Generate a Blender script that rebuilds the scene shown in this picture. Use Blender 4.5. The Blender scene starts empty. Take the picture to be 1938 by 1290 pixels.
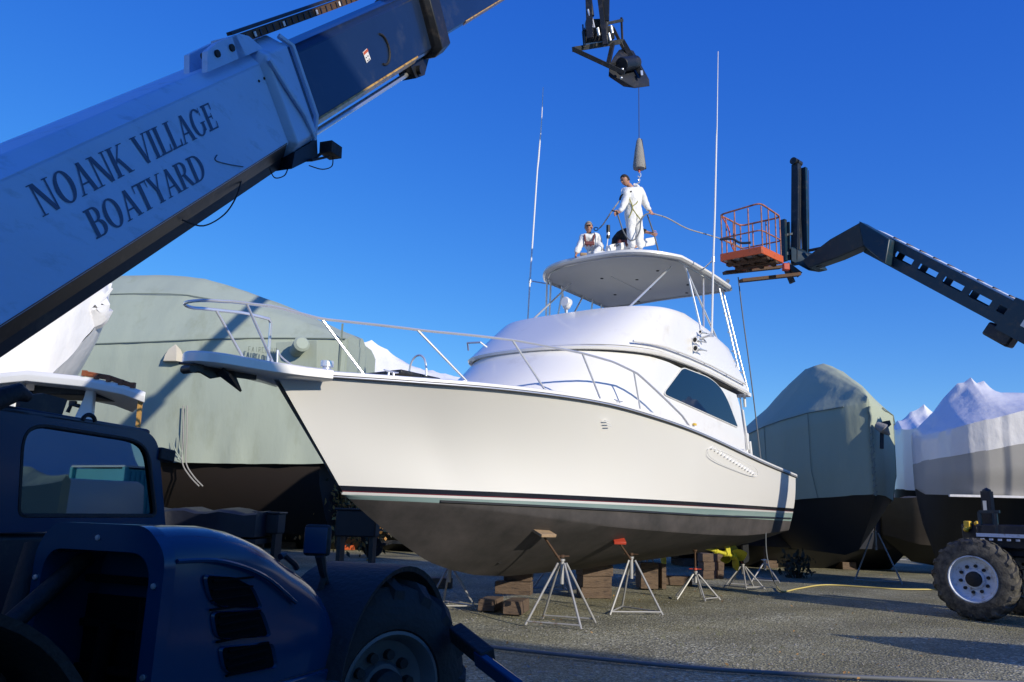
import bpy, bmesh, math, random
from mathutils import Vector, Matrix, Euler, noise
random.seed(7)
PI = math.pi; R = math.radians
V = Vector
scene = bpy.context.scene
C = scene.collection

# ------------------------------------------------------------------ camera
F_PX, PITCH, ROLL, EYE = 1507.0, R(12.1), R(1.7), 1.6
_w = V((0, math.cos(PITCH), math.sin(PITCH)))
_r0 = V((1, 0, 0)); _u0 = V((0, -math.sin(PITCH), math.cos(PITCH)))
_r = _r0*math.cos(ROLL) + _u0*math.sin(ROLL)
_u = -_r0*math.sin(ROLL) + _u0*math.cos(ROLL)
cam = bpy.data.cameras.new('camera'); camo = bpy.data.objects.new('camera', cam); C.objects.link(camo)
cam.sensor_width = 36; cam.lens = F_PX/1938*36; cam.clip_start = 0.05; cam.clip_end = 4000
m = Matrix((_r, _u, -_w)).transposed().to_4x4(); m.translation = V((0, 0, EYE)); camo.matrix_world = m
scene.camera = camo
scene.render.resolution_x = 1024; scene.render.resolution_y = 682

# ------------------------------------------------------------------ world, sun, exposure
SUN_EL = R(19.8); SUN_DIR = V((0.664, -0.748, 0)).normalized()          # horizontal direction towards the sun
wd = bpy.data.worlds.new('World'); scene.world = wd; wd.use_nodes = True
nt = wd.node_tree; nt.nodes.clear()
sky = nt.nodes.new('ShaderNodeTexSky'); sky.sky_type = 'NISHITA'; sky.sun_disc = False
sky.sun_elevation = SUN_EL; sky.sun_rotation = math.atan2(SUN_DIR.x, SUN_DIR.y)
sky.air_density = 1.0; sky.dust_density = 0.0; sky.ozone_density = 5.0; sky.altitude = 0
hs = nt.nodes.new('ShaderNodeHueSaturation'); hs.inputs['Saturation'].default_value = 1.2; hs.inputs['Value'].default_value = 1.0
tint = nt.nodes.new('ShaderNodeMix'); tint.data_type = 'RGBA'; tint.blend_type = 'MULTIPLY'; tint.inputs['Factor'].default_value = 1.0; tint.inputs['B'].default_value = (1.33, 1.37, 1.88, 1)
bg = nt.nodes.new('ShaderNodeBackground'); bg.inputs['Strength'].default_value = 0.1
wo = nt.nodes.new('ShaderNodeOutputWorld')
nt.links.new(sky.outputs[0], hs.inputs['Color']); nt.links.new(hs.outputs[0], tint.inputs['A']); 
sp_ = nt.nodes.new('ShaderNodeSeparateColor'); cb_ = nt.nodes.new('ShaderNodeCombineColor'); pw = nt.nodes.new('ShaderNodeMath'); pw.operation = 'POWER'; pw.inputs[1].default_value = 0.5
ml = nt.nodes.new('ShaderNodeMath'); ml.operation = 'MULTIPLY'; ml.inputs[1].default_value = 2.8
nt.links.new(tint.outputs['Result'], sp_.inputs[0]); nt.links.new(sp_.outputs[0], cb_.inputs[0]); nt.links.new(sp_.outputs[1], cb_.inputs[1]); nt.links.new(sp_.outputs[2], pw.inputs[0]); nt.links.new(pw.outputs[0], ml.inputs[0]); nt.links.new(ml.outputs[0], cb_.inputs[2])
nt.links.new(cb_.outputs[0], bg.inputs['Color']); nt.links.new(bg.outputs[0], wo.inputs[0])
sl = bpy.data.lights.new('sun', 'SUN'); sl.energy = 4.3; sl.angle = R(0.55); sl.color = (1.0, 0.915, 0.76)
so = bpy.data.objects.new('sun', sl); C.objects.link(so); so.location = (20, -30, 25)
sd = V((SUN_DIR.x*math.cos(SUN_EL), SUN_DIR.y*math.cos(SUN_EL), math.sin(SUN_EL)))
so.rotation_euler = sd.to_track_quat('Z', 'Y').to_euler()
scene.view_settings.view_transform = 'Standard'; scene.view_settings.look = 'None'
scene.view_settings.exposure = 0.0; scene.view_settings.gamma = 1.0
scene.render.engine = 'CYCLES'
scene.cycles.max_bounces = 8; scene.cycles.transparent_max_bounces = 12

# ------------------------------------------------------------------ locating helpers
EYEP = V((0, 0, EYE))
def ray(px, py): return _w + _r*((px-969)/F_PX) - _u*((py-645)/F_PX)
def at(px, py, Y):
    d = ray(px, py); return EYEP + d*(Y/d.y)
def atz(px, py, z):
    d = ray(px, py); return EYEP + d*((z-EYE)/d.z)
def ground(px, py): return atz(px, py, 0.0)
def onplane(px, py, p0, n):
    d = ray(px, py); return EYEP + d*(((p0-EYEP).dot(n))/d.dot(n))
def interp(x, tab):
    if x <= tab[0][0]: return tab[0][1]
    for (a, fa), (b, fb) in zip(tab, tab[1:]):
        if x <= b:
            return fa + (fb-fa)*(x-a)/(b-a)
    return tab[-1][1]
def smooth(x, tab):                                            # cubic Hermite through a table
    n = len(tab)
    if x <= tab[0][0]: return tab[0][1]
    if x >= tab[-1][0]: return tab[-1][1]
    def slope(i):
        if i == 0: return (tab[1][1]-tab[0][1])/(tab[1][0]-tab[0][0])
        if i == n-1: return (tab[-1][1]-tab[-2][1])/(tab[-1][0]-tab[-2][0])
        return (tab[i+1][1]-tab[i-1][1])/(tab[i+1][0]-tab[i-1][0])
    for i in range(n-1):
        if x <= tab[i+1][0]:
            h = tab[i+1][0]-tab[i][0]; t = (x-tab[i][0])/h
            m0, m1 = slope(i)*h, slope(i+1)*h
            return ((2*t**3-3*t**2+1)*tab[i][1] + (t**3-2*t**2+t)*m0 + (-2*t**3+3*t**2)*tab[i+1][1] + (t**3-t**2)*m1)

# ------------------------------------------------------------------ materials
def mat(name, col, rough=0.5, metal=0.0, vary=0.0, vscale=3.0, bump=0.0, bscale=20.0, coat=0.0, dirt=None, dirt_amt=0.0,
        dscale=2.0, stretch=(1, 1, 1), spec=0.5, trans=0.0, rvary=0.0):
    m = bpy.data.materials.new(name); m.use_nodes = True
    n = m.node_tree; b = n.nodes['Principled BSDF']; L = n.links
    b.inputs['Roughness'].default_value = rough; b.inputs['Metallic'].default_value = metal
    b.inputs['Coat Weight'].default_value = coat; b.inputs['Coat Roughness'].default_value = 0.08
    b.inputs['Specular IOR Level'].default_value = spec
    b.inputs['Base Color'].default_value = (*col, 1)
    if trans: b.inputs['Transmission Weight'].default_value = trans
    tc = n.nodes.new('ShaderNodeTexCoord'); mp = n.nodes.new('ShaderNodeMapping'); mp.inputs['Scale'].default_value = stretch
    L.new(tc.outputs['Object'], mp.inputs['Vector'])
    out = None
    if vary:
        no = n.nodes.new('ShaderNodeTexNoise'); no.inputs['Scale'].default_value = vscale; no.inputs['Detail'].default_value = 6
        L.new(mp.outputs[0], no.inputs['Vector'])
        mx = n.nodes.new('ShaderNodeMix'); mx.data_type = 'RGBA'
        mx.inputs['A'].default_value = (*[c*(1-vary) for c in col], 1); mx.inputs['B'].default_value = (*[min(1, c*(1+vary)) for c in col], 1)
        L.new(no.outputs['Fac'], mx.inputs['Factor']); out = mx.outputs['Result']
        L.new(out, b.inputs['Base Color'])
    if dirt:
        no = n.nodes.new('ShaderNodeTexNoise'); no.inputs['Scale'].default_value = dscale; no.inputs['Detail'].default_value = 9; no.inputs['Roughness'].default_value = 0.7
        L.new(mp.outputs[0], no.inputs['Vector'])
        rp = n.nodes.new('ShaderNodeMapRange'); rp.inputs['From Min'].default_value = 0.62-0.3*dirt_amt; rp.inputs['From Max'].default_value = 0.72-0.15*dirt_amt
        L.new(no.outputs['Fac'], rp.inputs['Value'])
        mx = n.nodes.new('ShaderNodeMix'); mx.data_type = 'RGBA'
        if out: L.new(out, mx.inputs['A'])
        else: mx.inputs['A'].default_value = (*col, 1)
        mx.inputs['B'].default_value = (*dirt, 1); L.new(rp.outputs[0], mx.inputs['Factor'])
        out = mx.outputs['Result']; L.new(out, b.inputs['Base Color'])
    if rvary:
        no = n.nodes.new('ShaderNodeTexNoise'); no.inputs['Scale'].default_value = 5; no.inputs['Detail'].default_value = 5
        L.new(mp.outputs[0], no.inputs['Vector'])
        rr = n.nodes.new('ShaderNodeMapRange'); rr.inputs['To Min'].default_value = max(0, rough-rvary); rr.inputs['To Max'].default_value = min(1, rough+rvary)
        L.new(no.outputs['Fac'], rr.inputs['Value']); L.new(rr.outputs[0], b.inputs['Roughness'])
    if bump:
        no = n.nodes.new('ShaderNodeTexNoise'); no.inputs['Scale'].default_value = bscale; no.inputs['Detail'].default_value = 4
        L.new(mp.outputs[0], no.inputs['Vector'])
        bu = n.nodes.new('ShaderNodeBump'); bu.inputs['Strength'].default_value = bump; bu.inputs['Distance'].default_value = 0.03
        L.new(no.outputs['Fac'], bu.inputs['Height']); L.new(bu.outputs[0], b.inputs['Normal'])
    return m

M = {}
M['gel'] = mat('white_gelcoat', (0.80, 0.785, 0.75), 0.3, vary=0.03, vscale=0.8, coat=0.5, dirt=(0.70, 0.67, 0.62), dirt_amt=0.15, dscale=1.3)
M['gel2'] = mat('white_gelcoat_grey', (0.74, 0.74, 0.73), 0.4, vary=0.04, vscale=1.5)
M['under'] = mat('hardtop_liner', (0.66, 0.65, 0.61), 0.35, vary=0.05, vscale=1.3)
M['steel'] = mat('polished_steel', (0.80, 0.80, 0.80), 0.28, 0.65)
M['alu'] = mat('anodised_aluminium', (0.70, 0.70, 0.70), 0.33, 0.8)
M['blackmetal'] = mat('black_steel', (0.018, 0.02, 0.024), 0.45, 0.2, vary=0.3, vscale=6, dirt=(0.06, 0.05, 0.045), dirt_amt=0.3, dscale=8)
M['rubber'] = mat('black_rubber', (0.014, 0.014, 0.015), 0.7, vary=0.3, bump=0.3, bscale=30)
M['tyre'] = mat('tyre_rubber', (0.035, 0.034, 0.032), 0.85, vary=0.35, vscale=10, dirt=(0.12, 0.11, 0.09), dirt_amt=0.7, dscale=7, bump=0.3, bscale=30)
M['tyredark'] = mat('shaded_tyre_rubber', (0.012, 0.012, 0.013), 0.75, vary=0.3, vscale=10, bump=0.3, bscale=30)  # tyre colour darkened for the shaded loader
M['voidblack'] = mat('opening_shade_black', (0.003, 0.003, 0.004), 0.9, spec=0.1)  # near-black stands in for shade inside the loader's openings
M['glass'] = mat('tinted_window', (0.003, 0.014, 0.035), 0.03, spec=0.45)
M['railor'] = mat('faded_orange_rail', (0.42, 0.16, 0.10), 0.6, vary=0.2, vscale=8, dirt=(0.10, 0.05, 0.035), dirt_amt=0.55, dscale=9)
M['galv'] = mat('galvanised_steel', (0.38, 0.375, 0.36), 0.5, 0.3, vary=0.15, vscale=12, dirt=(0.20, 0.10, 0.05), dirt_amt=0.15, dscale=9)
M['rust'] = mat('rusty_steel', (0.10, 0.055, 0.03), 0.8, 0.2, vary=0.4, vscale=20, bump=0.4, bscale=60)
M['wood'] = mat('weathered_timber', (0.14, 0.095, 0.065), 0.85, vary=0.4, vscale=4, bump=0.6, bscale=12, stretch=(1, 6, 6), dirt=(0.05, 0.035, 0.03), dirt_amt=0.4, dscale=5)
M['woodlt'] = mat('pale_timber', (0.36, 0.25, 0.15), 0.75, vary=0.3, vscale=5, bump=0.4, bscale=14, stretch=(1, 5, 5))
M['post'] = mat('yellow_pine', (0.50, 0.28, 0.07), 0.7, vary=0.3, vscale=6, bump=0.3, bscale=20, stretch=(4, 4, 1), dirt=(0.12, 0.06, 0.02), dirt_amt=0.2, dscale=6)
M['teak'] = mat('teak', (0.28, 0.085, 0.03), 0.6, vary=0.3, vscale=10)
M['orange'] = mat('orange_paint', (0.55, 0.10, 0.025), 0.5, vary=0.2, vscale=6, dirt=(0.10, 0.05, 0.03), dirt_amt=0.25, dscale=6)
M['yellow'] = mat('yellow_antifoul', (0.60, 0.55, 0.05), 0.5, vary=0.15, vscale=6, dirt=(0.28, 0.25, 0.05), dirt_amt=0.3, dscale=5)
M['yellow2'] = mat('yellow_plastic', (0.70, 0.45, 0.04), 0.5)
M['canvas'] = mat('sage_canvas', (0.345, 0.395, 0.335), 0.85, vary=0.08, vscale=0.9, bump=0.6, bscale=2.6, stretch=(1, 1, 0.35), dirt=(0.30, 0.34, 0.27), dirt_amt=0.3, dscale=1.2)
M['canvas2'] = mat('sage_canvas_bow', (0.38, 0.42, 0.31), 0.8, vary=0.12, vscale=0.9, bump=0.9, bscale=3.0, stretch=(1, 1, 0.4))
M['seam'] = mat('canvas_seam', (0.22, 0.26, 0.22), 0.9)
M['wrap'] = mat('white_shrink_film', (0.80, 0.79, 0.80), 0.38, vary=0.05, vscale=0.6, bump=1.0, bscale=3.5, coat=0.2, stretch=(1, 1, .6))
M['greyhull'] = mat('grey_film_hull', (0.40, 0.385, 0.36), 0.5, vary=0.08, vscale=0.7, bump=0.35, bscale=2, coat=0.1)
M['tanhull'] = mat('tan_film_band', (0.50, 0.46, 0.43), 0.5, vary=0.06, vscale=0.7, bump=0.3, bscale=2)
M['antifoul'] = mat('red_antifouling', (0.012, 0.007, 0.006), 0.8, vary=0.2, vscale=2)
M['darkhull'] = mat('dark_hull', (0.014, 0.015, 0.017), 0.6, vary=0.2)
M['bluepaint'] = mat('blue_machine_paint', (0.003, 0.034, 0.085), 0.16, vary=0.1, vscale=2, coat=0.15, spec=0.35, bump=0.02, bscale=6)
M['navy'] = mat('navy_boom_paint', (0.009, 0.02, 0.05), 0.35, vary=0.25, vscale=2.5, coat=0.4, dirt=(0.03, 0.04, 0.06), dirt_amt=0.3, dscale=3)
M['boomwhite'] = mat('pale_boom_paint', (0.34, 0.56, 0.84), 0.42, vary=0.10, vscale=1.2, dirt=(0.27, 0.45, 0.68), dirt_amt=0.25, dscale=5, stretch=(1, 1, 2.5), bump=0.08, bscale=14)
M['textblue'] = mat('blue_lettering', (0.03, 0.07, 0.16), 0.4)
M['warmrefl'] = mat('warm_reflection', (0.50, 0.30, 0.07), 0.35, vary=0.4, vscale=9, dirt=(0.10, 0.06, 0.03), dirt_amt=0.5, dscale=5, stretch=(1, 4, 4))  # colour of a warm reflection painted under the boom
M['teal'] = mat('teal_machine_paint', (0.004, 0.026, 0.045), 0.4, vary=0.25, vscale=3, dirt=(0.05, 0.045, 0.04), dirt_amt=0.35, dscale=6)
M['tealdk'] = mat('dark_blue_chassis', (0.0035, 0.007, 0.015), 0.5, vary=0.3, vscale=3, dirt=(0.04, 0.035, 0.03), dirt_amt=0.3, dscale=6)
M['rim'] = mat('white_rim_paint', (0.62, 0.68, 0.78), 0.5, vary=0.15, vscale=6, dirt=(0.30, 0.27, 0.24), dirt_amt=0.3, dscale=8)
M['rimgrey'] = mat('grey_rim_paint', (0.10, 0.11, 0.12), 0.5, vary=0.2, vscale=6)
M['suit'] = mat('white_coverall', (0.76, 0.76, 0.75), 0.8, vary=0.10, vscale=6, bump=1.0, bscale=12, stretch=(1, 1, 0.6))
M['black'] = mat('black_cloth', (0.02, 0.02, 0.022), 0.85, vary=0.2)
M['maroon'] = mat('maroon_cloth', (0.16, 0.05, 0.05), 0.85, vary=0.2)
M['skin'] = mat('skin', (0.46, 0.23, 0.15), 0.55, vary=0.08, vscale=12)
M['hair'] = mat('dark_hair', (0.02, 0.015, 0.012), 0.7, bump=0.6, bscale=80)
M['cap'] = mat('grey_cap', (0.27, 0.26, 0.22), 0.85, vary=0.3, vscale=30)
M['eye'] = mat('eye_dark', (0.03, 0.02, 0.02), 0.3)
M['lip'] = mat('lip', (0.30, 0.10, 0.08), 0.5)
M['webbing'] = mat('olive_webbing', (0.32, 0.30, 0.10), 0.8)
M['rope'] = mat('grey_rope', (0.34, 0.33, 0.31), 0.85, bump=0.6, bscale=60)
M['ropedk'] = mat('dark_rope', (0.045, 0.05, 0.06), 0.8)
M['hosegrey'] = mat('grey_hose', (0.13, 0.14, 0.15), 0.6)
M['hoseyellow'] = mat('yellow_hose', (0.62, 0.50, 0.16), 0.55)
M['concrete'] = mat('worn_grey_casting', (0.27, 0.26, 0.24), 0.8, vary=0.15, vscale=6, bump=0.4, bscale=30, dirt=(0.12, 0.11, 0.10), dirt_amt=0.25, dscale=8)
M['redpaint'] = mat('red_paint', (0.50, 0.06, 0.03), 0.5)
M['shed'] = mat('shed_siding', (0.42, 0.46, 0.48), 0.7, vary=0.08, vscale=0.5)
M['shedroof'] = mat('shed_roof', (0.12, 0.12, 0.13), 0.8, vary=0.1)
M['cyan'] = mat('cyan_panel', (0.05, 0.42, 0.50), 0.5)
M['sticker'] = mat('white_sticker', (0.75, 0.72, 0.68), 0.5)
M['leaf'] = mat('autumn_leaf', (0.42, 0.22, 0.06), 0.8, vary=0.5, vscale=4)
M['leafdk'] = mat('dark_leaf', (0.05, 0.05, 0.03), 0.9, vary=0.5, vscale=4)
M['bark'] = mat('bark', (0.07, 0.05, 0.04), 0.9)

# ------------------------------------------------------------------ mesh collector
class MB:
    def __init__(s): s.bm = bmesh.new(); s.mi = 0
    def _tag(s, faces):
        for f in faces: f.material_index = s.mi
        return s
    def box(s, c, size, rot=None):
        g = bmesh.ops.create_cube(s.bm, size=1.0)['verts']
        mm = Matrix.Translation(V(c)) @ (rot.to_4x4() if rot else Matrix.Identity(4)) @ Matrix.Diagonal((*size, 1))
        bmesh.ops.transform(s.bm, matrix=mm, verts=g)
        return s._tag({f for v in g for f in v.link_faces})
    def bar(s, a, b, w, h, up=(0, 0, 1)):                      # rectangular bar from a to b
        a, b = V(a), V(b); d = (b-a); L_ = d.length
        if L_ < 1e-6: return s
        x = d.normalized(); y = V(up).cross(x)
        if y.length < 1e-4: y = V((0, 1, 0)).cross(x)
        y.normalize(); z = x.cross(y)
        rot = Matrix((x, y, z)).transposed()
        return s.box((a+b)/2, (L_, w, h), rot)
    def ring(s, pts): return [s.bm.verts.new(p) for p in pts]
    def skin(s, r0, r1, close=True):
        n = len(r0); fs = []
        for i in range(n if close else n-1):
            j = (i+1) % n
            try: fs.append(s.bm.faces.new((r0[i], r0[j], r1[j], r1[i])))
            except ValueError: pass
        s._tag(fs)
    def loft(s, rings, close=True, caps=True):
        rr = [s.ring(p) for p in rings]
        for a, b in zip(rr, rr[1:]): s.skin(a, b, close)
        if caps:
            for q in (rr[0], rr[-1]):
                try: s._tag([s.bm.faces.new(q)])
                except ValueError: pass
        return s
    def tube(s, pts, r, n=8, caps=True):
        pts = [V(p) for p in pts]
        if not isinstance(r, (list, tuple)): r = [r]*len(pts)
        rings = []; prev = None
        for i, p in enumerate(pts):
            d = (pts[min(i+1, len(pts)-1)] - pts[max(i-1, 0)])
            if d.length < 1e-9: d = V((0, 0, 1))
            d.normalize()
            if prev is None:
                a = d.orthogonal().normalized()
            else:
                a = prev - d*prev.dot(d)
                a = a.normalized() if a.length > 1e-6 else d.orthogonal().normalized()
            prev = a; b = d.cross(a)
            rings.append([p + (a*math.cos(2*PI*k/n) + b*math.sin(2*PI*k/n))*r[i] for k in range(n)])
        return s.loft(rings, True, caps)
    def cyl(s, a, b, r, n=16): return s.tube([a, b], r, n)
    def prism(s, poly, d):                                     # 3-D polygon extruded by vector d
        d = V(d); return s.loft([[V(p) for p in poly], [V(p)+d for p in poly]])
    def face(s, pts):
        return s._tag([s.bm.faces.new([s.bm.verts.new(p) for p in pts])])
    def lathe(s, a, axis, prof, n=32, caps=True):              # prof = [(distance along axis, radius)]
        a, ax = V(a), V(axis).normalized(); u = ax.orthogonal().normalized(); v = ax.cross(u)
        return s.loft([[a + ax*d + (u*math.cos(2*PI*k/n) + v*math.sin(2*PI*k/n))*max(r, 1e-4) for k in range(n)] for d, r in prof], caps=caps)
    def ball(s, c, r, rot=None, seg=16):
        if not isinstance(r, (list, tuple)): r = (r, r, r)
        g = bmesh.ops.create_uvsphere(s.bm, u_segments=seg, v_segments=seg//2+2, radius=1.0)['verts']
        mm = Matrix.Translation(V(c)) @ (rot.to_4x4() if rot else Matrix.Identity(4)) @ Matrix.Diagonal((*r, 1))
        bmesh.ops.transform(s.bm, matrix=mm, verts=g)
        return s._tag({f for v in g for f in v.link_faces})
    def build(s, name, mats, parent=None, ang=38, bevel=0, label=None, segs=2, normals=True):
        bm = s.bm
        if normals: bmesh.ops.recalc_face_normals(bm, faces=bm.faces)
        for f in bm.faces: f.smooth = True
        lim = R(ang)
        for e in bm.edges:
            if len(e.link_faces) != 2 or e.calc_face_angle(0) > lim: e.smooth = False
        me = bpy.data.meshes.new(name); bm.to_mesh(me); bm.free()
        o = bpy.data.objects.new(name, me); C.objects.link(o)
        for q in (mats if isinstance(mats, (list, tuple)) else [mats]): me.materials.append(q)
        if parent: o.parent = parent
        if bevel:
            b = o.modifiers.new('bevel', 'BEVEL'); b.width = bevel; b.segments = segs; b.limit_method = 'ANGLE'; b.angle_limit = R(30)
            b.harden_normals = False
        if label: o['label'] = label
        return o

def tag(o, label=None, cat=None, group=None, kind=None):
    if label: o['label'] = label
    if cat: o['category'] = cat
    if group: o['group'] = group
    if kind: o['kind'] = kind
    return o
def empty(name, loc, rz=0.0):
    o = bpy.data.objects.new(name, None); C.objects.link(o); o.location = loc; o.rotation_euler = (0, 0, rz)
    o.empty_display_size = 0.3; return o
def kids(o): return [c for c in bpy.data.objects if c.parent == o]
def copy_tree(o, parent=None):
    c = o.copy(); C.objects.link(c); c.parent = parent
    for ch in kids(o): copy_tree(ch, c)
    return c
class Frame:                                                    # world -> local of a root turned about z
    def __init__(s, loc, rz): s.loc = V(loc); s.m = Matrix.Rotation(-rz, 3, 'Z'); s.b = Matrix.Rotation(rz, 3, 'Z')
    def l(s, p): return s.m @ (V(p)-s.loc)
    def w(s, p): return s.loc + s.b @ V(p)
def catenary(a, b, sag, n=14):
    a, b = V(a), V(b); return [a.lerp(b, i/n) - V((0, 0, sag*4*(i/n)*(1-i/n))) for i in range(n+1)]
def spline(pts, n=6):
    pts = [V(p) for p in pts]; out = []
    for i in range(len(pts)-1):
        p0, p1, p2, p3 = pts[max(i-1, 0)], pts[i], pts[i+1], pts[min(i+2, len(pts)-1)]
        for k in range(n):
            t = k/n
            out.append(0.5*((2*p1) + (p2-p0)*t + (2*p0-5*p1+4*p2-p3)*t*t + (-p0+3*p1-3*p2+p3)*t**3))
    out.append(pts[-1]); return out
def roundpoly(pts, rad, n=5):                                   # round the corners of a planar polygon
    pts = [V(p) for p in pts]; out = []; m_ = len(pts)
    for i in range(m_):
        p, a, b = pts[i], pts[i-1], pts[(i+1) % m_]
        r_ = rad[i] if isinstance(rad, (list, tuple)) else rad
        da, db = (a-p), (b-p); r1 = min(r_, da.length*0.48); r2 = min(r_, db.length*0.48)
        A = p + da.normalized()*r1; B = p + db.normalized()*r2
        for k in range(n+1):
            t = k/n; out.append(A*(1-t)**2 + p*2*t*(1-t) + B*t*t)
    return out
# ------------------------------------------------------------------ ground
def ground_mat():
    m = bpy.data.materials.new('gravel'); m.use_nodes = True
    n = m.node_tree; b = n.nodes['Principled BSDF']; L = n.links
    tc = n.nodes.new('ShaderNodeTexCoord')
    v1 = n.nodes.new('ShaderNodeTexVoronoi'); v1.inputs['Scale'].default_value = 32
    v2 = n.nodes.new('ShaderNodeTexVoronoi'); v2.inputs['Scale'].default_value = 75
    big = n.nodes.new('ShaderNodeTexNoise'); big.inputs['Scale'].default_value = 0.35; big.inputs['Detail'].default_value = 7; big.inputs['Roughness'].default_value = 0.6
    mid = n.nodes.new('ShaderNodeTexNoise'); mid.inputs['Scale'].default_value = 3.5; mid.inputs['Detail'].default_value = 8; mid.inputs['Roughness'].default_value = 0.7
    for q in (v1, v2, big, mid): L.new(tc.outputs['Object'], q.inputs['Vector'])
    sx = n.nodes.new('ShaderNodeSeparateColor'); L.new(v1.outputs['Color'], sx.inputs[0])
    r1 = n.nodes.new('ShaderNodeValToRGB'); e = r1.color_ramp.elements
    e[0].position = 0; e[0].color = (0.10, 0.094, 0.062, 1); e[1].position = 1; e[1].color = (0.80, 0.77, 0.58, 1)
    k = e.new(0.45); k.color = (0.27, 0.256, 0.17, 1); k = e.new(0.8); k.color = (0.41, 0.39, 0.27, 1)
    L.new(sx.outputs[0], r1.inputs[0])
    s2 = n.nodes.new('ShaderNodeSeparateColor'); L.new(v2.outputs['Color'], s2.inputs[0])
    r2 = n.nodes.new('ShaderNodeValToRGB'); e = r2.color_ramp.elements
    e[0].color = (0.10, 0.09, 0.043, 1); e[1].color = (0.48, 0.45, 0.28, 1); k = e.new(0.7); k.color = (0.20, 0.18, 0.092, 1)
    L.new(s2.outputs[1], r2.inputs[0])
    # patches where finer olive-brown grit and dead grass cover the pale stones
    ad = n.nodes.new('ShaderNodeMath'); ad.operation = 'MULTIPLY_ADD'; ad.inputs[1].default_value = 0.45
    L.new(mid.outputs['Fac'], ad.inputs[0]); L.new(big.outputs['Fac'], ad.inputs[2])
    mr = n.nodes.new('ShaderNodeMapRange'); mr.inputs['From Min'].default_value = 0.50; mr.inputs['From Max'].default_value = 0.86; mr.inputs['To Min'].default_value = .1
    L.new(ad.outputs[0], mr.inputs['Value'])
    # the dirt builds up away from the boat's keel line: position-dependent share
    mx = n.nodes.new('ShaderNodeMix'); mx.data_type = 'RGBA'
    L.new(mr.outputs[0], mx.inputs['Factor']); L.new(r1.outputs[0], mx.inputs['A']); L.new(r2.outputs[0], mx.inputs['B'])
    lg = n.nodes.new('ShaderNodeTexNoise'); lg.inputs['Scale'].default_value = 0.9; lg.inputs['Detail'].default_value = 5; L.new(tc.outputs['Object'], lg.inputs['Vector'])
    wv = n.nodes.new('ShaderNodeTexWave'); wv.wave_type = 'BANDS'; wv.inputs['Scale'].default_value = 0.16; wv.inputs['Distortion'].default_value = 5; wv.inputs['Detail'].default_value = 3; wv.inputs['Detail Scale'].default_value = 0.6
    mpw = n.nodes.new('ShaderNodeMapping'); mpw.inputs['Rotation'].default_value = (0, 0, 0.9); L.new(tc.outputs['Object'], mpw.inputs[0]); L.new(mpw.outputs[0], wv.inputs['Vector'])
    ml_ = n.nodes.new('ShaderNodeMath'); ml_.operation = 'MULTIPLY'; L.new(lg.outputs['Fac'], ml_.inputs[0]); L.new(wv.outputs['Fac'], ml_.inputs[1])
    mv = n.nodes.new('ShaderNodeMapRange'); mv.inputs['From Max'].default_value = 0.6; mv.inputs['To Min'].default_value = 1.10; mv.inputs['To Max'].default_value = 0.80; L.new(ml_.outputs[0], mv.inputs['Value'])
    hv = n.nodes.new('ShaderNodeHueSaturation'); L.new(mx.outputs['Result'], hv.inputs['Color']); L.new(mv.outputs[0], hv.inputs['Value'])
    L.new(hv.outputs[0], b.inputs['Base Color']); b.inputs['Roughness'].default_value = 0.9
    bu = n.nodes.new('ShaderNodeBump'); bu.inputs['Strength'].default_value = 0.8; bu.inputs['Distance'].default_value = 0.02
    a2 = n.nodes.new('ShaderNodeMath'); a2.operation = 'ADD'; L.new(v1.outputs['Distance'], a2.inputs[0]); L.new(mid.outputs['Fac'], a2.inputs[1])
    L.new(a2.outputs[0], bu.inputs['Height']); L.new(bu.outputs[0], b.inputs['Normal'])
    return m
M['gravel'] = ground_mat()
g = MB()
nx, ny = 150, 130
def gcoord(i, n, lo, hi, cen):                                  # finer cells near the middle
    t = i/n*2-1; return cen + (abs(t)**2.6)*math.copysign(1, t)*(hi if t > 0 else -lo) + t*6
vs = []
for j in range(ny+1):
    row = []
    for i in range(nx+1):
        x = gcoord(i, nx, -700, 700, 1); y = gcoord(j, ny, -700, 900, 14)
        d = math.hypot(x, y-14); a = max(0, 1-d/60)
        z = a*(noise.noise(V((x*0.35, y*0.35, 0)))*0.035 + noise.noise(V((x*1.3, y*1.3, 3)))*0.012) - 0.012*a
        row.append(g.bm.verts.new((x, y, z)))
    vs.append(row)
for j in range(ny):
    for i in range(nx): g.bm.faces.new((vs[j][i], vs[j][i+1], vs[j+1][i+1], vs[j+1][i]))
tag(g.build('ground', M['gravel'], ang=180), 'grey gravel yard with olive patches', kind='structure')

# loose stones lying on the gravel where the camera can see them
st = MB(); rnd = random.Random(3)
base = []
for k in range(2600):
    px = rnd.uniform(700, 1938); py = rnd.uniform(1045, 1290); p = ground(px, py)
    if p.y < 6 or p.y > 26: continue
    sz = rnd.choice((0.008, 0.010, 0.012, 0.018)) * rnd.uniform(0.7, 1.2)
    zz = noise.noise(V((p.x*0.35, p.y*0.35, 0)))*0.03
    c = V((p.x, p.y, zz+sz*0.2)); q = []
    for i in range(5):
        a = 2*PI*i/5+rnd.random(); q.append(c+V((math.cos(a)*sz*rnd.uniform(.7, 1.2), math.sin(a)*sz*rnd.uniform(.7, 1.2), 0)))
    top = c+V((0, 0, sz*rnd.uniform(0.5, 0.9)))
    r_ = [st.bm.verts.new(v) for v in q]; t_ = st.bm.verts.new(top)
    for i in range(5): st.bm.faces.new((r_[i], r_[(i+1) % 5], t_))
M['stone'] = mat('loose_stone', (0.27, 0.255, 0.225), 0.9, vary=0.6, vscale=1.7)
tag(st.build('gravel_stones', M['stone'], ang=10), 'loose pale stones strewn over the gravel yard', 'stones', kind='stuff')

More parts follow.
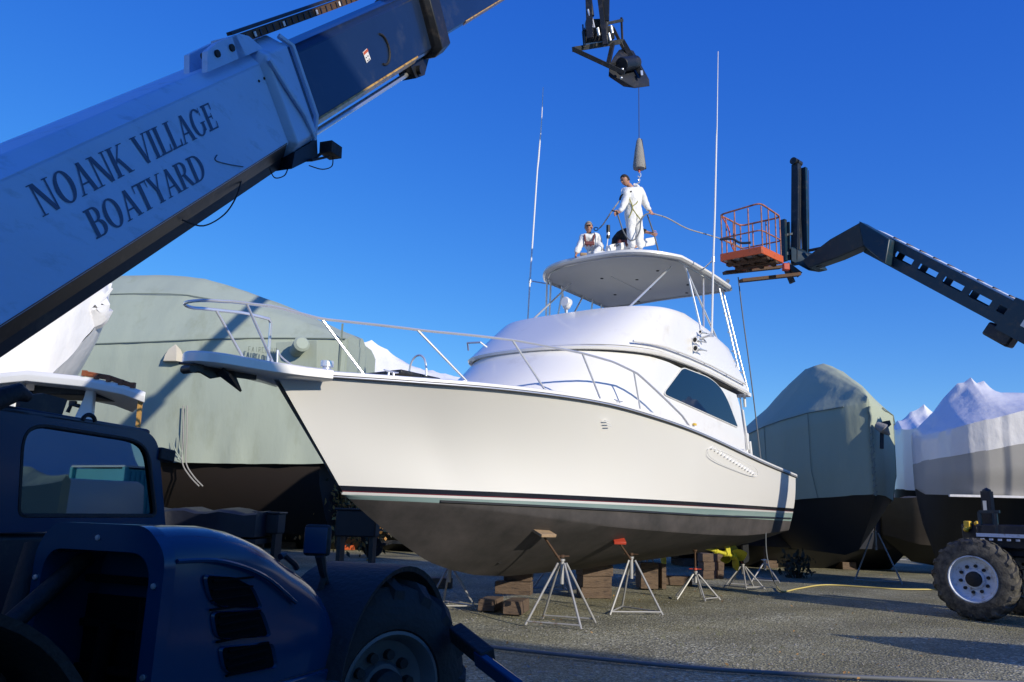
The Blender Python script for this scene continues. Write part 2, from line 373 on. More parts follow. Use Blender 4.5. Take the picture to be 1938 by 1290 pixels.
lv_ = MB(); rn = random.Random(8)
for k in range(240):
    px = rn.uniform(800, 1938); py = rn.uniform(1050, 1290); p = ground(px, py)
    if noise.noise(V((p.x*.5, p.y*.5, 9))) < -.05 or p.y < 6: continue
    s_ = rn.uniform(.015, .035); e_ = Euler((rn.uniform(-.6, .6), rn.uniform(-.6, .6), rn.uniform(0, 6))).to_matrix(); c = V((p.x, p.y, .03))
    lv_.face([c+e_ @ V(q)*s_ for q in ((-1, 0, 0), (-.2, -.55, .1), (1, 0, 0), (-.1, .55, .15))])
tag(lv_.build('fallen_leaves', M['leaf'], normals=False), 'dry brown leaves scattered over the gravel', 'leaves', kind='stuff')
wd_ = MB()
for k in range(150):
    px = rn.uniform(1100, 1938); py = rn.uniform(1060, 1260); p = ground(px, py)
    if noise.noise(V((p.x*.4, p.y*.4, 2))) < .12: continue
    for q in range(7):
        a = rn.uniform(0, 6.3); h = rn.uniform(.03, .08); c = V((p.x+rn.uniform(-.05, .05), p.y+rn.uniform(-.05, .05), .01)); d = V((math.cos(a), math.sin(a), 0))
        wd_.face([c, c+d.cross(V((0, 0, 1)))*.006, c+d*h*.5+V((0, 0, h))])
M['weed'] = mat('dry_weed', (.13, .14, .05), .9, vary=.4, vscale=5)
tag(wd_.build('weeds', M['weed'], normals=False), 'small tufts of dry weed growing through the gravel', 'weeds', kind='stuff')

# ------------------------------------------------------------------ far shore: low wooded ridge and far buildings
def ridge(name, x0, x1, y0, h0, seed, label):
    b = MB(); r_ = random.Random(seed); N = 420; pa = []
    for i in range(N+1):
        an = 2*PI*i/N; x = i*3.0; cx, cy = math.sin(an), math.cos(an)
        h = h0*(0.75+0.5*noise.noise(V((x*0.02, seed, 0)))) + 1.4*abs(noise.noise(V((x*0.35, seed, 5)))) + 0.6*noise.noise(V((x*1.4, seed, 1)))
        pa.append([V((cx*q, cy*q, zz)) for q, zz in ((y0, -.5), (y0+1, h*.6), (y0+6, h), (y0+25, h*.9), (y0+40, -.5))])
    b.loft(pa, close=False, caps=False)
    return tag(b.build(name, M['leafdk'], ang=20), label, 'woods', kind='stuff')
ridge('far_woods', -330, 330, 190, 6.5, 11, 'low dark wooded ridge beyond the yard on the horizon')

# shed behind the camera: it shades the near gravel and the loader
def shed():
    e = V((0.86, -0.51, 0)).normalized(); n_ = V((0.51, 0.86, 0)).normalized(); T = math.tan(SUN_EL)
    H = 9.0; ltr = -SUN_DIR                                     # light travels this way
    hd = T/(ltr.dot(n_))                                        # shade height gained per metre
    # eave line: the point whose shade lands on the photographed edge (-0.82,11.6)
    P = V((-0.82, 11.6, 0)) - n_*.30 + SUN_DIR*(H/T)
    rz = math.atan2(e.y, e.x)
    root = empty('boatyard_shed', P, rz)
    L0, L1, D = -9.0, 16.0, 10.0
    b = MB(); b.box(((L0+L1)/2, -D/2-0.3, H/2-0.1), (L1-L0, D, H-0.2)); b.build('wall', M['shed'], root)
    b = MB()
    b.prism([(L0-.4, 0, H-.12), (L0-.4, 0, H), (L0-.4, -D/2-.3, H+1.2), (L0-.4, -D-.6, H), (L0-.4, -D-.6, H-.12), (L0-.4, -D/2-.3, H+1.05)], (L1-L0+.8, 0, 0)); b.build('roof', M['shedroof'], root)
    for k, x in enumerate((-6, -0.5, 5, 10.5)):
        b = MB(); b.box((x, -0.26, 2.4), (3.6, .08, 4.8)); b.build('door', M['cyan'] if k == 1 else M['gel2'], root)
    for x in (-3.2, 2.3, 7.8, 13.3):
        b = MB(); b.box((x, -0.26, 5.2), (1.2, .08, 1.1)); w = b.build('window', M['glass'], root)
        b = MB()
        for dx, dz, sx_, sz_ in ((0, .6, 1.36, .1), (0, -.6, 1.36, .1), (.63, 0, .1, 1.1), (-.63, 0, .1, 1.1)): b.box((x+dx, -0.22, 5.2+dz), (sx_, .1, sz_))
        b.build('frame', M['gel2'], w)
    tag(root, 'tall grey boatyard shed behind the camera whose roof shades the near gravel', 'shed')
shed()

# far low things seen under the stored boats
def far_building(px0, px1, pyt, Y, wall, roofc, label, name='far_building', rh=1.2):
    a, b_ = at(px0, 975, Y), at(px1, 975, Y); top = at((px0+px1)/2, pyt, Y).z
    root = empty(name, ((a.x+b_.x)/2, Y, 0)); w = b_.x-a.x
    m_ = MB(); m_.box((0, 3, top/2), (w, 6, top)); wl = m_.build('wall', wall, root)
    m_ = MB(); m_.prism([(-w/2-.3, -.4, top), (-w/2-.3, 3, top+rh), (-w/2-.3, 6.4, top)], (w+.6, 0, 0)); m_.build('roof', roofc, root)
    m_ = MB(); k = max(2, int(w/2.5))
    for i in range(k): m_.box((-w/2+(i+.5)*w/k, -.03, top*0.55), (.8, .06, .9)); m_ = m_
    m_.build('window', M['glass'], root)
    return tag(root, label, 'building')
far_building(1560, 1628, 966, 120, M['gel2'], M['shedroof'], 'long low white building far off under the green covered bow on the right')
far_building(690, 760, 958, 150, M['gel2'], M['shedroof'], 'small pale house far behind the keel of the white fishing boat')
# ------------------------------------------------------------------ the white sport-fishing boat
BO = V((5.1, 20.25, 0)); BRZ = math.atan2(-0.8, -0.6); BF = Frame(BO, BRZ)
PT = V((0.8, -0.6, 0)); FW = V((-0.6, -0.8, 0))
def bt(px, py, t): return BF.l(onplane(px, py, BO+PT*t, PT))     # pixel on the fore-and-aft plane t -> boat coordinates
boat = empty('fishing_boat', BO, BRZ)
tag(boat, 'large white sport fishing boat with flybridge and hardtop, propped up in mid yard', 'boat')

def hull_mat():
    m = bpy.data.materials.new('hull_gelcoat_and_stripes'); m.use_nodes = True
    n = m.node_tree; b = n.nodes['Principled BSDF']; L = n.links
    tc = n.nodes.new('ShaderNodeTexCoord'); sp = n.nodes.new('ShaderNodeSeparateXYZ'); L.new(tc.outputs['Object'], sp.inputs[0])
    mr = n.nodes.new('ShaderNodeMapRange'); mr.inputs['From Min'].default_value = 1.4; mr.inputs['From Max'].default_value = 2.0
    L.new(sp.outputs['Z'], mr.inputs['Value'])
    cr = n.nodes.new('ShaderNodeValToRGB'); cr.color_ramp.interpolation = 'CONSTANT'; e = cr.color_ramp.elements
    def pos(z): return (z-1.4)/0.6
    e[0].position = 0; e[0].color = (0.032, 0.030, 0.029, 1)
    e[1].position = pos(1.755); e[1].color = (0.62, 0.62, 0.60, 1)
    for z, c in ((1.79, (0.16, 0.02, 0.03)), (1.803, (0.012, 0.014, 0.022)), (1.868, (0.80, 0.785, 0.75))):
        k = e.new(pos(z)); k.color = (*c, 1)
    L.new(mr.outputs[0], cr.inputs[0])
    # teal boot top: deeper towards the stern
    ma = n.nodes.new('ShaderNodeMath'); ma.operation = 'MULTIPLY_ADD'; ma.inputs[1].default_value = -0.0105; L.new(sp.outputs['X'], ma.inputs[0]); L.new(sp.outputs['Z'], ma.inputs[2])
    g1 = n.nodes.new('ShaderNodeMath'); g1.operation = 'GREATER_THAN'; g1.inputs[1].default_value = 1.575; L.new(ma.outputs[0], g1.inputs[0])
    g2 = n.nodes.new('ShaderNodeMath'); g2.operation = 'LESS_THAN'; g2.inputs[1].default_value = 1.755; L.new(sp.outputs['Z'], g2.inputs[0])
    mu = n.nodes.new('ShaderNodeMath'); mu.operation = 'MULTIPLY'; L.new(g1.outputs[0], mu.inputs[0]); L.new(g2.outputs[0], mu.inputs[1])
    no = n.nodes.new('ShaderNodeTexNoise'); no.inputs['Scale'].default_value = 1.6; no.inputs['Detail'].default_value = 8
    mp = n.nodes.new('ShaderNodeMapping'); mp.inputs['Scale'].default_value = (0.5, 0.5, 3); L.new(tc.outputs['Object'], mp.inputs[0]); L.new(mp.outputs[0], no.inputs['Vector'])
    teal = n.nodes.new('ShaderNodeMix'); teal.data_type = 'RGBA'; teal.inputs['A'].default_value = (0.10, 0.19, 0.20, 1); teal.inputs['B'].default_value = (0.30, 0.37, 0.33, 1); L.new(no.outputs['Fac'], teal.inputs['Factor'])
    mx = n.nodes.new('ShaderNodeMix'); mx.data_type = 'RGBA'; L.new(mu.outputs[0], mx.inputs['Factor']); L.new(cr.outputs[0], mx.inputs['A']); L.new(teal.outputs['Result'], mx.inputs['B'])
    # bottom paint wears through: pinkish brown bare patches
    n2 = n.nodes.new('ShaderNodeTexNoise'); n2.inputs['Scale'].default_value = 1.1; n2.inputs['Detail'].default_value = 9; n2.inputs['Roughness'].default_value = 0.7; L.new(tc.outputs['Object'], n2.inputs['Vector'])
    bl = n.nodes.new('ShaderNodeMath'); bl.operation = 'LESS_THAN'; bl.inputs[1].default_value = 1.575; L.new(ma.outputs[0], bl.inputs[0])
    bm_ = n.nodes.new('ShaderNodeMath'); bm_.operation = 'MULTIPLY'; L.new(bl.outputs[0], bm_.inputs[0])
    r2 = n.nodes.new('ShaderNodeMapRange'); r2.inputs['From Min'].default_value = 0.35; r2.inputs['From Max'].default_value = 0.75; L.new(n2.outputs['Fac'], r2.inputs['Value']); L.new(r2.outputs[0], bm_.inputs[1])
    m3 = n.nodes.new('ShaderNodeMix'); m3.data_type = 'RGBA'; m3.inputs['B'].default_value = (0.095, 0.082, 0.080, 1)
    L.new(bm_.outputs[0], m3.inputs['Factor']); L.new(mx.outputs['Result'], m3.inputs['A'])
    # topside gelcoat variation
    L.new(m3.outputs['Result'], b.inputs['Base Color'])
    gt = n.nodes.new('ShaderNodeMapRange'); gt.inputs['From Min'].default_value = 1.70; gt.inputs['From Max'].default_value = 1.76; gt.inputs['To Min'].default_value = 0.75; gt.inputs['To Max'].default_value = 0.22
    L.new(sp.outputs['Z'], gt.inputs['Value']); L.new(gt.outputs[0], b.inputs['Roughness'])
    b.inputs['Coat Roughness'].default_value = .06; cw = n.nodes.new('ShaderNodeMapRange'); cw.inputs['From Min'].default_value = 1.74; cw.inputs['From Max'].default_value = 1.78; cw.inputs['To Max'].default_value = .55; L.new(sp.outputs['Z'], cw.inputs['Value']); L.new(cw.outputs[0], b.inputs['Coat Weight'])
    bu = n.nodes.new('ShaderNodeBump'); bu.inputs['Strength'].default_value = 0.05; bu.inputs['Distance'].default_value = 0.02
    L.new(n2.outputs['Fac'], bu.inputs['Height']); L.new(bu.outputs[0], b.inputs['Normal'])
    return m
M['hull'] = hull_mat()
T_SHEER = [(0, 2.10), (3, 2.25), (6, 2.30), (8, 2.20), (9.5, 1.95), (11, 1.45), (12, .95), (12.8, .45), (13.35, .05)]
Z_SHEER = [(0, 2.62), (2.68, 2.78), (6.1, 3.08), (7.9, 3.20), (9, 3.25), (10.5, 3.25), (12, 3.21), (13.35, 3.18)]
T_CH = [(0, 1.90), (3, 1.95), (6, 1.87), (8, 1.68), (9.5, 1.30), (10.8, .72), (11.6, .30), (12.1, .02)]
Z_CH = [(0, 1.40), (2, 1.32), (3.4, 1.30), (5.6, 1.35), (8.2, 1.46), (9.6, 1.57), (11, 1.70), (12.1, 1.79)]
KEEL = [(0, .80), (3, .70), (6, .60), (8.44, .57), (9.26, .62), (9.89, .73), (10.37, .86), (10.83, 1.07), (11.26, 1.29), (11.68, 1.53), (12.1, 1.785)]
def sheer(s): return V((s, smooth(s, T_SHEER), smooth(s, Z_SHEER)))
def chine(s): return V((s, smooth(s, T_CH), smooth(s, Z_CH)))
b = MB(); NS = 64
U = [1-(1-i/NS)**1.25 for i in range(NS+1)]
def side(sgn):
    rows = []
    for u in U:
        S = sheer(13.35*u); Cc = chine(12.1*u); K = V((12.1*u, 0, interp(12.1*u, KEEL)))
        col = []; nt_ = 12
        for k in range(nt_+1):
            v = k/nt_; p = S.lerp(Cc, v)
            fl = 0.20*math.sin(PI*v)*max(0, min(1, (u-0.45)/0.35))*min(1, (1-u)/0.12)
            fl -= 0.05*math.sin(PI*v)*max(0, 1-u/0.5)
            p.y = max(0.004, p.y - fl)
            col.append(p)
        lip = Cc.copy(); lip.y = max(0.003, Cc.y-0.02); lip.z -= 0.035   # chine lip
        col.append(lip)
        for k in range(1, 7):
            v = k/6; p = lip.lerp(K, v); p.z -= 0.05*math.sin(PI*v)*min(1, 3*(1-u)); p.y = max(0.0, p.y)
            col.append(p)
        rows.append([b.bm.verts.new((p.x, sgn*p.y, p.z)) for p in col])
    for a, c in zip(rows, rows[1:]):
        for i in range(len(a)-1):
            b.bm.faces.new((a[i], a[i+1], c[i+1], c[i]))
    return rows
ra = side(1); rb = side(-1)
b.bm.faces.new(ra[0]); b.bm.faces.new(list(reversed(rb[0])))
bmesh.ops.remove_doubles(b.bm, verts=b.bm.verts, dist=0.002)
hull = b.build('hull', M['hull'], boat, ang=28)
# spray strake lips below and above the boot top
for name, fn in (('spray_rail', lambda s: V((s, smooth(s, T_CH)+0.012+0.055*min(1, s/3) if s < 9.6 else smooth(s, T_CH)+0.05, smooth(s, Z_CH)+.21-0.0*s))),):
    for sg in (1, -1):
        b = MB(); pts = []
        for i in range(46):
            s = 0.1+i*(10.9-0.1)/45
            S = sheer(min(13.35, s*13.35/12.1)); Cc = chine(s); v = 0.87 - 0.02*(s/11)
            zt = 1.64 if s < 5 else 1.64-0.0+0.012*(s-5)
            # intersect the topside at height zt
            u = s/12.1; best = None
            for q in range(0, 41):
                vv = q/40; p = S.lerp(Cc, vv)
                fl = 0.20*math.sin(PI*vv)*max(0, min(1, (u-0.45)/0.35))*min(1, (1-u)/0.12) - 0.05*math.sin(PI*vv)*max(0, 1-u/0.5)
                p.y = max(.004, p.y-fl)
                if best is None or abs(p.z-zt) < best[0]: best = (abs(p.z-zt), p)
            p = best[1]; pts.append(V((p.x, sg*(p.y+0.004), zt)))
        b.loft([[p+V((0, 0, .018)), p+V((0, sg*.03, -.012)), p+V((0, 0, -.022))] for p in pts])
        b.build('spray_rail', M['darkhull'], boat)  # the rail's dark colour stands in for the chine's shadow line
# deck with toe, cockpit well aft of s = 2.5
b = MB(); rows = []
for i in range(40):
    s = 2.5+(13.25-2.5)*i/39; S = sheer(s); w = max(.02, S.y-0.05)
    rows.append([V((s, w*k, S.z+0.015+0.06*(1-k*k))) for k in (1, .8, .4, 0, -.4, -.8, -1)])
b.loft(rows, close=False, caps=False)
rows = []
for i in range(8):                                            # cockpit coaming and sole
    s = 0.02+2.5*i/7; S = sheer(s); w = S.y-0.02
    rows.append([V((s, w, S.z+.02)), V((s, w-.32, S.z+.03)), V((s, w-.34, 1.95)), V((s, -w+.34, 1.95)), V((s, -w+.32, S.z+.03)), V((s, -w, S.z+.02))])
b.loft(rows, close=False, caps=False)
b.box((0.12, 0, 2.32), (.22, 3.6, .66)); b.box((2.52, 0, 2.5), (.05, 3.5, 1.1))
b.build('deck', M['gel'], boat, ang=30)
# rub rail: white cap with steel strip over a dark gap
for sg in (1, -1):
    b = MB(); pts = [sheer(13.33*i/60) for i in range(61)]
    b.loft([[V((p.x, sg*(p.y-.02), p.z+.05)), V((p.x, sg*(p.y+.035), p.z+.035)), V((p.x, sg*(p.y+.045), p.z-.005)), V((p.x, sg*(p.y-.01), p.z-.01))] for p in pts])
    rr = b.build('toe_rail', M['gel'], boat)
    b = MB(); b.loft([[V((p.x, sg*(p.y-.005), p.z-.012)), V((p.x, sg*(p.y+.022), p.z-.014)), V((p.x, sg*(p.y+.022), p.z-.040)), V((p.x, sg*(p.y-.005), p.z-.044))] for p in pts]); b.build('rubbing_strip', M['blackmetal'], rr)
    b = MB(); b.tube([V((p.x, sg*(p.y+.036), p.z-.026)) for p in pts], .012, 6); b.build('steel_strip', M['steel'], rr)
# oval engine vent with slats, hull side
for sg in (1, -1):
    b = MB()
    p0 = bt(1360, 850, 2.2); s0 = p0.x
    for k in range(15):
        s = 5.35-k*0.16; S = sheer(s); z = S.z-.17-0.010*k
        b.box((s, sg*(S.y-.035), z), (.10, .05, .022), Matrix.Rotation(.5, 3, 'Y'))
    pts = []
    for k in range(40):
        a = 2*PI*k/40; s = 4.2+1.35*math.copysign(abs(math.cos(a))**.55, math.cos(a)); S = sheer(s); z = S.z-.27+0.12*math.copysign(abs(math.sin(a))**.7, math.sin(a))-.0
        pts.append(V((s, sg*(S.y-.02-.04*(S.z-z)), z)))
    b.tube(pts+[pts[0]], .006, 5)
    b.build('engine_vent', M['gel2'], boat)
    b = MB()
    for k in range(3): b.box((8.75-.04*k, sg*(smooth(8.75, T_SHEER)-.075), 2.99-.035*k), (.12, .02, .008))
    b.build('vent_slot', M['gel2'], boat)

# ---- superstructure
def plan(front, aft, w, s1, p=2.3, n=18):
    """U-shaped outline from aft port round the front to aft starboard"""
    pts = [V((aft + (s1-aft)*i/8, w, 0)) for i in range(8)]
    arc = []
    for i in range(n+1):
        a = PI/2*(1-i/n)
        arc.append(V((s1+(front-s1)*math.cos(a)**(2/p) if math.cos(a) > 0 else s1, w*abs(math.sin(a))**(2/p), 0)))
    pts += arc
    return pts + [V((q.x, -q.y, 0)) for q in reversed(pts[:-1])]
def lev(front, aft, w, s1, z, p=2.3, za=None, n=18):
    pl = plan(front, aft, w, s1, p, n); out = []
    for q in pl:
        zz = z if za is None else za + (z-za)*min(1, max(0, (q.x-aft)/(s1-aft)))
        out.append(V((q.x, q.y, zz)))
    return out
b = MB()
b.loft([lev(9.95, 2.45, 1.84, 6.9, 3.10, za=2.70), lev(9.65, 2.55, 1.84, 6.8, 3.38), lev(8.85, 2.75, 1.84, 6.5, 3.95), lev(8.40, 2.95, 1.845, 6.2, 4.33, za=4.18)], close=True)
b.build('deckhouse', M['gel'], boat, ang=40)
# forward trunk cabin step and low hatch
b = MB(); b.loft([[V((s, w*k, z)) for k, z in zip((1, .9, .4, -.4, -.9, -1), (3.2, 3.34+.0, 3.4, 3.4, 3.34, 3.2))] for s, w in ((9.2, 1.45), (10.6, 1.15), (11.3, .8))])
b.build('trunk_cabin', M['gel'], boat)
# brow (flybridge deck moulding) with a lip
b = MB()
ZB = lambda s: smooth(s, [(2.4, 4.25), (3.1, 4.29), (4.8, 4.38), (6.4, 4.38), (7.6, 4.33), (8.6, 4.27)])
def lev2(front, aft, w, s1, dz, p=2.3):
    return [V((q.x, q.y, ZB(q.x)+dz)) for q in plan(front, aft, w, s1, p, 24)]
b.loft([lev2(8.42, 2.42, 1.86, 6.3, -.01), lev2(8.52, 2.40, 1.925, 6.3, .0), lev2(8.54, 2.40, 1.94, 6.3, .04), lev2(8.47, 2.42, 1.915, 6.3, .075)])
b.build('brow', M['gel'], boat)
b = MB(); b.loft([lev2(8.44, 2.6, 1.868, 6.3, -.022), lev2(8.45, 2.6, 1.872, 6.3, -.0095)]); b.build('brow_shadow_line', M['blackmetal'], boat)  # black strip drawn as the shadow under the brow lip
# flybridge coaming: front and sides, open at the back
def fb(front, w, s1, z, inset=0.0):
    return [V((q.x, q.y, 0)) for q in plan(front-inset, 2.5, w-inset, s1, 2.5, 24)]
lo = plan(8.40, 2.42, 1.905, 6.3, 2.5, 24); hi = plan(6.98, 3.05, 1.86, 5.5, 3.3, 24)
def fbz(q): return interp(q.x, [(2.9, 4.75), (3.35, 5.12), (4.4, 5.30), (5.5, 5.385), (6.3, 5.34), (7.0, 5.29)])
outer0 = [V((q.x, q.y, ZB(q.x)+.08)) for q in lo]
outer1 = [V((h.x, h.y, fbz(h))) for h in hi]
def mid(a, c, v, bow=0.0):
    q = a.lerp(c, v); q.y *= 1+bow*math.sin(PI*v); return q
rings = [[mid(a, c, v, .012) for a, c in zip(outer0, outer1)] for v in (0, .12, .3, .5, .7, .88, .97)]
rings.append([V((q.x-.03 if q.x > 5 else q.x, q.y*.985, q.z+.02)) for q in outer1])
rings.append([V((q.x-.09 if q.x > 5 else q.x, q.y*.955, q.z+.01)) for q in outer1])
rings += [[V((a.x-.12 if a.x > 5 else a.x+.05, a.y*.94, a.z)) for a in [mid(x, y, v) for x, y in zip(outer0, outer1)]] for v in (.85, .45, .02)]
b = MB(); b.loft(rings, close=False, caps=False)
for e_ in (0, -1):                                            # close the aft ends of the wings
    vv = [b.bm.verts.new(r_[e_]) for r_ in rings]; b.bm.faces.new(vv)
b.box((4.8, 0, 4.40), (4.4, 3.3, .10))
b.build('flybridge', M['gel'], boat, ang=40)
# aft overhang, handrail moulding along the brow side
b = MB(); b.prism([(2.2, 1.9, 4.22), (3.0, 1.9, 4.27), (3.0, 1.9, 4.33), (2.2, 1.9, 4.30)], (0, -3.8, 0)); b.build('bridge_deck_overhang', M['gel'], boat)
for sg in (1, -1):
    b = MB(); hw = lambda s: 1.95*(1-max(0, (s-6.3)/2.3)**2.3)**(1/2.3)
    b.tube([V((s, sg*(hw(s)+.02), ZB(s)+.16)) for s in [7.45, 7.2, 6.8, 6.5, 6.0, 5.5, 4.5, 3.5, 2.7]], .020, 8)
    for s in (7.2, 6.0, 4.8, 3.7, 2.8): b.cyl((s, sg*(hw(s)-.08), ZB(s)+.13), (s, sg*(hw(s)+.02), ZB(s)+.16), .014, 6)
    b.build('side_handrail', M['gel'], boat)
b = MB(); b.tube([(8.5, -.55, 4.43), (8.62, -.6, 4.5), (8.62, -.9, 4.52), (8.35, -1.1, 4.46)], .018, 8); b.build('bow_grab_rail', M['steel'], boat)
# seats / helm console on the flybridge
b = MB(); b.box((4.25, .15, 5.0), (1.7, 2.2, 1.15)); b.build('helm_seat', M['gel2'], boat, bevel=.06)
b = MB(); b.prism([(6.0, .9, 4.5), (6.0, .9, 5.43), (5.6, .9, 5.52), (5.3, .9, 5.42), (5.3, .9, 4.5)], (0, -1.8, 0)); b.build('helm_console', M['gel2'], boat, bevel=.03)
# side windows
W = [bt(px, py, 1.87) for px, py in ((1259, 744), (1293, 688), (1347, 704), (1372, 735), (1395, 804))]
W = [(6.42, 3.74), (5.62, 4.36), (4.35, 4.33), (3.62, 4.15), (3.02, 3.52)]
def wy(z): return 1.852+0.004
for sg in (1, -1):
    fr = roundpoly([(x+.0, sg*1.866, z) for x, z in [(6.50, 3.71), (5.66, 4.335), (4.3, 4.33), (3.62, 4.13), (2.96, 3.47)]], [.16, .14, .4, .6, .04], 7)
    gl = [V((4.6+(p.x-4.6)*.985, p.y+sg*.006, 3.9+(p.z-3.9)*.96)) for p in fr]
    b = MB(); b.prism([V((p.x, sg*1.78, p.z)) for p in fr], (0, sg*.086, 0)); w_ = b.build('side_window', M['gel2'], boat)
    b = MB(); b.prism([V((p.x, sg*1.80, p.z)) for p in gl], (0, sg*.072, 0)); b.build('pane', M['glass'], w_)
# bow rail
def railz(s): return interp(s, [(6.2, 3.16), (6.45, 3.30), (7.95, 3.83), (8.6, 3.92), (9.3, 3.945), (10.5, 3.95), (11.7, 3.90), (13.0, 3.90), (13.6, 3.90), (14.4, 3.80)])
def railt(s):
    return max(.30, smooth(min(s, 13.3), T_SHEER)-.08) if s < 13.0 else .30
top = []
for i in range(60):
    s = 6.2+(14.2-6.2)*i/59; top.append(V((s, railt(s), railz(s))))
nose = [V((14.2+.34*math.sin(a), .30*math.cos(a), 3.815-.03*math.sin(a))) for a in [PI*k/12 for k in range(13)]]
stb = [V((p.x, -p.y, p.z)) for p in reversed(top) if p.x > 13.25] + [V((13.20, -.32, 3.86)), V((13.17, -.34, 3.25))]
b = MB(); b.tube(top+nose[1:-1]+stb, .019, 8); b.build('bow_rail', M['steel'], boat)
def stan(s, lean, sg):
    tp = V((s, sg*railt(s), railz(s))); fs = s-lean; bs = V((fs, sg*max(.24, (smooth(min(fs, 13.3), T_SHEER)-.10) if fs < 13.1 else .22), (smooth(min(fs, 13.35), Z_SHEER)+.03)))
    b = MB(); b.cyl(tp, bs, .016, 8); b.lathe(bs-V((0, 0, .01)), (0, 0, 1), [(0, .035), (.02, .032), (.022, .0)], 10); b.build('stanchion', M['steel'], boat)
for s, ln, sg in ((14.0, .50, 1), (14.0, .50, -1), (12.9, .5, 1), (11.85, .7, 1), (10.55, .6, 1), (9.3, .45, 1), (8.05, .22, 1)): stan(s, ln, sg)
for sg in (-1,):                                              # low inner rail on the foredeck
    b = MB(); b.tube(spline([(13.0, sg*.40, 3.55), (12.85, sg*.45, 3.46), (12.2, sg*.62, 3.30), (11.8, sg*.75, 3.26)]), .013, 6); b.tube([(13.0, sg*.40, 3.55), (12.98, sg*.40, 3.22)], .013, 6)
    b.build('inner_rail', M['steel'], boat)
# pulpit
pul = [(12.9, .60), (13.2, .46), (13.6, .35), (14.0, .31), (14.2, .29), (14.32, .25), (14.42, .18), (14.48, .09), (14.50, .0)]
out = [V((s, t, 0)) for s, t in pul] + [V((s, -t, 0)) for s, t in reversed(pul[:-1])]
b = MB(); b.loft([[V((p.x-.03, p.y*.92, 3.10-.0*p.x)) for p in out], [V((p.x, p.y, 3.12)) for p in out], [V((p.x, p.y, 3.215)) for p in out], [V((p.x-.02, p.y*.95, 3.235)) for p in out]])
b.build('pulpit', M['gel'], boat)
# anchor under the pulpit
b = MB()
b.box((14.0, 0, 3.06), (.85, .05, .06), Matrix.Rotation(.04, 3, 'Y'))
b.prism([bt(*q_, .025) for q_ in ((375, 683), (378, 702), (402, 716), (425, 712), (458, 739), (447, 712), (440, 690))], (0, -.05, 0))
for sg in (1, -1): b.prism([bt(412, 704, .03*sg), bt(458, 739, .01*sg), bt(436, 706, .17*sg), bt(424, 694, .12*sg)], (.02, 0, -.02))
b.build('anchor', M['blackmetal'], boat)
b = MB(); b.tube([bt(340, 687, .22), bt(385, 690, 0), bt(428, 693, -.22)], .015, 8); b.build('anchor_stock', M['blackmetal'], boat)
b = MB(); b.box((14.38, 0, 3.07), (.14, .16, .10)); b.cyl((14.44, -.09, 3.04), (14.44, .09, 3.04), .05, 14); b.build('bow_roller', M['blackmetal'], boat)
# windlass, cleats, hatches on the foredeck
b = MB(); b.lathe((12.55, .05, 3.24), (0, 0, 1), [(0, .11), (.05, .11), (.06, .06), (.12, .05), (.13, .085), (.2, .085), (.21, .0)], 18); b.build('windlass', M['steel'], boat)
def cleat(s, t, z, L_=.26):
    b = MB(); b.tube([(s-L_/2, t, z+.075), (s-L_/4, t, z+.065), (s+L_/4, t, z+.065), (s+L_/2, t, z+.075)], [.008, .014, .014, .008], 8)
    for d in (-.05, .05): b.tube([(s+d, t, z), (s+d*.8, t, z+.06)], [.02, .012], 8)
    b.build('cleat', M['steel'], boat)
for s in (12.1, 8.4, 3.55):
    for sg in (1, -1): cleat(s, sg*(smooth(s, T_SHEER)-.12), smooth(s, Z_SHEER)+.04)
b = MB(); b.box((11.4, 0.2, 3.38), (.8, .9, .06)); b.build('deck_hatch', M['blackmetal'], boat, bevel=.02)
b = MB(); b.tube([V((11.45, .62+.16*math.cos(a), 3.36+.30*max(0, math.sin(a))**.7)) for a in [PI*k/14 for k in range(15)]], .014, 8); b.build('hoop_rail', M['steel'], boat)
b = MB(); b.tube([V((11.2+.12*math.cos(a), .30+.20*math.sin(a), 3.33)) for a in [2*PI*k/20 for k in range(21)]], .03, 8); b.build('mooring_line_coil', M['rope'], boat)
# navigation light and stains on the house side
b = MB(); b.box((5.18, 1.875, 2.98+.33), (.10, .03, .04)); b.build('side_light', M['yellow2'], boat)
# searchlight, horns
p = V((6.78, .0, 5.30))
b = MB(); b.cyl(p, p+V((0, 0, .16)), .02, 8); b.lathe(p+V((-.09, 0, .27)), (1, 0, 0), [(0, .05), (.03, .09), (.15, .10), (.17, .085), (.172, 0)], 18); b.ball(p+V((0, 0, .22)), (.07, .09, .10))
b.build('searchlight', M['gel'], boat)
for k, (px, py, r_) in enumerate(((1317, 643, .075), (1318, 659, .075), (1327, 628, .045))):
    p = bt(px, py, 1.98)
    b = MB(); b.lathe(p, (-1, .25, 0), [(-.03, r_*.9), (0, r_), (.01, r_*.75), (.06, r_*.5), (.2, r_*.2), (.32, r_*.15)], 18); hn = b.build('horn', M['steel'], boat)
    b = MB(); b.lathe(p+V((.028, -.008, 0)), (1, -.25, 0), [(0, r_*.8), (.004, 0)], 16); b.build('horn_mouth', M['rubber'], hn)
b = MB(); b.tube([bt(1328, 643, 1.90), bt(1331, 641, 1.99), bt(1336, 647, 2.0)], .016, 8); b.build('horn_bracket', M['steel'], boat)
# small emblem marks near the aft wing of the flybridge
b = MB()
for i, (dx, dz) in enumerate(((0, 0), (.09, -.06), (-.05, -.13), (.06, -.17))): b.box((3.05+dx*.9, 1.905, 4.93+dz), (.055, .012, .035), Matrix.Rotation(.5*i, 3, 'Y'))
b.build('emblem', M['alu'], boat)

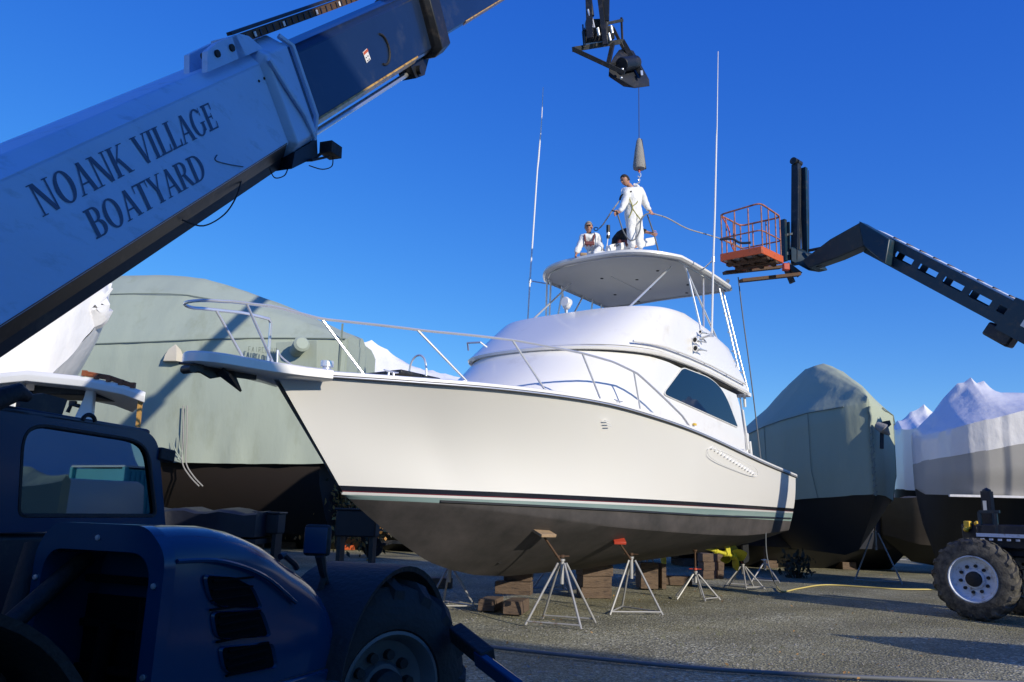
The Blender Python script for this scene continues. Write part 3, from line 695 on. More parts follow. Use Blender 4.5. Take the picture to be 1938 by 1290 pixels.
# ---- hardtop
def topring(inset, z, crown=0.0):
    pts = []
    for i in range(35):                                       # front edge, bulging forward, port to starboard
        t = 1.66*(1-2*i/34)**1 if False else 1.66*math.sin(PI/2*(1-2*i/34)); f = 5.15+0.95*max(0, 1-(abs(t)/1.66)**3.6)
        pts.append(V((f, t, 0)))
    for i in range(1, 9):
        pts.append(V((5.15-(5.15-2.3)*i/9, -1.66-.03*math.sin(PI*i/9), 0)))
    for i in range(11):
        t = -1.62+3.24*i/10; pts.append(V((2.28+.12*(abs(t)/1.6)**4, t, 0)))
    for i in range(1, 9):
        pts.append(V((2.3+(5.15-2.3)*i/9, 1.66+.03*math.sin(PI*i/9), 0)))
    c = V((4.1, 0, 0)); out = []
    for p in pts:
        d = p-c; q = c+d*(1-inset/d.length)
        out.append(V((q.x, q.y, z+crown*(1-min(1, (q.y/1.7)**2)) - .0)))
    return out
HT = 6.60
b = MB()
def toz(r_, f): return [V((p.x, p.y, f(p))) for p in r_]
zc = lambda p: HT + .05*(1-(p.y/1.7)**2) + .03*(1-((p.x-3.7)/2)**2)
b.loft([toz(topring(.05, 0), lambda p: zc(p)-.005), toz(topring(0, 0), lambda p: zc(p)+.03), toz(topring(0.0, 0), lambda p: zc(p)+.075), toz(topring(.05, 0), lambda p: zc(p)+.10),
        toz(topring(.5, 0), lambda p: zc(p)+.13), toz(topring(1.2, 0), lambda p: zc(p)+.145)], caps=False)
vv = [b.bm.verts.new(p) for p in toz(topring(1.2, 0), lambda p: zc(p)+.145)]; b.bm.faces.new(vv)
b.build('hardtop', M['gel'], boat, ang=50)
b = MB()
b.loft([toz(topring(.05, 0), lambda p: zc(p)-.006), toz(topring(.12, 0), lambda p: zc(p)-.012), toz(topring(.16, 0), lambda p: zc(p)+.02), toz(topring(.8, 0), lambda p: zc(p)+.025), toz(topring(1.3, 0), lambda p: zc(p)+.025)], caps=False)
vv = [b.bm.verts.new(p) for p in toz(topring(1.3, 0), lambda p: zc(p)+.025)]; b.bm.faces.new(vv)
b.build('hardtop_liner', M['under'], boat, ang=50)
b = MB(); r_ = toz(topring(.14, 0), lambda p: zc(p)-.018); b.tube(r_+[r_[0]], .017, 6); b.build('hardtop_rim_tube', M['alu'], boat)
b = MB()
for s, t in ((3.2, .9), (3.3, 0), (3.3, -.9), (4.5, .8), (4.6, -.5), (4.1, 0.1), (2.6, .6), (2.5, -.7)): b.lathe((s, t, zc(V((s, t, 0)))+.018), (0, 0, -1), [(0, .035), (.008, .035), (.009, 0)], 10)
b.build('overhead_light', M['blackmetal'], boat)
b = MB(); b.box((3.9, -.25, HT+.085), (1.5, .012, .012)); b.build('liner_seam', M['gel2'], boat)
def leg(a, c, r_=.021):
    b = MB(); b.cyl(a, c, r_, 10); b.build('hardtop_leg', M['steel'], boat)
Z_ = HT+.03
for sg in (1, -1):
    leg((4.70, sg*1.50, Z_), (3.70, sg*1.78, 5.18)); leg((4.62, sg*1.50, Z_), (4.60, sg*1.78, 5.33)); leg((3.75, sg*1.50, Z_), (4.45, sg*1.78, 5.30))
    leg((2.9, sg*1.50, Z_), (2.75, sg*1.84, 4.75)); leg((2.45, sg*1.42, Z_), (2.2, sg*1.84, 4.3))
    leg((4.75, sg*1.22, Z_), (6.45, sg*1.12, 5.36)); 
    for k in range(4):
        b = MB(); z = 4.75+.42*k; f = (z-4.3)/(Z_-4.3); b.cyl((2.2+.25*f, sg*(1.84-.42*f), z), (2.9-.0*f-(.15*(1-f)), sg*(1.84-.34*f), z), .013, 8); b.build('ladder_rung', M['steel'], boat)
leg((5.35, -1.45, Z_), (5.0, -1.70, 5.30)); leg((5.2, -1.45, Z_), (4.85, -1.72, 5.30)); leg((3.4, -1.45, Z_), (3.3, -1.70, 5.15))
# outriggers: long tapered poles with a clamp to the hardtop
def outrigger(pix, t, brk, rr):
    pts = [bt(px, py, t) for px, py in pix]
    b = MB(); b.tube(pts, rr, 8); o = b.build('outrigger_pole', M['gel'], boat)
    q = bt(*brk[0], t); b = MB(); b.cyl(q-V((0, 0, .05)), q+V((0, 0, .05)), .035, 10); b.cyl(q, V(brk[1]), .014, 8); b.build('clamp', M['alu'], o)
    return o
outrigger([(1347, 633), (1350, 490), (1353, 400), (1356, 258), (1357, 240), (1359, 97)], 2.15, ((1350, 491), (4.1, 1.64, HT+.08)), [.021, .021, .02, .018, .012, .008])
outrigger([(999, 603), (1003, 530), (1017, 320), (1019, 302), (1025, 230), (1028, 165)], -2.1, ((1003, 531), (4.8, -1.6, HT+.05)), [.016, .020, .019, .022, .012, .008])
b = MB(); p = bt(1347, 634, 2.15); b.tube([p, V((p.x, 1.86, p.z-.04))], .02, 8); b.box(p, (.06, .06, .07)); b.build('outrigger_mount', M['alu'], boat)
# whips and rod holders behind the deckhouse
b = MB(); b.tube([(2.55, 1.45, 6.62), (2.45, 1.5, 6.78), (2.4, 1.52, 6.9)], [.02, .03, .05], 8); b.build('stern_light', M['gel2'], boat)
for k, (a, c) in enumerate((((1416, 850), (1405, 775)), ((1410, 770), (1408, 740)), ((1423, 870), (1419, 835)))):
    b = MB(); b.cyl(bt(*a, 1.75), bt(*c, 1.75), .03, 10); b.build('rod_holder', M['gel'], boat)
b = MB(); b.tube([bt(1400, 745, 1.7), bt(1409, 820, 1.7), bt(1419, 862, 1.7)], .018, 8); b.build('cockpit_ladder_rail', M['steel'], boat)
b = MB(); b.box((2.1, 1.1, 3.0), (.5, 1.2, .95)); b.build('cockpit_locker', M['gel2'], boat, bevel=.04)
# radar scanner: open-array bar on a pedestal, held low on the hardtop by the workers
def rb(px, py, Y): return BF.l(at(px, py, Y))
a, c = rb(1150, 470, 15.55), rb(1238, 455, 16.5)
d = (c-a).normalized()
rad = MB(); up = V((0, 0, 1)); nrm = d.cross(up).normalized()
prof = [(-.05, -.10), (.05, -.10), (.075, -.03), (.06, .07), (-.06, .07), (-.075, -.03)]
rad.loft([[p+nrm*x*k+up*y*k+(up*.0) for x, y in prof] for p, k in ((a, .8), (a+d*.05, 1), (c-d*.05, 1.05), (c, .9))])
radar = rad.build('radar_scanner', M['gel'], None)
wm = BF
for v in radar.data.vertices: v.co = BF.w(v.co)
b = MB(); b.cyl(BF.w(a.lerp(c, .45))+V((0, 0, -.30)), BF.w(a.lerp(c, .45))+V((0, 0, -.08)), .10, 14); b.build('turning_unit', M['gel2'], radar)
tag(radar, 'white open array radar bar lying across the hardtop beside the standing worker', 'radar')
# its maker's letters, only the last three of which show
def letters(px0, py0, Y):
    b = MB(); o = BF.w(a+d*.12)+V((0, 0, 0)); dw = (BF.w(c)-BF.w(a)).normalized(); nn = V((0, -1, 0)) - dw*V((0, -1, 0)).dot(dw); nn.normalize()
    o = BF.w(a)+dw*.13+nn*.085+V((0, 0, -.02)); u_ = dw; v_ = V((0, 0, 1))
    def s_(x0, y0, x1, y1): b.bar(o+u_*x0+v_*y0, o+u_*x1+v_*y1, .008, .004, nn)
    x = 0; H_ = .055
    for chs in 'AGN':
        if chs == 'A': s_(x, 0, x+.02, H_); s_(x+.02, H_, x+.04, 0); s_(x+.01, .02, x+.03, .02)
        if chs == 'G': s_(x+.04, H_, x+.005, H_); s_(x+.005, H_, x+.005, 0); s_(x+.005, 0, x+.04, 0); s_(x+.04, 0, x+.04, .025); s_(x+.04, .025, x+.022, .025)
        if chs == 'N': s_(x, 0, x, H_); s_(x, H_, x+.035, 0); s_(x+.035, 0, x+.035, H_)
        x += .06
    t_ = b.build('lettering', M['black'], radar)
letters(0, 0, 0)
# ---- running gear
def pb(px, py, t): return bt(px, py, t)
b = MB(); pc = V((0.95, .9, .74))
sh0, sh1 = V((2.95, .9, 1.02)), pc+V((-.05, 0, 0)); b.cyl(sh0, sh1, .038, 12); b.lathe(sh0+(sh1-sh0)*.45, (sh1-sh0), [(0, .06), (.09, .06)], 12); b.lathe(sh0+(sh1-sh0)*.72, (sh1-sh0), [(0, .062), (.09, .062)], 12); b.build('propeller_shaft', M['yellow'], boat)
def propeller(c_, name='propeller'):
    b = MB(); ax = (sh1-sh0).normalized(); b.lathe(c_-ax*.10, ax, [(0, .06), (.04, .085), (.18, .075), (.26, .02), (.262, 0)], 16)
    e1 = ax.orthogonal().normalized(); e2 = ax.cross(e1)
    for k in range(4):
        a0 = 2*PI*k/4+.5; rows = []
        for i in range(7):
            f = i/6; r_ = .06+.27*f; w = .17*math.sin(PI*min(1, .18+.82*f)**.8)+.015; tw = .95-.55*f
            row = []
            for j in range(5):
                g_ = (j/4-.5)*2*w; an = a0 + g_*math.cos(tw)/max(.1, r_)
                row.append(c_ + (e1*math.cos(an)+e2*math.sin(an))*r_ + ax*(g_*math.sin(tw)))
            rows.append(row)
        b.loft(rows, close=False, caps=False)
    o = b.build(name, M['yellow'], boat)
    so_ = o.modifiers.new('thick', 'SOLIDIFY'); so_.thickness = .012; return o
propeller(pc)
propeller(V((0.95, -.9, .74)))
b = MB(); b.cyl((2.95, -.9, 1.02), (0.95, -.9, .74), .038, 10); b.build('propeller_shaft', M['yellow'], boat)
for sg in (1, -1):
    b = MB(); b.prism([(1.55, sg*.9-.015, 1.22), (1.25, sg*.9-.015, 1.25), (1.12, sg*.9-.015, .76), (1.35, sg*.9-.015, .78)], (0, .03, 0)); b.build('shaft_strut', M['yellow'], boat)
    b = MB(); b.prism(roundpoly([(.42, sg*.9-.02, 1.2), (.05, sg*.9-.02, 1.25), (.0, sg*.9-.02, .62), (.38, sg*.9-.02, .55)], .1), (0, .04, 0)); b.build('rudder', M['darkhull'], boat)
for k, px in enumerate((962, 977)):
    p = bt(px, 1060, .42); b = MB(); b.ball(V((p.x, .40, p.z)), (.05, .035, .035)); b.cyl((p.x, .40, p.z), (p.x, .28, p.z+.06), .015, 8); b.build('depth_sounder', M['gel'], boat)
b = MB(); b.lathe((9.15, .30, .90), (0, 1, .45), [(-.05, .11), (.045, .11)], 20); b.build('bow_thruster_tunnel', M['rubber'], boat)
# ------------------------------------------------------------------ blue telescopic loader with the long boom (front left)
TO = V((-0.82, 4.5, 0)); TRZ = math.atan2(0.934, 0.358); TF_ = Frame(TO, TRZ)
TFW = V((0.358, 0.934, 0)).normalized(); TLV = V((-0.934, 0.358, 0)).normalized()
def tp(px, py, l): return TF_.l(onplane(px, py, TO+TLV*l, TLV))
ld = empty('telescopic_loader', TO, TRZ)
tag(ld, 'blue telescopic loader in shade at front left, with a raised pale lettered boom', 'loader')
# hood: rounded box following the sloping top line
TOPZ = [(-1.36, 1.50), (-1.0, 1.495), (-.7, 1.42), (-.54, 1.345), (-.38, 1.275), (-.25, 1.20), (-.16, 1.10), (-.11, .98), (-.09, .80)]
def hoodsec(s, wout=0.0):
    z = smooth(s, TOPZ); w = .68; r_ = .13; pts = []; o = 0.05*(1-min(1, max(0, (s+1.36)/1.2)))
    pts.append(V((s, 0.02, .35)))
    pts.append(V((s, 0.0-wout, .75))); pts.append(V((s, 0.0-wout, z-r_-.14))); pts.append(V((s, .012, z-r_)))
    for k in range(1, 7):
        a = PI/2*k/6; pts.append(V((s, .012+r_*1.3*(1-math.cos(a)), z-r_+r_*math.sin(a))))
    for k in range(1, 7):
        a = PI/2*(1-k/6); pts.append(V((s, w-r_*1.3*(1-math.cos(a)), z-r_+.02*0+r_*math.sin(a))))
    pts.append(V((s, w, .35)))
    return pts
secs = [-1.36, -1.3, -1.2, -1.05, -.9, -.8, -.7, -.62, -.54, -.46, -.38, -.31, -.25, -.2, -.16, -.13, -.11, -.095]
b = MB(); b.loft([hoodsec(s) for s in secs], close=True, caps=False)
fv = [b.bm.verts.new(p) for p in hoodsec(-.095)]; b.bm.faces.new(fv)
hood = b.build('hood', M['bluepaint'], ld, ang=50)
# rear frame of the hood round a dark engine opening
ro = [(-.005, .35), (-.01, 1.40), (.10, 1.505), (.60, 1.505), (.68, 1.40), (.68, .35)]
b = MB()
o_ = roundpoly([(-1.40, y, z) for y, z in ro], [.01, .06, .06, .06, .06, .01]); i_ = roundpoly([(-1.40, y, z) for y, z in [(.065, .42), (.06, 1.34), (.12, 1.40), (.58, 1.40), (.63, 1.34), (.63, .42)]], [.02, .05, .05, .05, .05, .02])
for a_, c_ in ((0, .05),):
    r0, r1 = b.ring(o_), b.ring(i_); r2, r3 = b.ring([p+V((.06, 0, 0)) for p in o_]), b.ring([p+V((.3, 0, 0)) for p in i_])
    b.skin(r0, r1); b.skin(r0, r2); b.skin(r1, r3); b.bm.faces.new(r3)
b.build('hood_rear_frame', M['bluepaint'], ld)
b = MB()
for k in range(5): b.box((-1.2, .34, .55+.18*k), (.03, .5, .03))
b.cyl((-1.22, .2, .6), (-1.22, .2, 1.2), .05, 12); b.cyl((-1.22, .48, .5), (-1.22, .42, 1.1), .035, 12); b.box((-1.16, .34, .8), (.02, .54, .8))
b.build('radiator', M['voidblack'], ld)
# louvres in the side
lv = [[(388, 1090), (440, 1093), (475, 1112), (492, 1150), (412, 1146), (396, 1130)], [(402, 1160), (492, 1156), (508, 1203), (420, 1208), (408, 1200)], [(417, 1226), (512, 1218), (520, 1262), (440, 1276), (424, 1266)]]
for q in lv:
    pts = roundpoly([tp(px, py, -.004) for px, py in q], .03, 4)
    b = MB(); c_ = sum(pts, V((0, 0, 0)))/len(pts)
    r0 = b.ring([c_+(p-c_)*1.10+V((0, 0, 0)) for p in pts]); r1 = b.ring([c_+(p-c_)*1.05+V((0, -.012, 0)) for p in pts]); r2 = b.ring([c_+(p-c_)*1.0+V((0, .0, 0)) for p in pts])
    b.skin(r0, r1); b.skin(r1, r2); lo_ = b.build('louvre', M['bluepaint'], ld)
    b = MB(); r2 = b.ring(pts); b.bm.faces.new(r2)
    n_ = 4; zz = [p.z for p in pts]; xx = [p.x for p in pts]
    for k in range(n_):
        z = min(zz)+(max(zz)-min(zz))*(k+.5)/n_; b.box((sum(xx)/len(xx)+.01, -.010, z), ((max(xx)-min(xx))*.72, .012, .008))
    b.build('mesh', M['voidblack'], lo_)
# shoulder crease, handle, lower sill
b = MB(); b.tube(spline([tp(335, 1062, -.008), tp(420, 1062, -.012), tp(500, 1090, -.012), tp(560, 1140, -.01)]), .010, 6); b.build('hood_crease', M['bluepaint'], hood)
h0 = tp(532, 1048, .02); b = MB(); b.tube([V((-.53, .10, 1.352)), V((-.50, .10, 1.36)), V((-.41, .10, 1.315)), V((-.385, .10, 1.29))], .016, 8); b.build('hood_handle', M['tealdk'], hood)
b = MB(); b.box((-.72, -.005, .66), (1.25, .03, .28)); b.box((-.55, .34, .45), (1.6, .6, .3)); b.build('side_sill', M['bluepaint'], ld, bevel=.015)
b = MB(); b.box((-.42, -.025, .72), (.04, .012, .09)); b.build('latch', M['rubber'], ld)
# chassis beams
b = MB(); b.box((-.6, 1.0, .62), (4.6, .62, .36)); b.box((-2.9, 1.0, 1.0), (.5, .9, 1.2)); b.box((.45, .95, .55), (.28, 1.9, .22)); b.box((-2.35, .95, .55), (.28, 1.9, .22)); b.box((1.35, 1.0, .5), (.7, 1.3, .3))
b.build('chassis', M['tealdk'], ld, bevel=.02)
# wheels
def wheel(root, c, axis, Rt, w, rr, tyre_m, rim_m, lugs=18, name='wheel', hubn=10):
    """axis = outward normal; c = centre of the outer face"""
    ax = V(axis).normalized(); c = V(c)
    prof = [(-w, rr*.98), (-w, rr+.02), (-w+.03, Rt-.10), (-w+.07, Rt-.03), (-w*.5, Rt-.005), (-.07, Rt-.03), (-.03, Rt-.10), (0.0, rr+.05), (-.005, rr+.01), (-.05, rr*.98)]
    b = MB(); b.lathe(c, ax, prof, 48, False)
    u = ax.orthogonal().normalized(); v = ax.cross(u)
    for k in range(lugs):
        for sd_ in (0, 1):
            a0 = 2*PI*(k+sd_*.5)/lugs; rows = []
            for q, (d_, da) in enumerate(((-.03, 0), (-.10, .07), (-w*.52, .20)) if sd_ == 0 else ((-w+.03, 0), (-w+.10, .07), (-w*.48, .20))):
                row = []
                rad = Rt-.075 if q == 0 else Rt-.012
                for (dr, dt) in ((-.03, -.03), (.028, -.022), (.028, .022), (-.03, .03)):
                    an = a0+da+dt/Rt*1.6; row.append(c+ax*d_+(u*math.cos(an)+v*math.sin(an))*(rad+dr))
                rows.append(row)
            b.loft(rows)
    wh = empty(name, (0, 0, 0)); wh.parent = root
    b.build('tyre', tyre_m, wh, ang=30)
    b = MB(); b.lathe(c, ax, [(-.06, rr), (-.012, rr), (-.008, rr-.018), (-.03, rr-.035), (-.10, rr-.06), (-.13, rr-.12), (-.14, rr*.45), (-.10, rr*.40), (-.095, 0)], 40, False); rim = b.build('rim', rim_m, wh, ang=30)
    b = MB(); b.lathe(c+ax*-.10, ax, [(0, rr*.33), (.06, rr*.31), (.08, rr*.2), (.082, 0)], 20)
    b.build('hub', M['rubber'], wh)
    for k in range(hubn):
        b = MB(); a = 2*PI*k/hubn; b.lathe(c-ax*.15+(u*math.cos(a)+v*math.sin(a))*rr*.56, ax, [(0, .032), (.055, .028), (.056, 0)], 8); b.build('wheel_nut', M['rubber'], wh)
    return wh
nrm_w = V((.66, -.75, 0)).normalized(); fwc = at(745, 1285, 4.72)
M['rimdk'] = mat('shaded_steel_rim', (0.09, 0.10, 0.11), 0.5, vary=0.2, vscale=6)  # rim colour darkened for the loader's shade
fc = TF_.l(fwc); nl = TF_.m @ nrm_w
wheel(ld, (fc.x, fc.y, .61), nl, .58, .40, .315, M['tyredark'], M['rimdk'], 16)
wheel(ld, (fc.x, 1.95, .61), V((-nl.x, -nl.y, 0)), .58, .40, .315, M['tyredark'], M['rimdk'], 16)
wheel(ld, (-2.35, -.02, .61), (0, -1, 0), .58, .40, .315, M['tyredark'], M['rimdk'], 16)
wheel(ld, (-2.35, 1.95, .61), (0, 1, 0), .58, .40, .315, M['tyredark'], M['rimdk'], 16)
def fender(cx, cy0, cy1, r_, a0, a1, z0=.61):
    b = MB(); rows = []
    for k in range(17):
        a = R(a0+(a1-a0)*k/16); rows.append([V((cx+math.cos(a)*q, y, z0+math.sin(a)*q)) for q, y in ((r_, cy0), (r_+.03, cy0-.01), (r_+.035, cy0+.04), (r_+.035, cy1), (r_, cy1))])
    b.loft(rows); b.build('fender', M['rubber'], ld, ang=50)
fender(.42, -.09, .42, .63, 38, 168); fender(-2.35, -.09, .42, .66, 22, 150); fender(.42, 1.5, 2.0, .65, 30, 150); fender(-2.35, 1.5, 2.0, .65, 30, 150)
b = MB(); b.bar(TF_.l(at(862, 1196, 5.0)), TF_.l(at(925, 1247, 4.7)), .10, .09, (0, 1, 0)); b.build('stabiliser_leg', M['rubber'], ld, bevel=.01)
b = MB(); b.bar(TF_.l(at(903, 1243, 4.75)), TF_.l(at(985, 1306, 4.4)), .09, .05, (0, 1, 0)); b.build('stabiliser_foot', M['bluepaint'], ld, bevel=.01)
for y_, z_ in ((.03, .6), (.03, .95), (.03, 1.28), (.345, 1.45), (.655, 1.28), (.655, .9)):
    b = MB(); b.lathe((-1.402, y_, z_), (-1, 0, 0), [(0, .012), (.006, .011), (.007, 0)], 8); b.build('frame_bolt', M['alu'], hood)
b = MB(); b.tube([V((s_, -.004, .80)) for s_ in (-1.34, -.8, -.2)], .004, 5); b.tube([V((-.80, -.003, .80)), V((-.80, -.003, .60))], .004, 5); b.build('panel_gap', M['rubber'], hood)
# headlamp pod / mirror in front of the hood
b = MB(); b.tube([(.02, .28, .95), (.03, .24, 1.1), (.05, .22, 1.22)], .018, 8); b.build('mirror_arm', M['rubber'], ld)
mc = tp(601, 1022, .25)
b = MB(); b.box(mc, (.05, .15, .17), Matrix.Rotation(.35, 3, 'Z')); mir = b.build('mirror', M['rubber'], ld, bevel=.02)
b = MB(); b.box(mc+V((-.028, -.006, 0)), (.004, .125, .14), Matrix.Rotation(.35, 3, 'Z')); b.build('mirror_glass', M['bluepaint'], mir, bevel=.01)
b = MB(); b.tube([tp(606, 1050, .22), tp(612, 1085, .22), tp(620, 1108, .22)], [.03, .022, .015], 8); b.build('wiper_arm', M['rubber'], ld)
# cab beyond the boom
CY = 1.30
cabo = [(25, 988), (33, 812), (62, 790), (268, 822), (292, 846), (309, 985)]
o_ = roundpoly([tp(px, py, CY) for px, py in cabo], [.02, .10, .08, .10, .08, .02], 5)
i_ = roundpoly([tp(px, py, CY) for px, py in [(36, 976), (44, 822), (72, 803), (260, 833), (282, 856), (296, 976)]], [.04, .09, .08, .10, .08, .04], 5)
o2 = roundpoly([tp(px, py, CY) for px, py in [(-60, 1010), (-60, 780), (20, 772), (275, 812), (300, 836), (314, 1000)]], [.02, .02, .1, .10, .08, .02], 5)
b = MB(); r0, r1 = b.ring(o2), b.ring(i_); r2 = b.ring([p+V((0, .05, 0)) for p in i_]); rb_ = b.ring([p+V((0, .06, 0)) for p in o2])
b.skin(r0, r1); b.skin(r1, r2); b.skin(r0, rb_)
cabf = b.build('cab_frame', M['bluepaint'], ld)
gm = bpy.data.materials.new('cab_glass'); gm.use_nodes = True; n = gm.node_tree; n.nodes.clear()
go = n.nodes.new('ShaderNodeOutputMaterial'); gg = n.nodes.new('ShaderNodeBsdfGlossy'); gg.inputs['Roughness'].default_value = .015; gg.inputs['Color'].default_value = (.6, .85, .95, 1)
gt_ = n.nodes.new('ShaderNodeBsdfTransparent'); gt_.inputs['Color'].default_value = (.05, .08, .11, 1); fr_ = n.nodes.new('ShaderNodeFresnel'); fr_.inputs['IOR'].default_value = 3.2
ms = n.nodes.new('ShaderNodeMixShader'); n.links.new(fr_.outputs[0], ms.inputs[0]); n.links.new(gt_.outputs[0], ms.inputs[1]); n.links.new(gg.outputs[0], ms.inputs[2]); n.links.new(ms.outputs[0], go.inputs[0])
M['cabglass'] = gm
b = MB(); b.prism([p+V((0, .018, 0)) for p in i_], (0, .01, 0)); b.build('window', M['cabglass'], ld)
b = MB(); b.tube([p+V((0, .006, 0)) for p in i_+[i_[0]]], .012, 6); b.build('window_seal', M['rubber'], cabf)
# rest of the cab: pillars, roof, seat, far side
q = {k: tp(*v, CY) for k, v in dict(rt=(300, 830), rb=(316, 990), lt=(-60, 775), lb=(-60, 1000)).items()}
b = MB()
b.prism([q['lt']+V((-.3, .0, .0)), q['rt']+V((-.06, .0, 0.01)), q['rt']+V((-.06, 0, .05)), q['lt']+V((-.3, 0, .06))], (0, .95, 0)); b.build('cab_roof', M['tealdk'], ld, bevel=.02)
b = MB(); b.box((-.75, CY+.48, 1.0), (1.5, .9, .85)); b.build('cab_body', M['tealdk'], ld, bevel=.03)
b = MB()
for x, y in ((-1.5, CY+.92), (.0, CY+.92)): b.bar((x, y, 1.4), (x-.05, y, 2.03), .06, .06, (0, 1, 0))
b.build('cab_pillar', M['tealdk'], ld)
b = MB(); b.box((-.85, CY+.5, 1.52), (.45, .45, .12)); b.box((-1.08, CY+.5, 1.72), (.1, .45, .5)); b.build('seat', M['rubber'], ld, bevel=.03)
b = MB(); b.tube([V((-.38, CY+.5+.17*math.cos(a), 1.62+.1*math.sin(a))) for a in [2*PI*k/20 for k in range(21)]], .012, 6); b.build('steering_wheel', M['rubber'], ld)
w_ = tp(307, 860, CY)
b = MB(); b.box(w_+V((.03, .03, 0)), (.12, .10, .075), Matrix.Rotation(.1, 3, 'Y')); b.build('work_light', M['rubber'], ld, bevel=.01)
w_ = tp(168, 797, CY); b = MB(); b.tube([w_+V((.04*math.cos(a), 0, .0+.035*math.sin(a))) for a in [PI*k/10 for k in range(11)]], .012, 6); b.build('lifting_eye', M['rubber'], ld)
w_ = tp(80, 768, CY+.1); b = MB(); b.prism([tp(px, py, CY+.1) for px, py in ((35, 790), (40, 748), (84, 744), (128, 756), (116, 790))], (0, .03, 0)); b.build('cab_top_panel', M['tealdk'], ld)
w_ = tp(25, 757, CY); b = MB(); b.tube([tp(-40, 775, CY), tp(5, 752, CY), tp(35, 742, CY), tp(55, 752, CY)], [.05, .05, .045, .025], 10); b.build('beacon', M['rubber'], ld)
b = MB(); b.cyl((-1.6, .55, 1.1), (-1.2, .62, 1.35), .04, 10); b.cyl((-1.5, .7, .8), (-1.3, .8, 1.4), .05, 10); b.build('lift_cylinder', M['rubber'], ld)

# ---- the boom: u along it, v across it, l sideways
BU = V((.727, 0, .687)); BV = V((-.687, 0, .727)); B0 = V((-1.67, .75, 2.30))
def bp(u, v, l=0.0): return B0 + BU*u + BV*v + V((0, l, 0))
def boomsec(u0, u1, v0, v1, l0, l1, ch, m_, name, parent=None, cht=None):
    cht = cht or ch
    def rng(u): return [bp(u, v, l) for v, l in ((v0, l0+ch), (v0+ch*.8, l0), (v1-cht, l0), (v1, l0+cht*.8), (v1, l1-cht*.8), (v1-cht, l1), (v0+ch*.8, l1), (v0, l1-ch))]
    b = MB(); b.loft([rng(u0), rng(u1)]); return b.build(name, m_, parent or ld, bevel=.008)
boomsec(-3.2, 2.42, -.085, .575, 0, .46, .085, M['boomwhite'], 'boom_base_section')
b = MB(); b.loft([[bp(u, v, l) for v, l in ((-.095, .06), (-.088, .055), (-.01, -.003), (-.012, .02), (-.07, .09))] for u in (-3.2, 2.35)]); b.build('lower_dark_strip', M['blackmetal'], ld)  # dark strip along the base section's lower chamfer
b = MB(); b.box((0, 0, 0), (.01, .01, .01)) if False else None
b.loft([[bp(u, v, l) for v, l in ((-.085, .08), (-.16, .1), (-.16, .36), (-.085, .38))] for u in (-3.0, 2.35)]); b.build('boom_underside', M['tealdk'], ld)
# collar at the end of the base section: flared pale plate, thick lip
def collar(u0, u1, grow, m_, name, v0=-.085, v1=.575, l1=.46, ch=.09):
    def rng(u, g_): 
        a, c_ = v0-g_, v1+g_; return [bp(u+(-.10 if v > .3 else .06)*0, v, l) for v, l in ((a, ch-g_*.4), (a+ch, -g_), (c_-ch, -g_), (c_, ch-g_*.4), (c_, l1-ch), (c_-ch, l1+g_), (a+ch, l1+g_), (a, l1-ch))]
    b = MB(); b.loft([rng(u0, .0), rng(u0+.04, grow), rng(u1, grow), rng(u1, grow-.05)]); return b.build(name, m_, ld, bevel=.01)
collar(2.36, 2.66, .045, M['boomwhite'], 'boom_collar')
b = MB(); b.tube([bp(2.40, .50, -.055), bp(2.47, .3, -.062), bp(2.56, .1, -.062), bp(2.60, -.06, -.05)], .016, 6); b.tube([bp(2.64, .60, -.02), bp(2.70, .52, -.055), bp(2.69, .06, -.062), bp(2.66, -.09, -.0)], .020, 6); b.build('collar_rib', M['boomwhite'], ld)
b = MB(); b.prism([bp(2.40, -.09, 0), bp(2.70, -.10, 0), bp(2.64, -.20, 0), bp(2.3, -.17, 0)], (0, .46, 0)); b.build('collar_shoe', M['tealdk'], ld)
# top bracket
b = MB()
b.prism([bp(1.86, .565, .0), bp(1.93, .665, 0), bp(2.05, .69, .0), bp(2.28, .69, .0), bp(2.36, .66, 0), bp(2.46, .565, .0)], (0, .04, 0))
b.prism([bp(1.90, .565, .16), bp(1.97, .665, .16), bp(2.28, .68, .16), bp(2.44, .565, .16)], (0, .04, 0))
b.prism([bp(2.18, .565, .0), bp(2.20, .69, .0), bp(2.24, .69, 0), bp(2.26, .565, 0)], (0, .16, 0)); b.build('chain_bracket', M['boomwhite'], ld)
for u in (2.0, 2.15): b = MB(); b.cyl(bp(u, .635, -.012), bp(u, .635, .10), .022, 10); b.build('bracket_pin', M['rubber'], ld)
sec2 = boomsec(2.2, 5.22, -.045, .50, .045, .415, .05, M['navy'], 'boom_middle_section')
boomsec(5.0, 10.6, -.0, .42, .075, .385, .045, M['navy'], 'boom_outer_section')
boomsec(10.4, 16.0, .05, .34, .13, .33, .04, M['navy'], 'boom_tip_section')
b = MB(); b.loft([[bp(u, v, l) for v, l in ((-.040, .082), (-.052, .090), (-.008, .036), (.006, .040))] for u in (2.8, 3.2, 3.8, 4.3, 4.75)]); b.build('reflection_strip', M['warmrefl'], sec2)  # warm reflection on the lower corner, drawn as a coloured strip
b = MB(); b.loft([[bp(u, v, l) for v, l in ((.005, .108), (-.006, .114), (.030, .069), (.04, .073))] for u in (6.2, 7.0, 8.2)]); b.build('reflection_strip', M['warmrefl'], ld)  # same painted reflection farther out
collar(5.10, 5.36, .05, M['blackmetal'], 'middle_collar', -.05, .50, .46, .07)
b = MB(); b.prism([bp(4.80, -.05, .16), bp(5.3, -.08, .16), bp(5.05, -.22, .16), bp(4.85, -.20, .16)], (0, .14, 0)); b.cyl(bp(4.93, -.15, .12), bp(4.93, -.15, .34), .045, 12); b.build('cylinder_bracket', M['blackmetal'], ld)
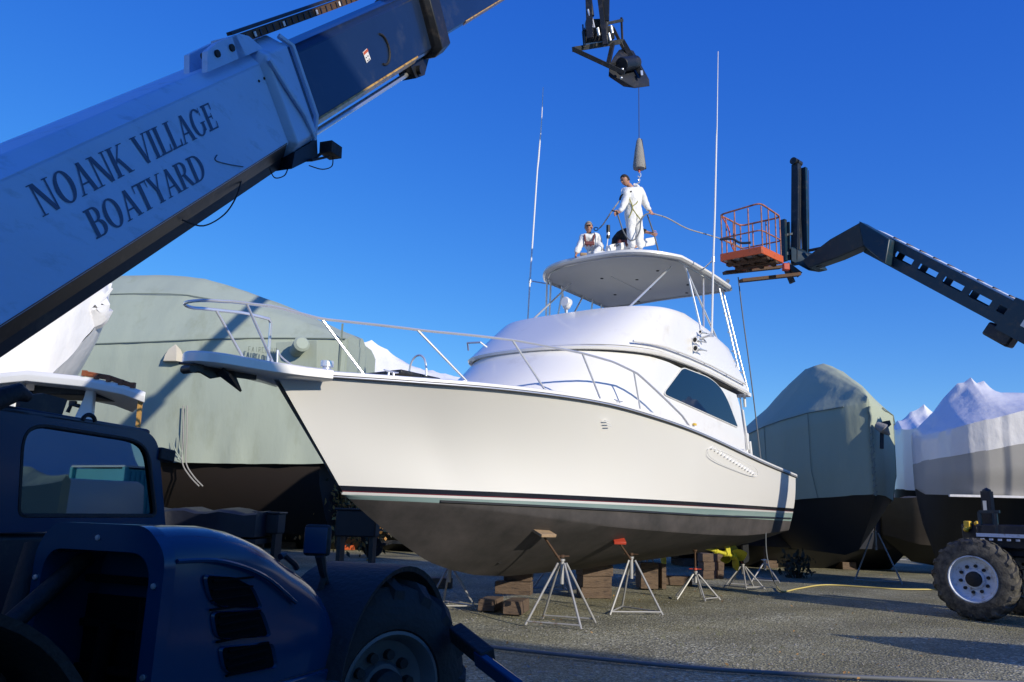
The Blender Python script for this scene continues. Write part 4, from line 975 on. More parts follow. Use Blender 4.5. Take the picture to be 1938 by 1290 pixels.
b = MB(); b.cyl(bp(2.5, -.135, .24), bp(4.93, -.15, .24), .024, 12); b.build('extension_rod', M['alu'], ld)
# cable track above the boom
b = MB(); b.loft([[bp(u, v+.015*math.sin(u*1.1), l) for v, l in ((.625, .02), (.675, .02), (.675, .09), (.625, .09))] for u in [2.25+.15*k for k in range(22)]]); tr = b.build('cable_track', M['rust'], ld)
b = MB(); b.loft([[bp(u, v+.015*math.sin(u*1.1), l) for v, l in ((.685, .03), (.705, .03), (.705, .07), (.685, .07))] for u in [2.25+.15*k for k in range(22)]])
for k in range(40): b.box(bp(2.28+.08*k, .65+.015*math.sin((2.28+.08*k)*1.1), .017), (.012, .006, .04), Matrix.Rotation(-R(43.4), 3, 'Y'))
b.build('track_cover', M['blackmetal'], tr)
b = MB()
for u in (2.45, 2.8, 3.25, 3.6, 4.0): b.box(bp(u, .65+.015*math.sin(u*1.1), .012), (.022, .004, .03), Matrix.Rotation(-R(43.4), 3, 'Y'))
b.build('track_tags', M['sticker'], tr)
b = MB()
b.bar(bp(-3.0, .495, -.001), bp(2.36, .495, -.001), .005, .004, (0, 1, 0)); b.build('weld_seam', M['boomwhite'], ld)
# oval slot and sticker on the middle section
b = MB(); b.tube([bp(4.12+.135*math.cos(a)*.9, .20+.12*math.sin(a), .040) for a in [R(-120+k*14) for k in range(15)]], .010, 6); b.build('access_slot', M['rubber'], sec2)
b = MB(); b.box(bp(3.83, .215, .043), (.085, .004, .085), Matrix.Rotation(-R(43.4+8), 3, 'Y')); sk = b.build('warning_label', M['sticker'], sec2)
b = MB(); b.box(bp(3.83, .245, .0405), (.085, .002, .02), Matrix.Rotation(-R(43.4+8), 3, 'Y')); b.build('label_band', M['orange'], sk)
b = MB()
for i, (du, dv) in enumerate(((-.02, .0), (.015, .005), (-.01, -.025), (.02, -.02))): b.box(bp(3.83+du, .205+dv, .0405), (.018, .002, .008), Matrix.Rotation(-R(43.4), 3, 'Y'))
b.build('label_print', M['black'], sk)
b = MB(); b.tube([bp(2.1, -.1, .2), bp(2.5, -.17, .14), bp(2.75, -.24, .1), bp(2.86, -.22, .06)], .012, 6)
la = tp(626, 284, .72); b.build('lamp_arm', M['rubber'], ld)
b = MB(); b.tube([bp(2.58, -.2, .1), tp(590, 303, .72), tp(622, 296, .72)], .010, 6); b.box(la, (.13, .10, .085), Matrix.Rotation(-.05, 3, 'Y')); b.build('boom_lamp', M['rubber'], ld, bevel=.008)
b = MB(); b.tube(spline([tp(345, 416, .78), tp(385, 427, .78), tp(425, 405, .78), tp(448, 370, .78), tp(458, 335, .80)]), .0045, 6); b.build('loose_hose', M['rubber'], ld); b = MB(); b.tube(spline([tp(510, 318, .78), tp(520, 336, .78), tp(538, 332, .78), tp(545, 318, .8)]), .004, 6); b.build('loose_hose', M['rubber'], ld); b = MB(); b.tube(spline([tp(585, 313, .75), tp(610, 320, .75), tp(628, 314, .74), tp(630, 296, .72)]), .004, 6); b.build('loose_hose', M['rubber'], ld)
b = MB()
for px, py in ((490, 153), (500, 148), (546, 236)): b = MB(); b.lathe(tp(px, py, .748), (0, -1, 0), [(0, .009), (.004, .008), (.005, 0)], 8); b.build('rivet', M['rubber'], ld)
# painted scratch mark
b = MB(); b.tube(spline([tp(411, 293, .747), tp(407, 300, .747), tp(412, 305, .747), tp(435, 311, .747), tp(460, 315, .747)]), .0035, 5); b.build('paint_scratch', M['textblue'], ld)

# ---- lettering, a slab-serif capital alphabet drawn with strokes
TK, TN, SF = .170, .060, .07                                    # thick, thin, serif, in units of letter height
def glyph(ch):
    """list of polygons in a box 1 high"""
    P = []
    def stroke(x0, y0, x1, y1, w): 
        # a slanted stroke with horizontal ends
        P.append([(x0-w/2, y0), (x0+w/2, y0), (x1+w/2, y1), (x1-w/2, y1)])
    def serif(x, y, w): P.append([(x-w/2, y), (x+w/2, y), (x+w/2, y+(.035 if y < .5 else -.035)), (x-w/2, y+(.035 if y < .5 else -.035))])
    def hbar(x0, x1, y, h=TN): P.append([(x0, y-h/2), (x1, y-h/2), (x1, y+h/2), (x0, y+h/2)])
    def arc(cx, cy, rx, ry, a0, a1, n=16, tk=TK, tn=TN):
        for i in range(n):
            q = []
            for a, inn in ((a0+(a1-a0)*i/n, 0), (a0+(a1-a0)*(i+1)/n, 0), (a0+(a1-a0)*(i+1)/n, 1), (a0+(a1-a0)*i/n, 1)):
                c_, s_ = math.cos(R(a)), math.sin(R(a))
                q.append((cx+c_*(rx-(tk if inn else 0)), cy+s_*(ry-(tn if inn else 0))))
            P.append(q)
    adv = .8
    if ch == 'N':
        stroke(.14, 0, .14, 1, TN); stroke(.17, 1, .70, 0, TK); stroke(.74, 0, .74, 1, TN); serif(.14, 0, .26); serif(.10, 1, .26); serif(.74, 1, .26); adv = .92
    elif ch == 'O': arc(.42, .5, .40, .52, 0, 360, 28); adv = .88
    elif ch == 'A': stroke(.12, 0, .42, 1, TN); stroke(.72, 0, .42, 1, TK); hbar(.20, .60, .33); serif(.12, 0, .26); serif(.72, 0, .32); adv = .86
    elif ch == 'K': stroke(.18, 0, .18, 1, TK); stroke(.24, .42, .68, 1, TN); stroke(.38, .58, .76, 0, TK); serif(.18, 0, .36); serif(.18, 1, .36); serif(.70, 1, .28); serif(.76, 0, .32); adv = .92
    elif ch == 'V': stroke(.14, 1, .42, 0, TK); stroke(.70, 1, .42, 0, TN); serif(.14, 1, .36); serif(.70, 1, .26); adv = .82
    elif ch == 'I': stroke(.18, 0, .18, 1, TK); serif(.18, 0, .36); serif(.18, 1, .36); adv = .38
    elif ch == 'L': stroke(.18, 0, .18, 1, TK); serif(.18, 1, .36); hbar(.0, .62, .03, .06); P.append([(.56, 0), (.63, 0), (.66, .26), (.62, .26)]); adv = .68
    elif ch == 'G': arc(.42, .5, .40, .52, 42, 322, 26); stroke(.70, .12, .70, .44, TK*.9); hbar(.54, .86, .44, .04); P.append([(.69, .70), (.73, .70), (.73, 1.0), (.70, 1.0)]); adv = .90
    elif ch == 'E': stroke(.18, 0, .18, 1, TK); hbar(.0, .60, .97, .06); hbar(.0, .62, .03, .06); hbar(.2, .50, .5, .06); P.append([(.55, .74), (.60, .74), (.60, 1), (.56, 1)]); P.append([(.58, 0), (.63, 0), (.66, .26), (.62, .26)]); P.append([(.46, .38), (.50, .38), (.50, .62), (.46, .62)]); adv = .70
    elif ch == 'B': stroke(.18, 0, .18, 1, TK); hbar(.0, .40, .97, .06); hbar(.0, .42, .03, .06); hbar(.2, .40, .52, .06); arc(.38, .75, .26, .25, -90, 90, 12, TK*.85, .06); arc(.40, .275, .31, .275, -90, 90, 12, TK, .06); adv = .76
    elif ch == 'T': stroke(.36, 0, .36, 1, TK); hbar(.0, .72, .97, .06); serif(.36, 0, .34); P.append([(.0, .72), (.03, .72), (.05, 1), (.0, 1)]); P.append([(.69, .72), (.72, .72), (.72, 1), (.67, 1)]); adv = .74
    elif ch == 'Y': stroke(.14, 1, .40, .45, TK); stroke(.68, 1, .42, .45, TN); stroke(.41, 0, .41, .5, TK); serif(.14, 1, .34); serif(.68, 1, .26); serif(.41, 0, .34); adv = .78
    elif ch == 'R': stroke(.18, 0, .18, 1, TK); hbar(.0, .40, .97, .06); hbar(.2, .40, .50, .06); arc(.38, .735, .28, .265, -90, 90, 12, TK*.9, .06); stroke(.42, .5, .72, 0, TK); serif(.18, 0, .36); serif(.76, 0, .26); adv = .84
    elif ch == 'D': stroke(.18, 0, .18, 1, TK); hbar(.0, .36, .97, .06); hbar(.0, .36, .03, .06); arc(.34, .5, .48, .5, -90, 90, 18, TK, .06); adv = .88
    elif ch == ' ': adv = .42
    return P, adv
def write(text, p0, p1, h, updir, nrm_, m_, name, parent, thick=.003, widthk=None):
    """text from p0 to p1 along the baseline, h tall"""
    p0, p1 = V(p0), V(p1); tot = sum(glyph(c)[1] for c in text); w = (p1-p0).length/tot; xd = (p1-p0).normalized(); b = MB(); x = 0; k = 0
    for ch in text:
        P, adv = glyph(ch)
        for poly in P:
            k += 1; off = nrm_*(thick+.00012*(k % 9))
            f = [b.bm.verts.new(p0 + xd*((x+px)*w) + updir*(py*h) + off) for px, py in poly]
            try: b.bm.faces.new(f)
            except ValueError: pass
        x += adv
    return b.build(name, m_, parent, normals=False)
n1, e1 = tp(80, 411, .75), tp(415, 240, .75); write('NOANK VILLAGE', n1, e1, .145, BV, V((0, -1, 0)), M['textblue'], 'lettering', ld)
n1, e1 = tp(182, 453, .75), tp(394, 334, .75); write('BOATYARD', n1, e1, .142, BV, V((0, -1, 0)), M['textblue'], 'lettering', ld)

# ---- boom head: goose-neck, coupler, lattice jib with winch
HY = 16.2
def hd(px, py, Y=HY): return TF_.l(at(px, py, Y))
tipb = bp(15.9, .22, .23)
b = MB(); b.bar(tipb, hd(1118, -60, 15.9), .34, .34, (0, 1, 0)); b.build('gooseneck', M['blackmetal'], ld, bevel=.02)
b = MB()
for dY in (-.16, .16):
    b.bar(hd(1112, -70, 16+dY), hd(1117, 72, 16+dY), .07, .14, (0, 1, 0)); b.bar(hd(1128, -60, 16+dY), hd(1146, 84, 16+dY), .06, .10, (0, 1, 0))
b.bar(hd(1147, -20, 15.8), hd(1146, 40, 15.9), .06, .16, (0, 1, 0)); b.build('head_link', M['blackmetal'], ld)
b = MB(); b.cyl(hd(1108, -60, 15.85), hd(1120, 30, 15.85), .055, 12); b.build('tilt_cylinder', M['blackmetal'], ld)
b = MB(); b.cyl(hd(1113, 18, 15.83), hd(1121, 52, 15.83), .028, 12); b.cyl(hd(1117, 18, 15.86), hd(1125, 52, 15.86), .02, 10); b.build('cylinder_rod', M['steel'], ld)
b = MB(); b.bar(hd(1104, 70), hd(1160, 62), .30, .32, (0, 1, 0)); b.bar(hd(1108, 48), hd(1150, 46), .2, .25, (0, 1, 0)); b.bar(hd(1146, 36, 15.9), hd(1148, 84, 15.9), .04, .07, (0, 1, 0)); b.build('coupler', M['blackmetal'], ld, bevel=.02)
for px, py in ((1131, 60), (1156, 56), (1152, 70)): b = MB(); b.cyl(hd(px, py-7, 15.88), hd(px+3, py+7, 15.9), .035, 10); b.build('hydraulic_fitting', M['alu'], ld)
NA, NB = hd(1085, 93, 16.0), hd(1178, 78, 16.5)
TA, TB = hd(1182, 138, 15.9), hd(1215, 142, 16.4)
b = MB()
b.bar(NA, NB, .11, .11, (0, 1, 0)); b.bar(NA, TA, .09, .10, (0, 1, 0)); b.bar(NB, TB, .10, .12, (0, 1, 0))
mid1 = NA.lerp(TA, .68); mid2 = NB.lerp(TB, .52); b.bar(mid1, mid2, .08, .08, (0, 1, 0)); b.bar(mid1, NA.lerp(NB, .80), .08, .09, (0, 1, 0))
b.bar(hd(1149, 44, 16.3), hd(1178, 38, 16.5), .07, .07, (0, 1, 0)); b.bar(hd(1176, 33, 16.5), hd(1178, 78, 16.5), .04, .05, (0, 1, 0)); b.bar(hd(1160, 52, 16.4), hd(1182, 96, 16.5), .06, .07, (0, 1, 0))
b.bar(hd(1103, 46, 16.0), hd(1105, 90, 16.0), .03, .03, (0, 1, 0)); b.bar(hd(1106, 52, 16.0), hd(1108, 90, 16.0), .02, .02, (0, 1, 0))
b.build('jib_frame', M['blackmetal'], ld, bevel=.006)
b = MB(); ga, gb = hd(1192, 100, 16.5), hd(1222, 150, 16.5)
wbx = [hd(px, py, Y) for px, py, Y in ((1192, 97, 16.55), (1199, 95, 16.7), (1229, 150, 16.7), (1230, 163, 16.6), (1201, 167, 16.4), (1173, 148, 16.1), (1174, 128, 16.2), (1183, 110, 16.3))]
b.prism(wbx, (-.18, .22, -.02)); b.cyl(hd(1176, 122, 16.0), hd(1203, 118, 16.4), .16, 18); b.build('winch_housing', M['tealdk'], ld, bevel=.015)
b = MB(); b.ball(hd(1178, 131, 15.93), .035); b.ball(hd(1176, 147, 15.93), .03); b.bar(hd(1214, 134, 16.3), hd(1215, 143, 16.3), .05, .05); b.build('winch_bolt', M['alu'], ld)
# hoist wire, weight and hook: one hanging thing
HP = at(1209, 166, 15.85)
wt = empty('hoist_weight', (HP.x, HP.y, at(1207, 320, 15.85).z))
zt = at(1209, 262, 15.85).z - wt.location.z; ztop = HP.z - wt.location.z
b = MB(); b.lathe((0, 0, 0), (0, 0, 1), [(0, .09), (.01, .125), (.08, .135), (zt*.6, .095), (zt-.05, .055), (zt, .03), (zt+.005, 0)], 24); b.build('weight', M['concrete'], wt)
b = MB(); b.loft([[V((.118-.085*f+.0, -.03, zt*f)), V((.15-.09*f, -.03, zt*f)), V((.15-.09*f, .03, zt*f)), V((.118-.085*f, .03, zt*f))] for f in (.02, .35, .7, .97)]); b.build('cover_flap', M['ropedk'], wt)
b = MB(); b.cyl((0, 0, zt-.02), (0, 0, ztop), .008, 8); b.build('hoist_wire', M['ropedk'], wt)
b = MB(); b.cyl((0, 0, 0.02), (0, 0, -.07), .022, 8); b.build('swivel', M['redpaint'], wt)
b = MB(); b.tube([V((.03*math.sin(a), 0, -.13+.05*math.cos(a))) for a in [R(-20+k*20) for k in range(15)]], [.014]*13+[.010, .005], 8)
for k in range(3): b.tube([V((.018*math.cos(a)*(k % 2), .018*math.cos(a)*((k+1) % 2), -.20-.045*k+.028*math.sin(a))) for a in [2*PI*j/10 for j in range(11)]], .007, 5)
b.build('hook', M['steel'], wt)
tag(wt, 'grey tapered hoist weight with hook hanging on a thin wire above the standing worker', 'hoist weight')
# ------------------------------------------------------------------ stored boats under covers
def frame_between(a, c):
    """root frame with local x from a to c (horizontal)"""
    a, c = V(a), V(c); d = c-a; return Frame(V((a.x, a.y, 0)), math.atan2(d.y, d.x)), math.hypot(d.x, d.y)
def cloth(rows, nu=6, amp=.03, seed=0, sag=0.0):
    """refine a list of rings and ripple them"""
    out = []
    for i in range(len(rows)-1):
        for k in range(nu):
            t = k/nu; tt = t
            out.append([p.lerp(q, tt) - V((0, 0, sag*math.sin(PI*t)*(1 if j not in (0, len(rows[i])-1) else 0))) for j, (p, q) in enumerate(zip(rows[i], rows[i+1]))])
    out.append(rows[-1]); o2 = []
    for r_ in out:
        q = []
        for j in range(len(r_)-1):
            for k in range(4): q.append(r_[j].lerp(r_[j+1], k/4))
        q.append(r_[-1]); o2.append(q)
    for r_ in o2:
        for p in r_:
            w = noise.noise(V((p.x*1.1+seed, p.y*1.1, p.z*.5)))*amp + noise.noise(V((p.x*3.1+seed, p.y*3.1, p.z*1.1)))*amp*.5
            p.y += w; p.z += w*.5; p.x += w*.5
    return o2
M['vent'] = mat('cream_vent_cloth', (.55, .50, .40), .8, vary=.1)
# ---- big sage-green covered yacht, back left
gA, gB = V((-18.2, 24.8, 0)), V((-4.5, 23.4, 0)); gF, gL = frame_between(gA, gB)
gy = empty('covered_yacht', gF.loc, math.atan2((gB-gA).y, (gB-gA).x))
tag(gy, 'huge yacht under a sage green canvas cover on stands, back left behind the white bow', 'boat')
def gz(px, py, y=-2.3):
    n_ = gF.b @ V((0, 1, 0)); return gF.l(onplane(px, py, gF.w((0, y, 0)), n_))
ridge_px = [(150, 560), (205, 534), (260, 527), (330, 526), (400, 530), (480, 555), (540, 578), (600, 603), (650, 628), (684, 641)]
rid = [gz(px, py, 0) for px, py in ridge_px]; seam = [gz(px, py, -2.2) for px, py in ((110, 655), (300, 648), (480, 638), (640, 631), (680, 632))]
foot = [gz(px, py, -2.3) for px, py in ((285, 873), (450, 877), (625, 874), (690, 874))]
def zr(x): return interp(x, sorted((p.x, p.z) for p in rid))
def zs_(x): return interp(x, sorted((p.x, p.z) for p in seam))
def zf(x): return interp(x, sorted((p.x, p.z) for p in foot))
def gw(x): return 2.3*min(1, .45+.55*min(1, x/4.5))*(1-.34*max(0, (x-(gL-4.5))/4.5)**1.6)
x1 = gL; xs = [x1*(i/26) for i in range(27)]; rows = []
for x in xs:
    w = gw(x); r_, s_ = zr(x), zs_(x); f_ = zf(x) - (0.0 if x > 6 else 0.0)
    s_ = min(s_, r_-.05); k1 = s_+(r_-s_)*.62
    half = [V((x, -w*.99, f_)), V((x, -w*1.02, f_+(s_-f_)*.5)), V((x, -w, s_)), V((x, -w*.70, k1)), V((x, -w*.32, r_-.12)), V((x, 0, r_))]
    rows.append(half + [V((p.x, -p.y, p.z)) for p in reversed(half[:-1])])
b = MB(); rr = cloth(rows, 3, .05, 2)
# lower hem puckers
for r_ in rr:
    for j, p in enumerate(r_):
        if j < 5 or j > len(r_)-6:
            p.y += .05*math.sin(p.x*5.5+2*noise.noise(V((p.x, 0, 0))))*max(0, 1-(p.z-zf(p.x))/1.3)
b.loft(rr, close=False); cov = b.build('canvas_cover', M['canvas'], gy, ang=40)
b = MB(); b.tube([V((x, -gw(x)-.05, zs_(x))) for x in xs], .018, 5); b.tube([V((x, -gw(x)*.70-.02, zs_(x)+(zr(x)-zs_(x))*.62+.03)) for x in xs[:20]], .015, 5); b.build('seam', M['seam'], cov)
# end panel straps and flap at the right end
b = MB()
for dx in (-.12,): b.box((gL+dx, -gw(gL)-.06, (zr(gL)+zf(gL))/2+.9), (.05, .03, 2.2))
b.build('lacing_strip', M['seam'], gy)
b = MB(); b.box((gL+.02, 0, (zf(gL)+zs_(gL))/2), (.05, 2.9, zs_(gL)-zf(gL))); b.build('transom_flap', M['canvas'], gy)
# tucked stern opening panel and exhaust sock
q0, q1 = gz(522, 652), gz(632, 640)
b = MB(); b.prism([gz(522, 648, -2.37), gz(600, 643, -2.37), gz(600, 710, -2.37), gz(528, 706, -2.37)], (0, .04, 0)); b.build('sewn_panel', M['canvas'], cov, bevel=.01)
e0 = gz(560, 664, -2.35); b = MB(); b.lathe(e0, (.75, -1, .3), [(0, .18), (.35, .20), (.50, .22), (.56, .16), (.57, 0)], 14); b.build('exhaust_sock', M['canvas'], cov)
v0 = gz(330, 670, -2.38); b = MB()
b.loft([[v0+V((.30*c_*k, -.20*k*(1 if abs(c_) < .9 else .1), .0)) + V((0, 0, z)) for c_ in (-1, -.6, 0, .6, 1)] for k, z in ((1, -.22), (.9, -.05), (.6, .12), (.05, .27))], close=False); b.build('canvas_vent', M['woodlt'] and M['vent'], cov)
# faded sailmaker's stencil
def stencil(text, px0, py0, px1, py1, h):
    b = MB(); a, c_ = gz(px0, py0, -2.335), gz(px1, py1, -2.335); n_ = len(text); d_ = (c_-a)/n_
    seg = {'A': 'ab fb ef cd', 'I': 'i', 'R': 'a b c e g', 'C': 'lu', 'L': 'l', 'O': 'o', 'U': 'u', 'G': 'g', 'H': 'h', 'F': 'f'}
    w = d_.length*.62
    for i, ch in enumerate(text):
        o = a+d_*i; X = d_.normalized(); Z = V((0, 0, 1))
        def s_(x0, z0, x1_, z1): b.bar(o+X*(x0*w)+Z*(z0*h), o+X*(x1_*w)+Z*(z1*h), .004, .03, (0, 1, 0))
        if ch in 'FRLHE': s_(0, 0, 0, 1)
        if ch in 'FRE': s_(0, 1, .9, 1); s_(0, .5, .7, .5)
        if ch == 'R': s_(.9, 1, .9, .5); s_(.3, .5, .9, 0)
        if ch in 'LE': s_(0, 0, .9, 0)
        if ch == 'A': s_(0, 0, .5, 1); s_(.5, 1, 1, 0); s_(.2, .35, .8, .35)
        if ch == 'I': s_(.5, 0, .5, 1)
        if ch in 'COGU': s_(0, 0, 0, 1); s_(0, 0, .9, 0)
        if ch in 'COG': s_(0, 1, .9, 1)
        if ch in 'OU': s_(.9, 0, .9, 1)
        if ch == 'G': s_(.9, 0, .9, .5)
        if ch == 'H': s_(.9, 0, .9, 1); s_(0, .5, .9, .5)
    return b.build('stencil_lettering', M['seam'], cov)
stencil('FAIRCLOUGH', 470, 665, 535, 669, .14)
# rope ends hanging from the hem
for k, (px, py) in enumerate(((345, 874), (352, 874))):
    p = gz(px, py, -2.45); b = MB(); b.tube(spline([p+V((-.15, 0, 1.5)), p+V((-.05, 0, .6)), p, p+V((.25, -.02, -.35)), p+V((.55, -.02, -.62))]), .018, 6); b.build('tie_rope', M['rope'], gy)
# hem gathered in radiating folds at the tie
b = MB(); p = gz(347, 876, -2.42)
for k in range(9):
    a = R(100+k*8); L_ = .55+.3*math.sin(k*2.3); b.tube([p, p+V((math.cos(a)*L_*.6, -.04, math.sin(a)*L_*.55)), p+V((math.cos(a)*L_, .03, math.sin(a)*L_))], [.012, .02, .004], 6)
b.build('gathered_folds', M['canvas'], cov)
# hull below the cover, deepened and darkened to stand for shade beneath
b = MB(); rows = []
for i in range(14):
    x = 1.5+(gL-2.0)*i/13; w = gw(x)*.9; zb = 1.15+1.4*max(0, 1-x/4)
    rows.append([V((x, -w, zf(x)+.1)), V((x, -w*.93, 2.2)), V((x, -w*.45, zb+.15)), V((x, 0, zb-.35)), V((x, w*.45, zb+.15)), V((x, w*.93, 2.2)), V((x, w, zf(x)+.1))])
b.loft(rows, close=False); b.build('hull', M['antifoul'], gy, ang=40)
b = MB(); b.tube([V((gL-3.8, -1.0, 1.95)), V((gL-3.3, -1.0, 1.5))], .05, 8); b.prism([(5.5, -.1, 1.5), (9, -.1, 1.45), (8.6, -.1, .55), (6.0, -.1, .55)], (0, .2, 0)); b.build('keel', M['antifoul'], gy)

# ---- generic shrink-wrapped boat: stations from bow (x = 0) aft
def wrapped(name, a, c_, st, film, label, group=None, hullm=None, side_m=None, amp=.04, seed=1, bands=None, sag=.05, soft=False):
    """st rows: x, half beam, z bottom, z knuckle, z deck, z ridge"""
    Fr, L_ = frame_between(a, c_); d = V(c_)-V(a)
    root = empty(name, Fr.loc, math.atan2(d.y, d.x)); rows = []; low = []
    zz_ = [q[5] for q in st]; zs2 = [(zz_[max(0, i-1)]+zz_[i]*1.2+zz_[min(len(st)-1, i+1)]+.6*zz_[max(0, i-2)]+.6*zz_[min(len(st)-1, i+2)])/4.4 for i in range(len(st))]
    for k_, (x, w, z0, zk, z1, z2) in enumerate(st):
        zm = zs2[k_]
        if bands:
            half = [V((x, -w, zk)), V((x, -w*1.03, z1))]
        else:
            half = [V((x, -w*.86, z0)), V((x, -w*.98, zk)), V((x, -w, z1))]
        half += [V((x, -w*.62, z1+(zm-z1)*.42)), V((x, -w*.32, z1+(zm-z1)*.80)), V((x, -w*.14, z1+(zm-z1)*.96)), V((x, 0, zm))] if soft else [V((x, -w*.55, z1+(zm-z1)*.42)), V((x, -w*.16, z1+(zm-z1)*.84)), V((x, 0, z2))]
        rows.append(half + [V((p.x, -p.y, p.z)) for p in reversed(half[:-1])])
        low.append([V((x, -w, zk+.01)), V((x, -w*.97, (zk+z0)/2)), V((x, -w*.86, z0)), V((x, w*.86, z0)), V((x, w*.97, (zk+z0)/2)), V((x, w, zk+.01))])
    b = MB(); b.loft(cloth(rows, 5, amp, seed, sag), close=False); b.build('shrink_film' if film is M['wrap'] else 'canvas_cover', film, root, ang=45)
    if bands:
        b = MB(); b.loft(cloth(low, 4, amp*.3, seed+4), close=False); b.build('wrapped_side', bands, root, ang=45)
    return root, Fr
def underhull(root, st, m_, keel=True, dz=.9):
    b = MB(); rows = []
    for x, w, z0, *_ in st: rows.append([V((x, -w*.84, z0+.02)), V((x, -w*.45, z0-dz*.45*min(1, w))), V((x, 0, z0-dz*min(1, w*.8))), V((x, w*.45, z0-dz*.45*min(1, w))), V((x, w*.84, z0+.02))])
    b.loft(rows, close=False); b.build('hull_bottom', m_, root, ang=40)
# right: sage-green covered boat, bow towards the camera
gs = [(0, .05, 2.3, 3.0, 4.62, 4.65), (.35, .50, 2.28, 3.0, 4.58, 4.85), (1.2, 1.15, 2.2, 2.95, 4.50, 5.45), (2.1, 1.6, 2.15, 2.9, 4.38, 6.1), (2.9, 1.85, 2.15, 2.9, 4.28, 6.45), (3.7, 2.0, 2.15, 2.9, 4.18, 6.5), (4.8, 2.1, 2.15, 2.9, 4.05, 6.3), (6.5, 2.2, 2.15, 2.9, 3.9, 5.7), (9.5, 2.2, 2.2, 2.9, 3.7, 5.0), (12, 2.0, 2.3, 2.9, 3.6, 4.5)]
g2, g2F = wrapped('covered_boat', (9.35, 20.6, 0), (9.55, 32.6, 0), gs, M['canvas2'], '', amp=.035, seed=9, sag=.01, soft=True)
tag(g2, 'boat under a grey green canvas cover, bow to the camera, right of the white stern', 'boat')
underhull(g2, gs, M['darkhull'], dz=1.45)  # dark bottom made deeper to fill the shade beneath
b = MB(); b.tube([V((-.04, .02*math.sin(k*1.9), 4.55-.12*k)) for k in range(20)], .035, 6)
for k in range(10): b.tube([V((-.05, -.05, 3.9-.17*k)), V((-.08, .06, 3.82-.17*k))], .015, 5)
b.build('bow_lacing', M['seam'], g2)
for sg in (1, -1):
    b = MB(); b.tube([V((x, sg*(w+.02), z1)) for x, w, z0, zk, z1, z2 in gs[1:]], .014, 5); b.build('edge_seam', M['seam'], g2)
    for x, w, z0, zk, z1, z2 in gs[2:8:2]:
        b = MB(); b.tube([V((x, sg*(w+.02), z1)), V((x, sg*(w*.98+.02), zk)), V((x, sg*(w*.86+.02), z0))], .008, 5); b.build('tie_strap', M['seam'], g2)
p = g2F.l(at(1668, 812, 20.5)); b = MB(); b.tube([p+V((0, .1, .1)), p+V((-.15, 0, 0)), p+V((-.1, -.15, -.15))], [.10, .14, .03], 10); b.build('exposed_anchor', M['concrete'], g2)
b = MB(); b.prism([g2F.l(at(px, py, 20.85)) for px, py in ((1659, 812), (1672, 797), (1684, 795), (1687, 803), (1670, 820))], (.10, 0, 0)); b.cyl(p+V((-.02, 0, -.1)), p+V((-.06, .05, -.5)), .05, 10); b.build('cover_opening', M['darkhull'], g2)
p = g2F.l(at(1497, 822, 22.6)); b = MB(); b.loft([[p+V((-.02, .10*c_*k, z)) + V((-.12*k*(abs(c_) < .8), 0, 0)) for c_ in (-1, -.5, .5, 1)] for k, z in ((1, -.1), (.8, .05), (.1, .2))], close=False); b.build('canvas_vent', M['canvas'], g2)
# right: near white-wrapped boat, broadside
def W_(px, py, Y): return at(px, py, Y)
wa, wc = at(1726, 880, 19.6), at(2350, 880, 17.8)
ws = []
Frw, Lw = frame_between(wa, wc)
def lz(px, py, y=-.0):
    n_ = Frw.b @ V((0, 1, 0)); return Frw.l(onplane(px, py, Frw.w((0, y, 0)), n_))
for px, w, pb_, pk, pd, pr in ((1728, .12, 925, 878, 833, 826), (1745, .6, 935, 872, 826, 812), (1775, 1.2, 936, 866, 819, 795), (1797, 1.5, 937, 863, 813, 782), (1830, 1.8, 937, 857, 803, 752), (1864, 1.9, 938, 852, 794, 724), (1878, 1.9, 938, 849, 792, 722), (1893, 1.9, 938, 846, 788, 712), (1906, 1.95, 939, 844, 785, 723), (1921, 1.95, 939, 841, 781, 719), (1945, 1.95, 940, 838, 775, 745), (2100, 1.9, 941, 830, 760, 740), (2260, 1.7, 943, 830, 760, 750)):
    q = lz(px, pd, -w); zz = [lz(px, v_, -w*(.86 if i == 0 else 1)).z for i, v_ in enumerate((pb_, pk, pd))]; zr_ = lz(px, pr, 0).z
    ws.append((q.x, w, zz[0], zz[1], zz[2], zr_))
w1, w1F = wrapped('shrink_wrapped_boat', wa, wc, ws, M['wrap'], '', amp=.05, seed=21, bands=M['greyhull'], sag=0)
tag(w1, 'near boat in peaked white shrink film over grey wrapped sides, right edge behind the machine', 'boat')
underhull(w1, ws, M['darkhull'], dz=1.5)  # deepened dark bottom fills the shade under the film
b = MB(); b.box(((ws[2][0]+ws[-1][0])/2, -1.75, ws[3][2]-.02), (ws[-1][0]-ws[2][0], .12, .05)); b.build('film_hem', M['wrap'], w1)
# right: farther white-wrapped boat
wa, wc = at(1690, 880, 31), at(2050, 880, 29)
Frw, Lw = frame_between(wa, wc); ws = []
for px, w, pb_, pk, pd, pr in ((1690, .5, 925, 860, 812, 806), (1707, 1.2, 927, 850, 812, 800), (1739, 1.7, 929, 845, 808, 779), (1768, 1.8, 930, 842, 806, 765), (1793, 1.8, 932, 842, 806, 784), (1830, 1.8, 935, 842, 806, 790), (1990, 1.6, 935, 842, 806, 792)):
    q = lz(px, pd, -w); zz = [lz(px, v_, -w*(.86 if i == 0 else 1)).z for i, v_ in enumerate((pb_, pk, pd))]; ws.append((q.x, w, zz[0], zz[1], zz[2], lz(px, pr, 0).z))
w2, _q = wrapped('shrink_wrapped_boat', wa, wc, ws, M['wrap'], '', amp=.05, seed=33)
tag(w2, 'farther boat in white shrink film between the green cover and the grey sided boat', 'boat')
underhull(w2, ws, M['darkhull'], dz=1.6)  # dark bottom deepened for shade, as on the nearer boats
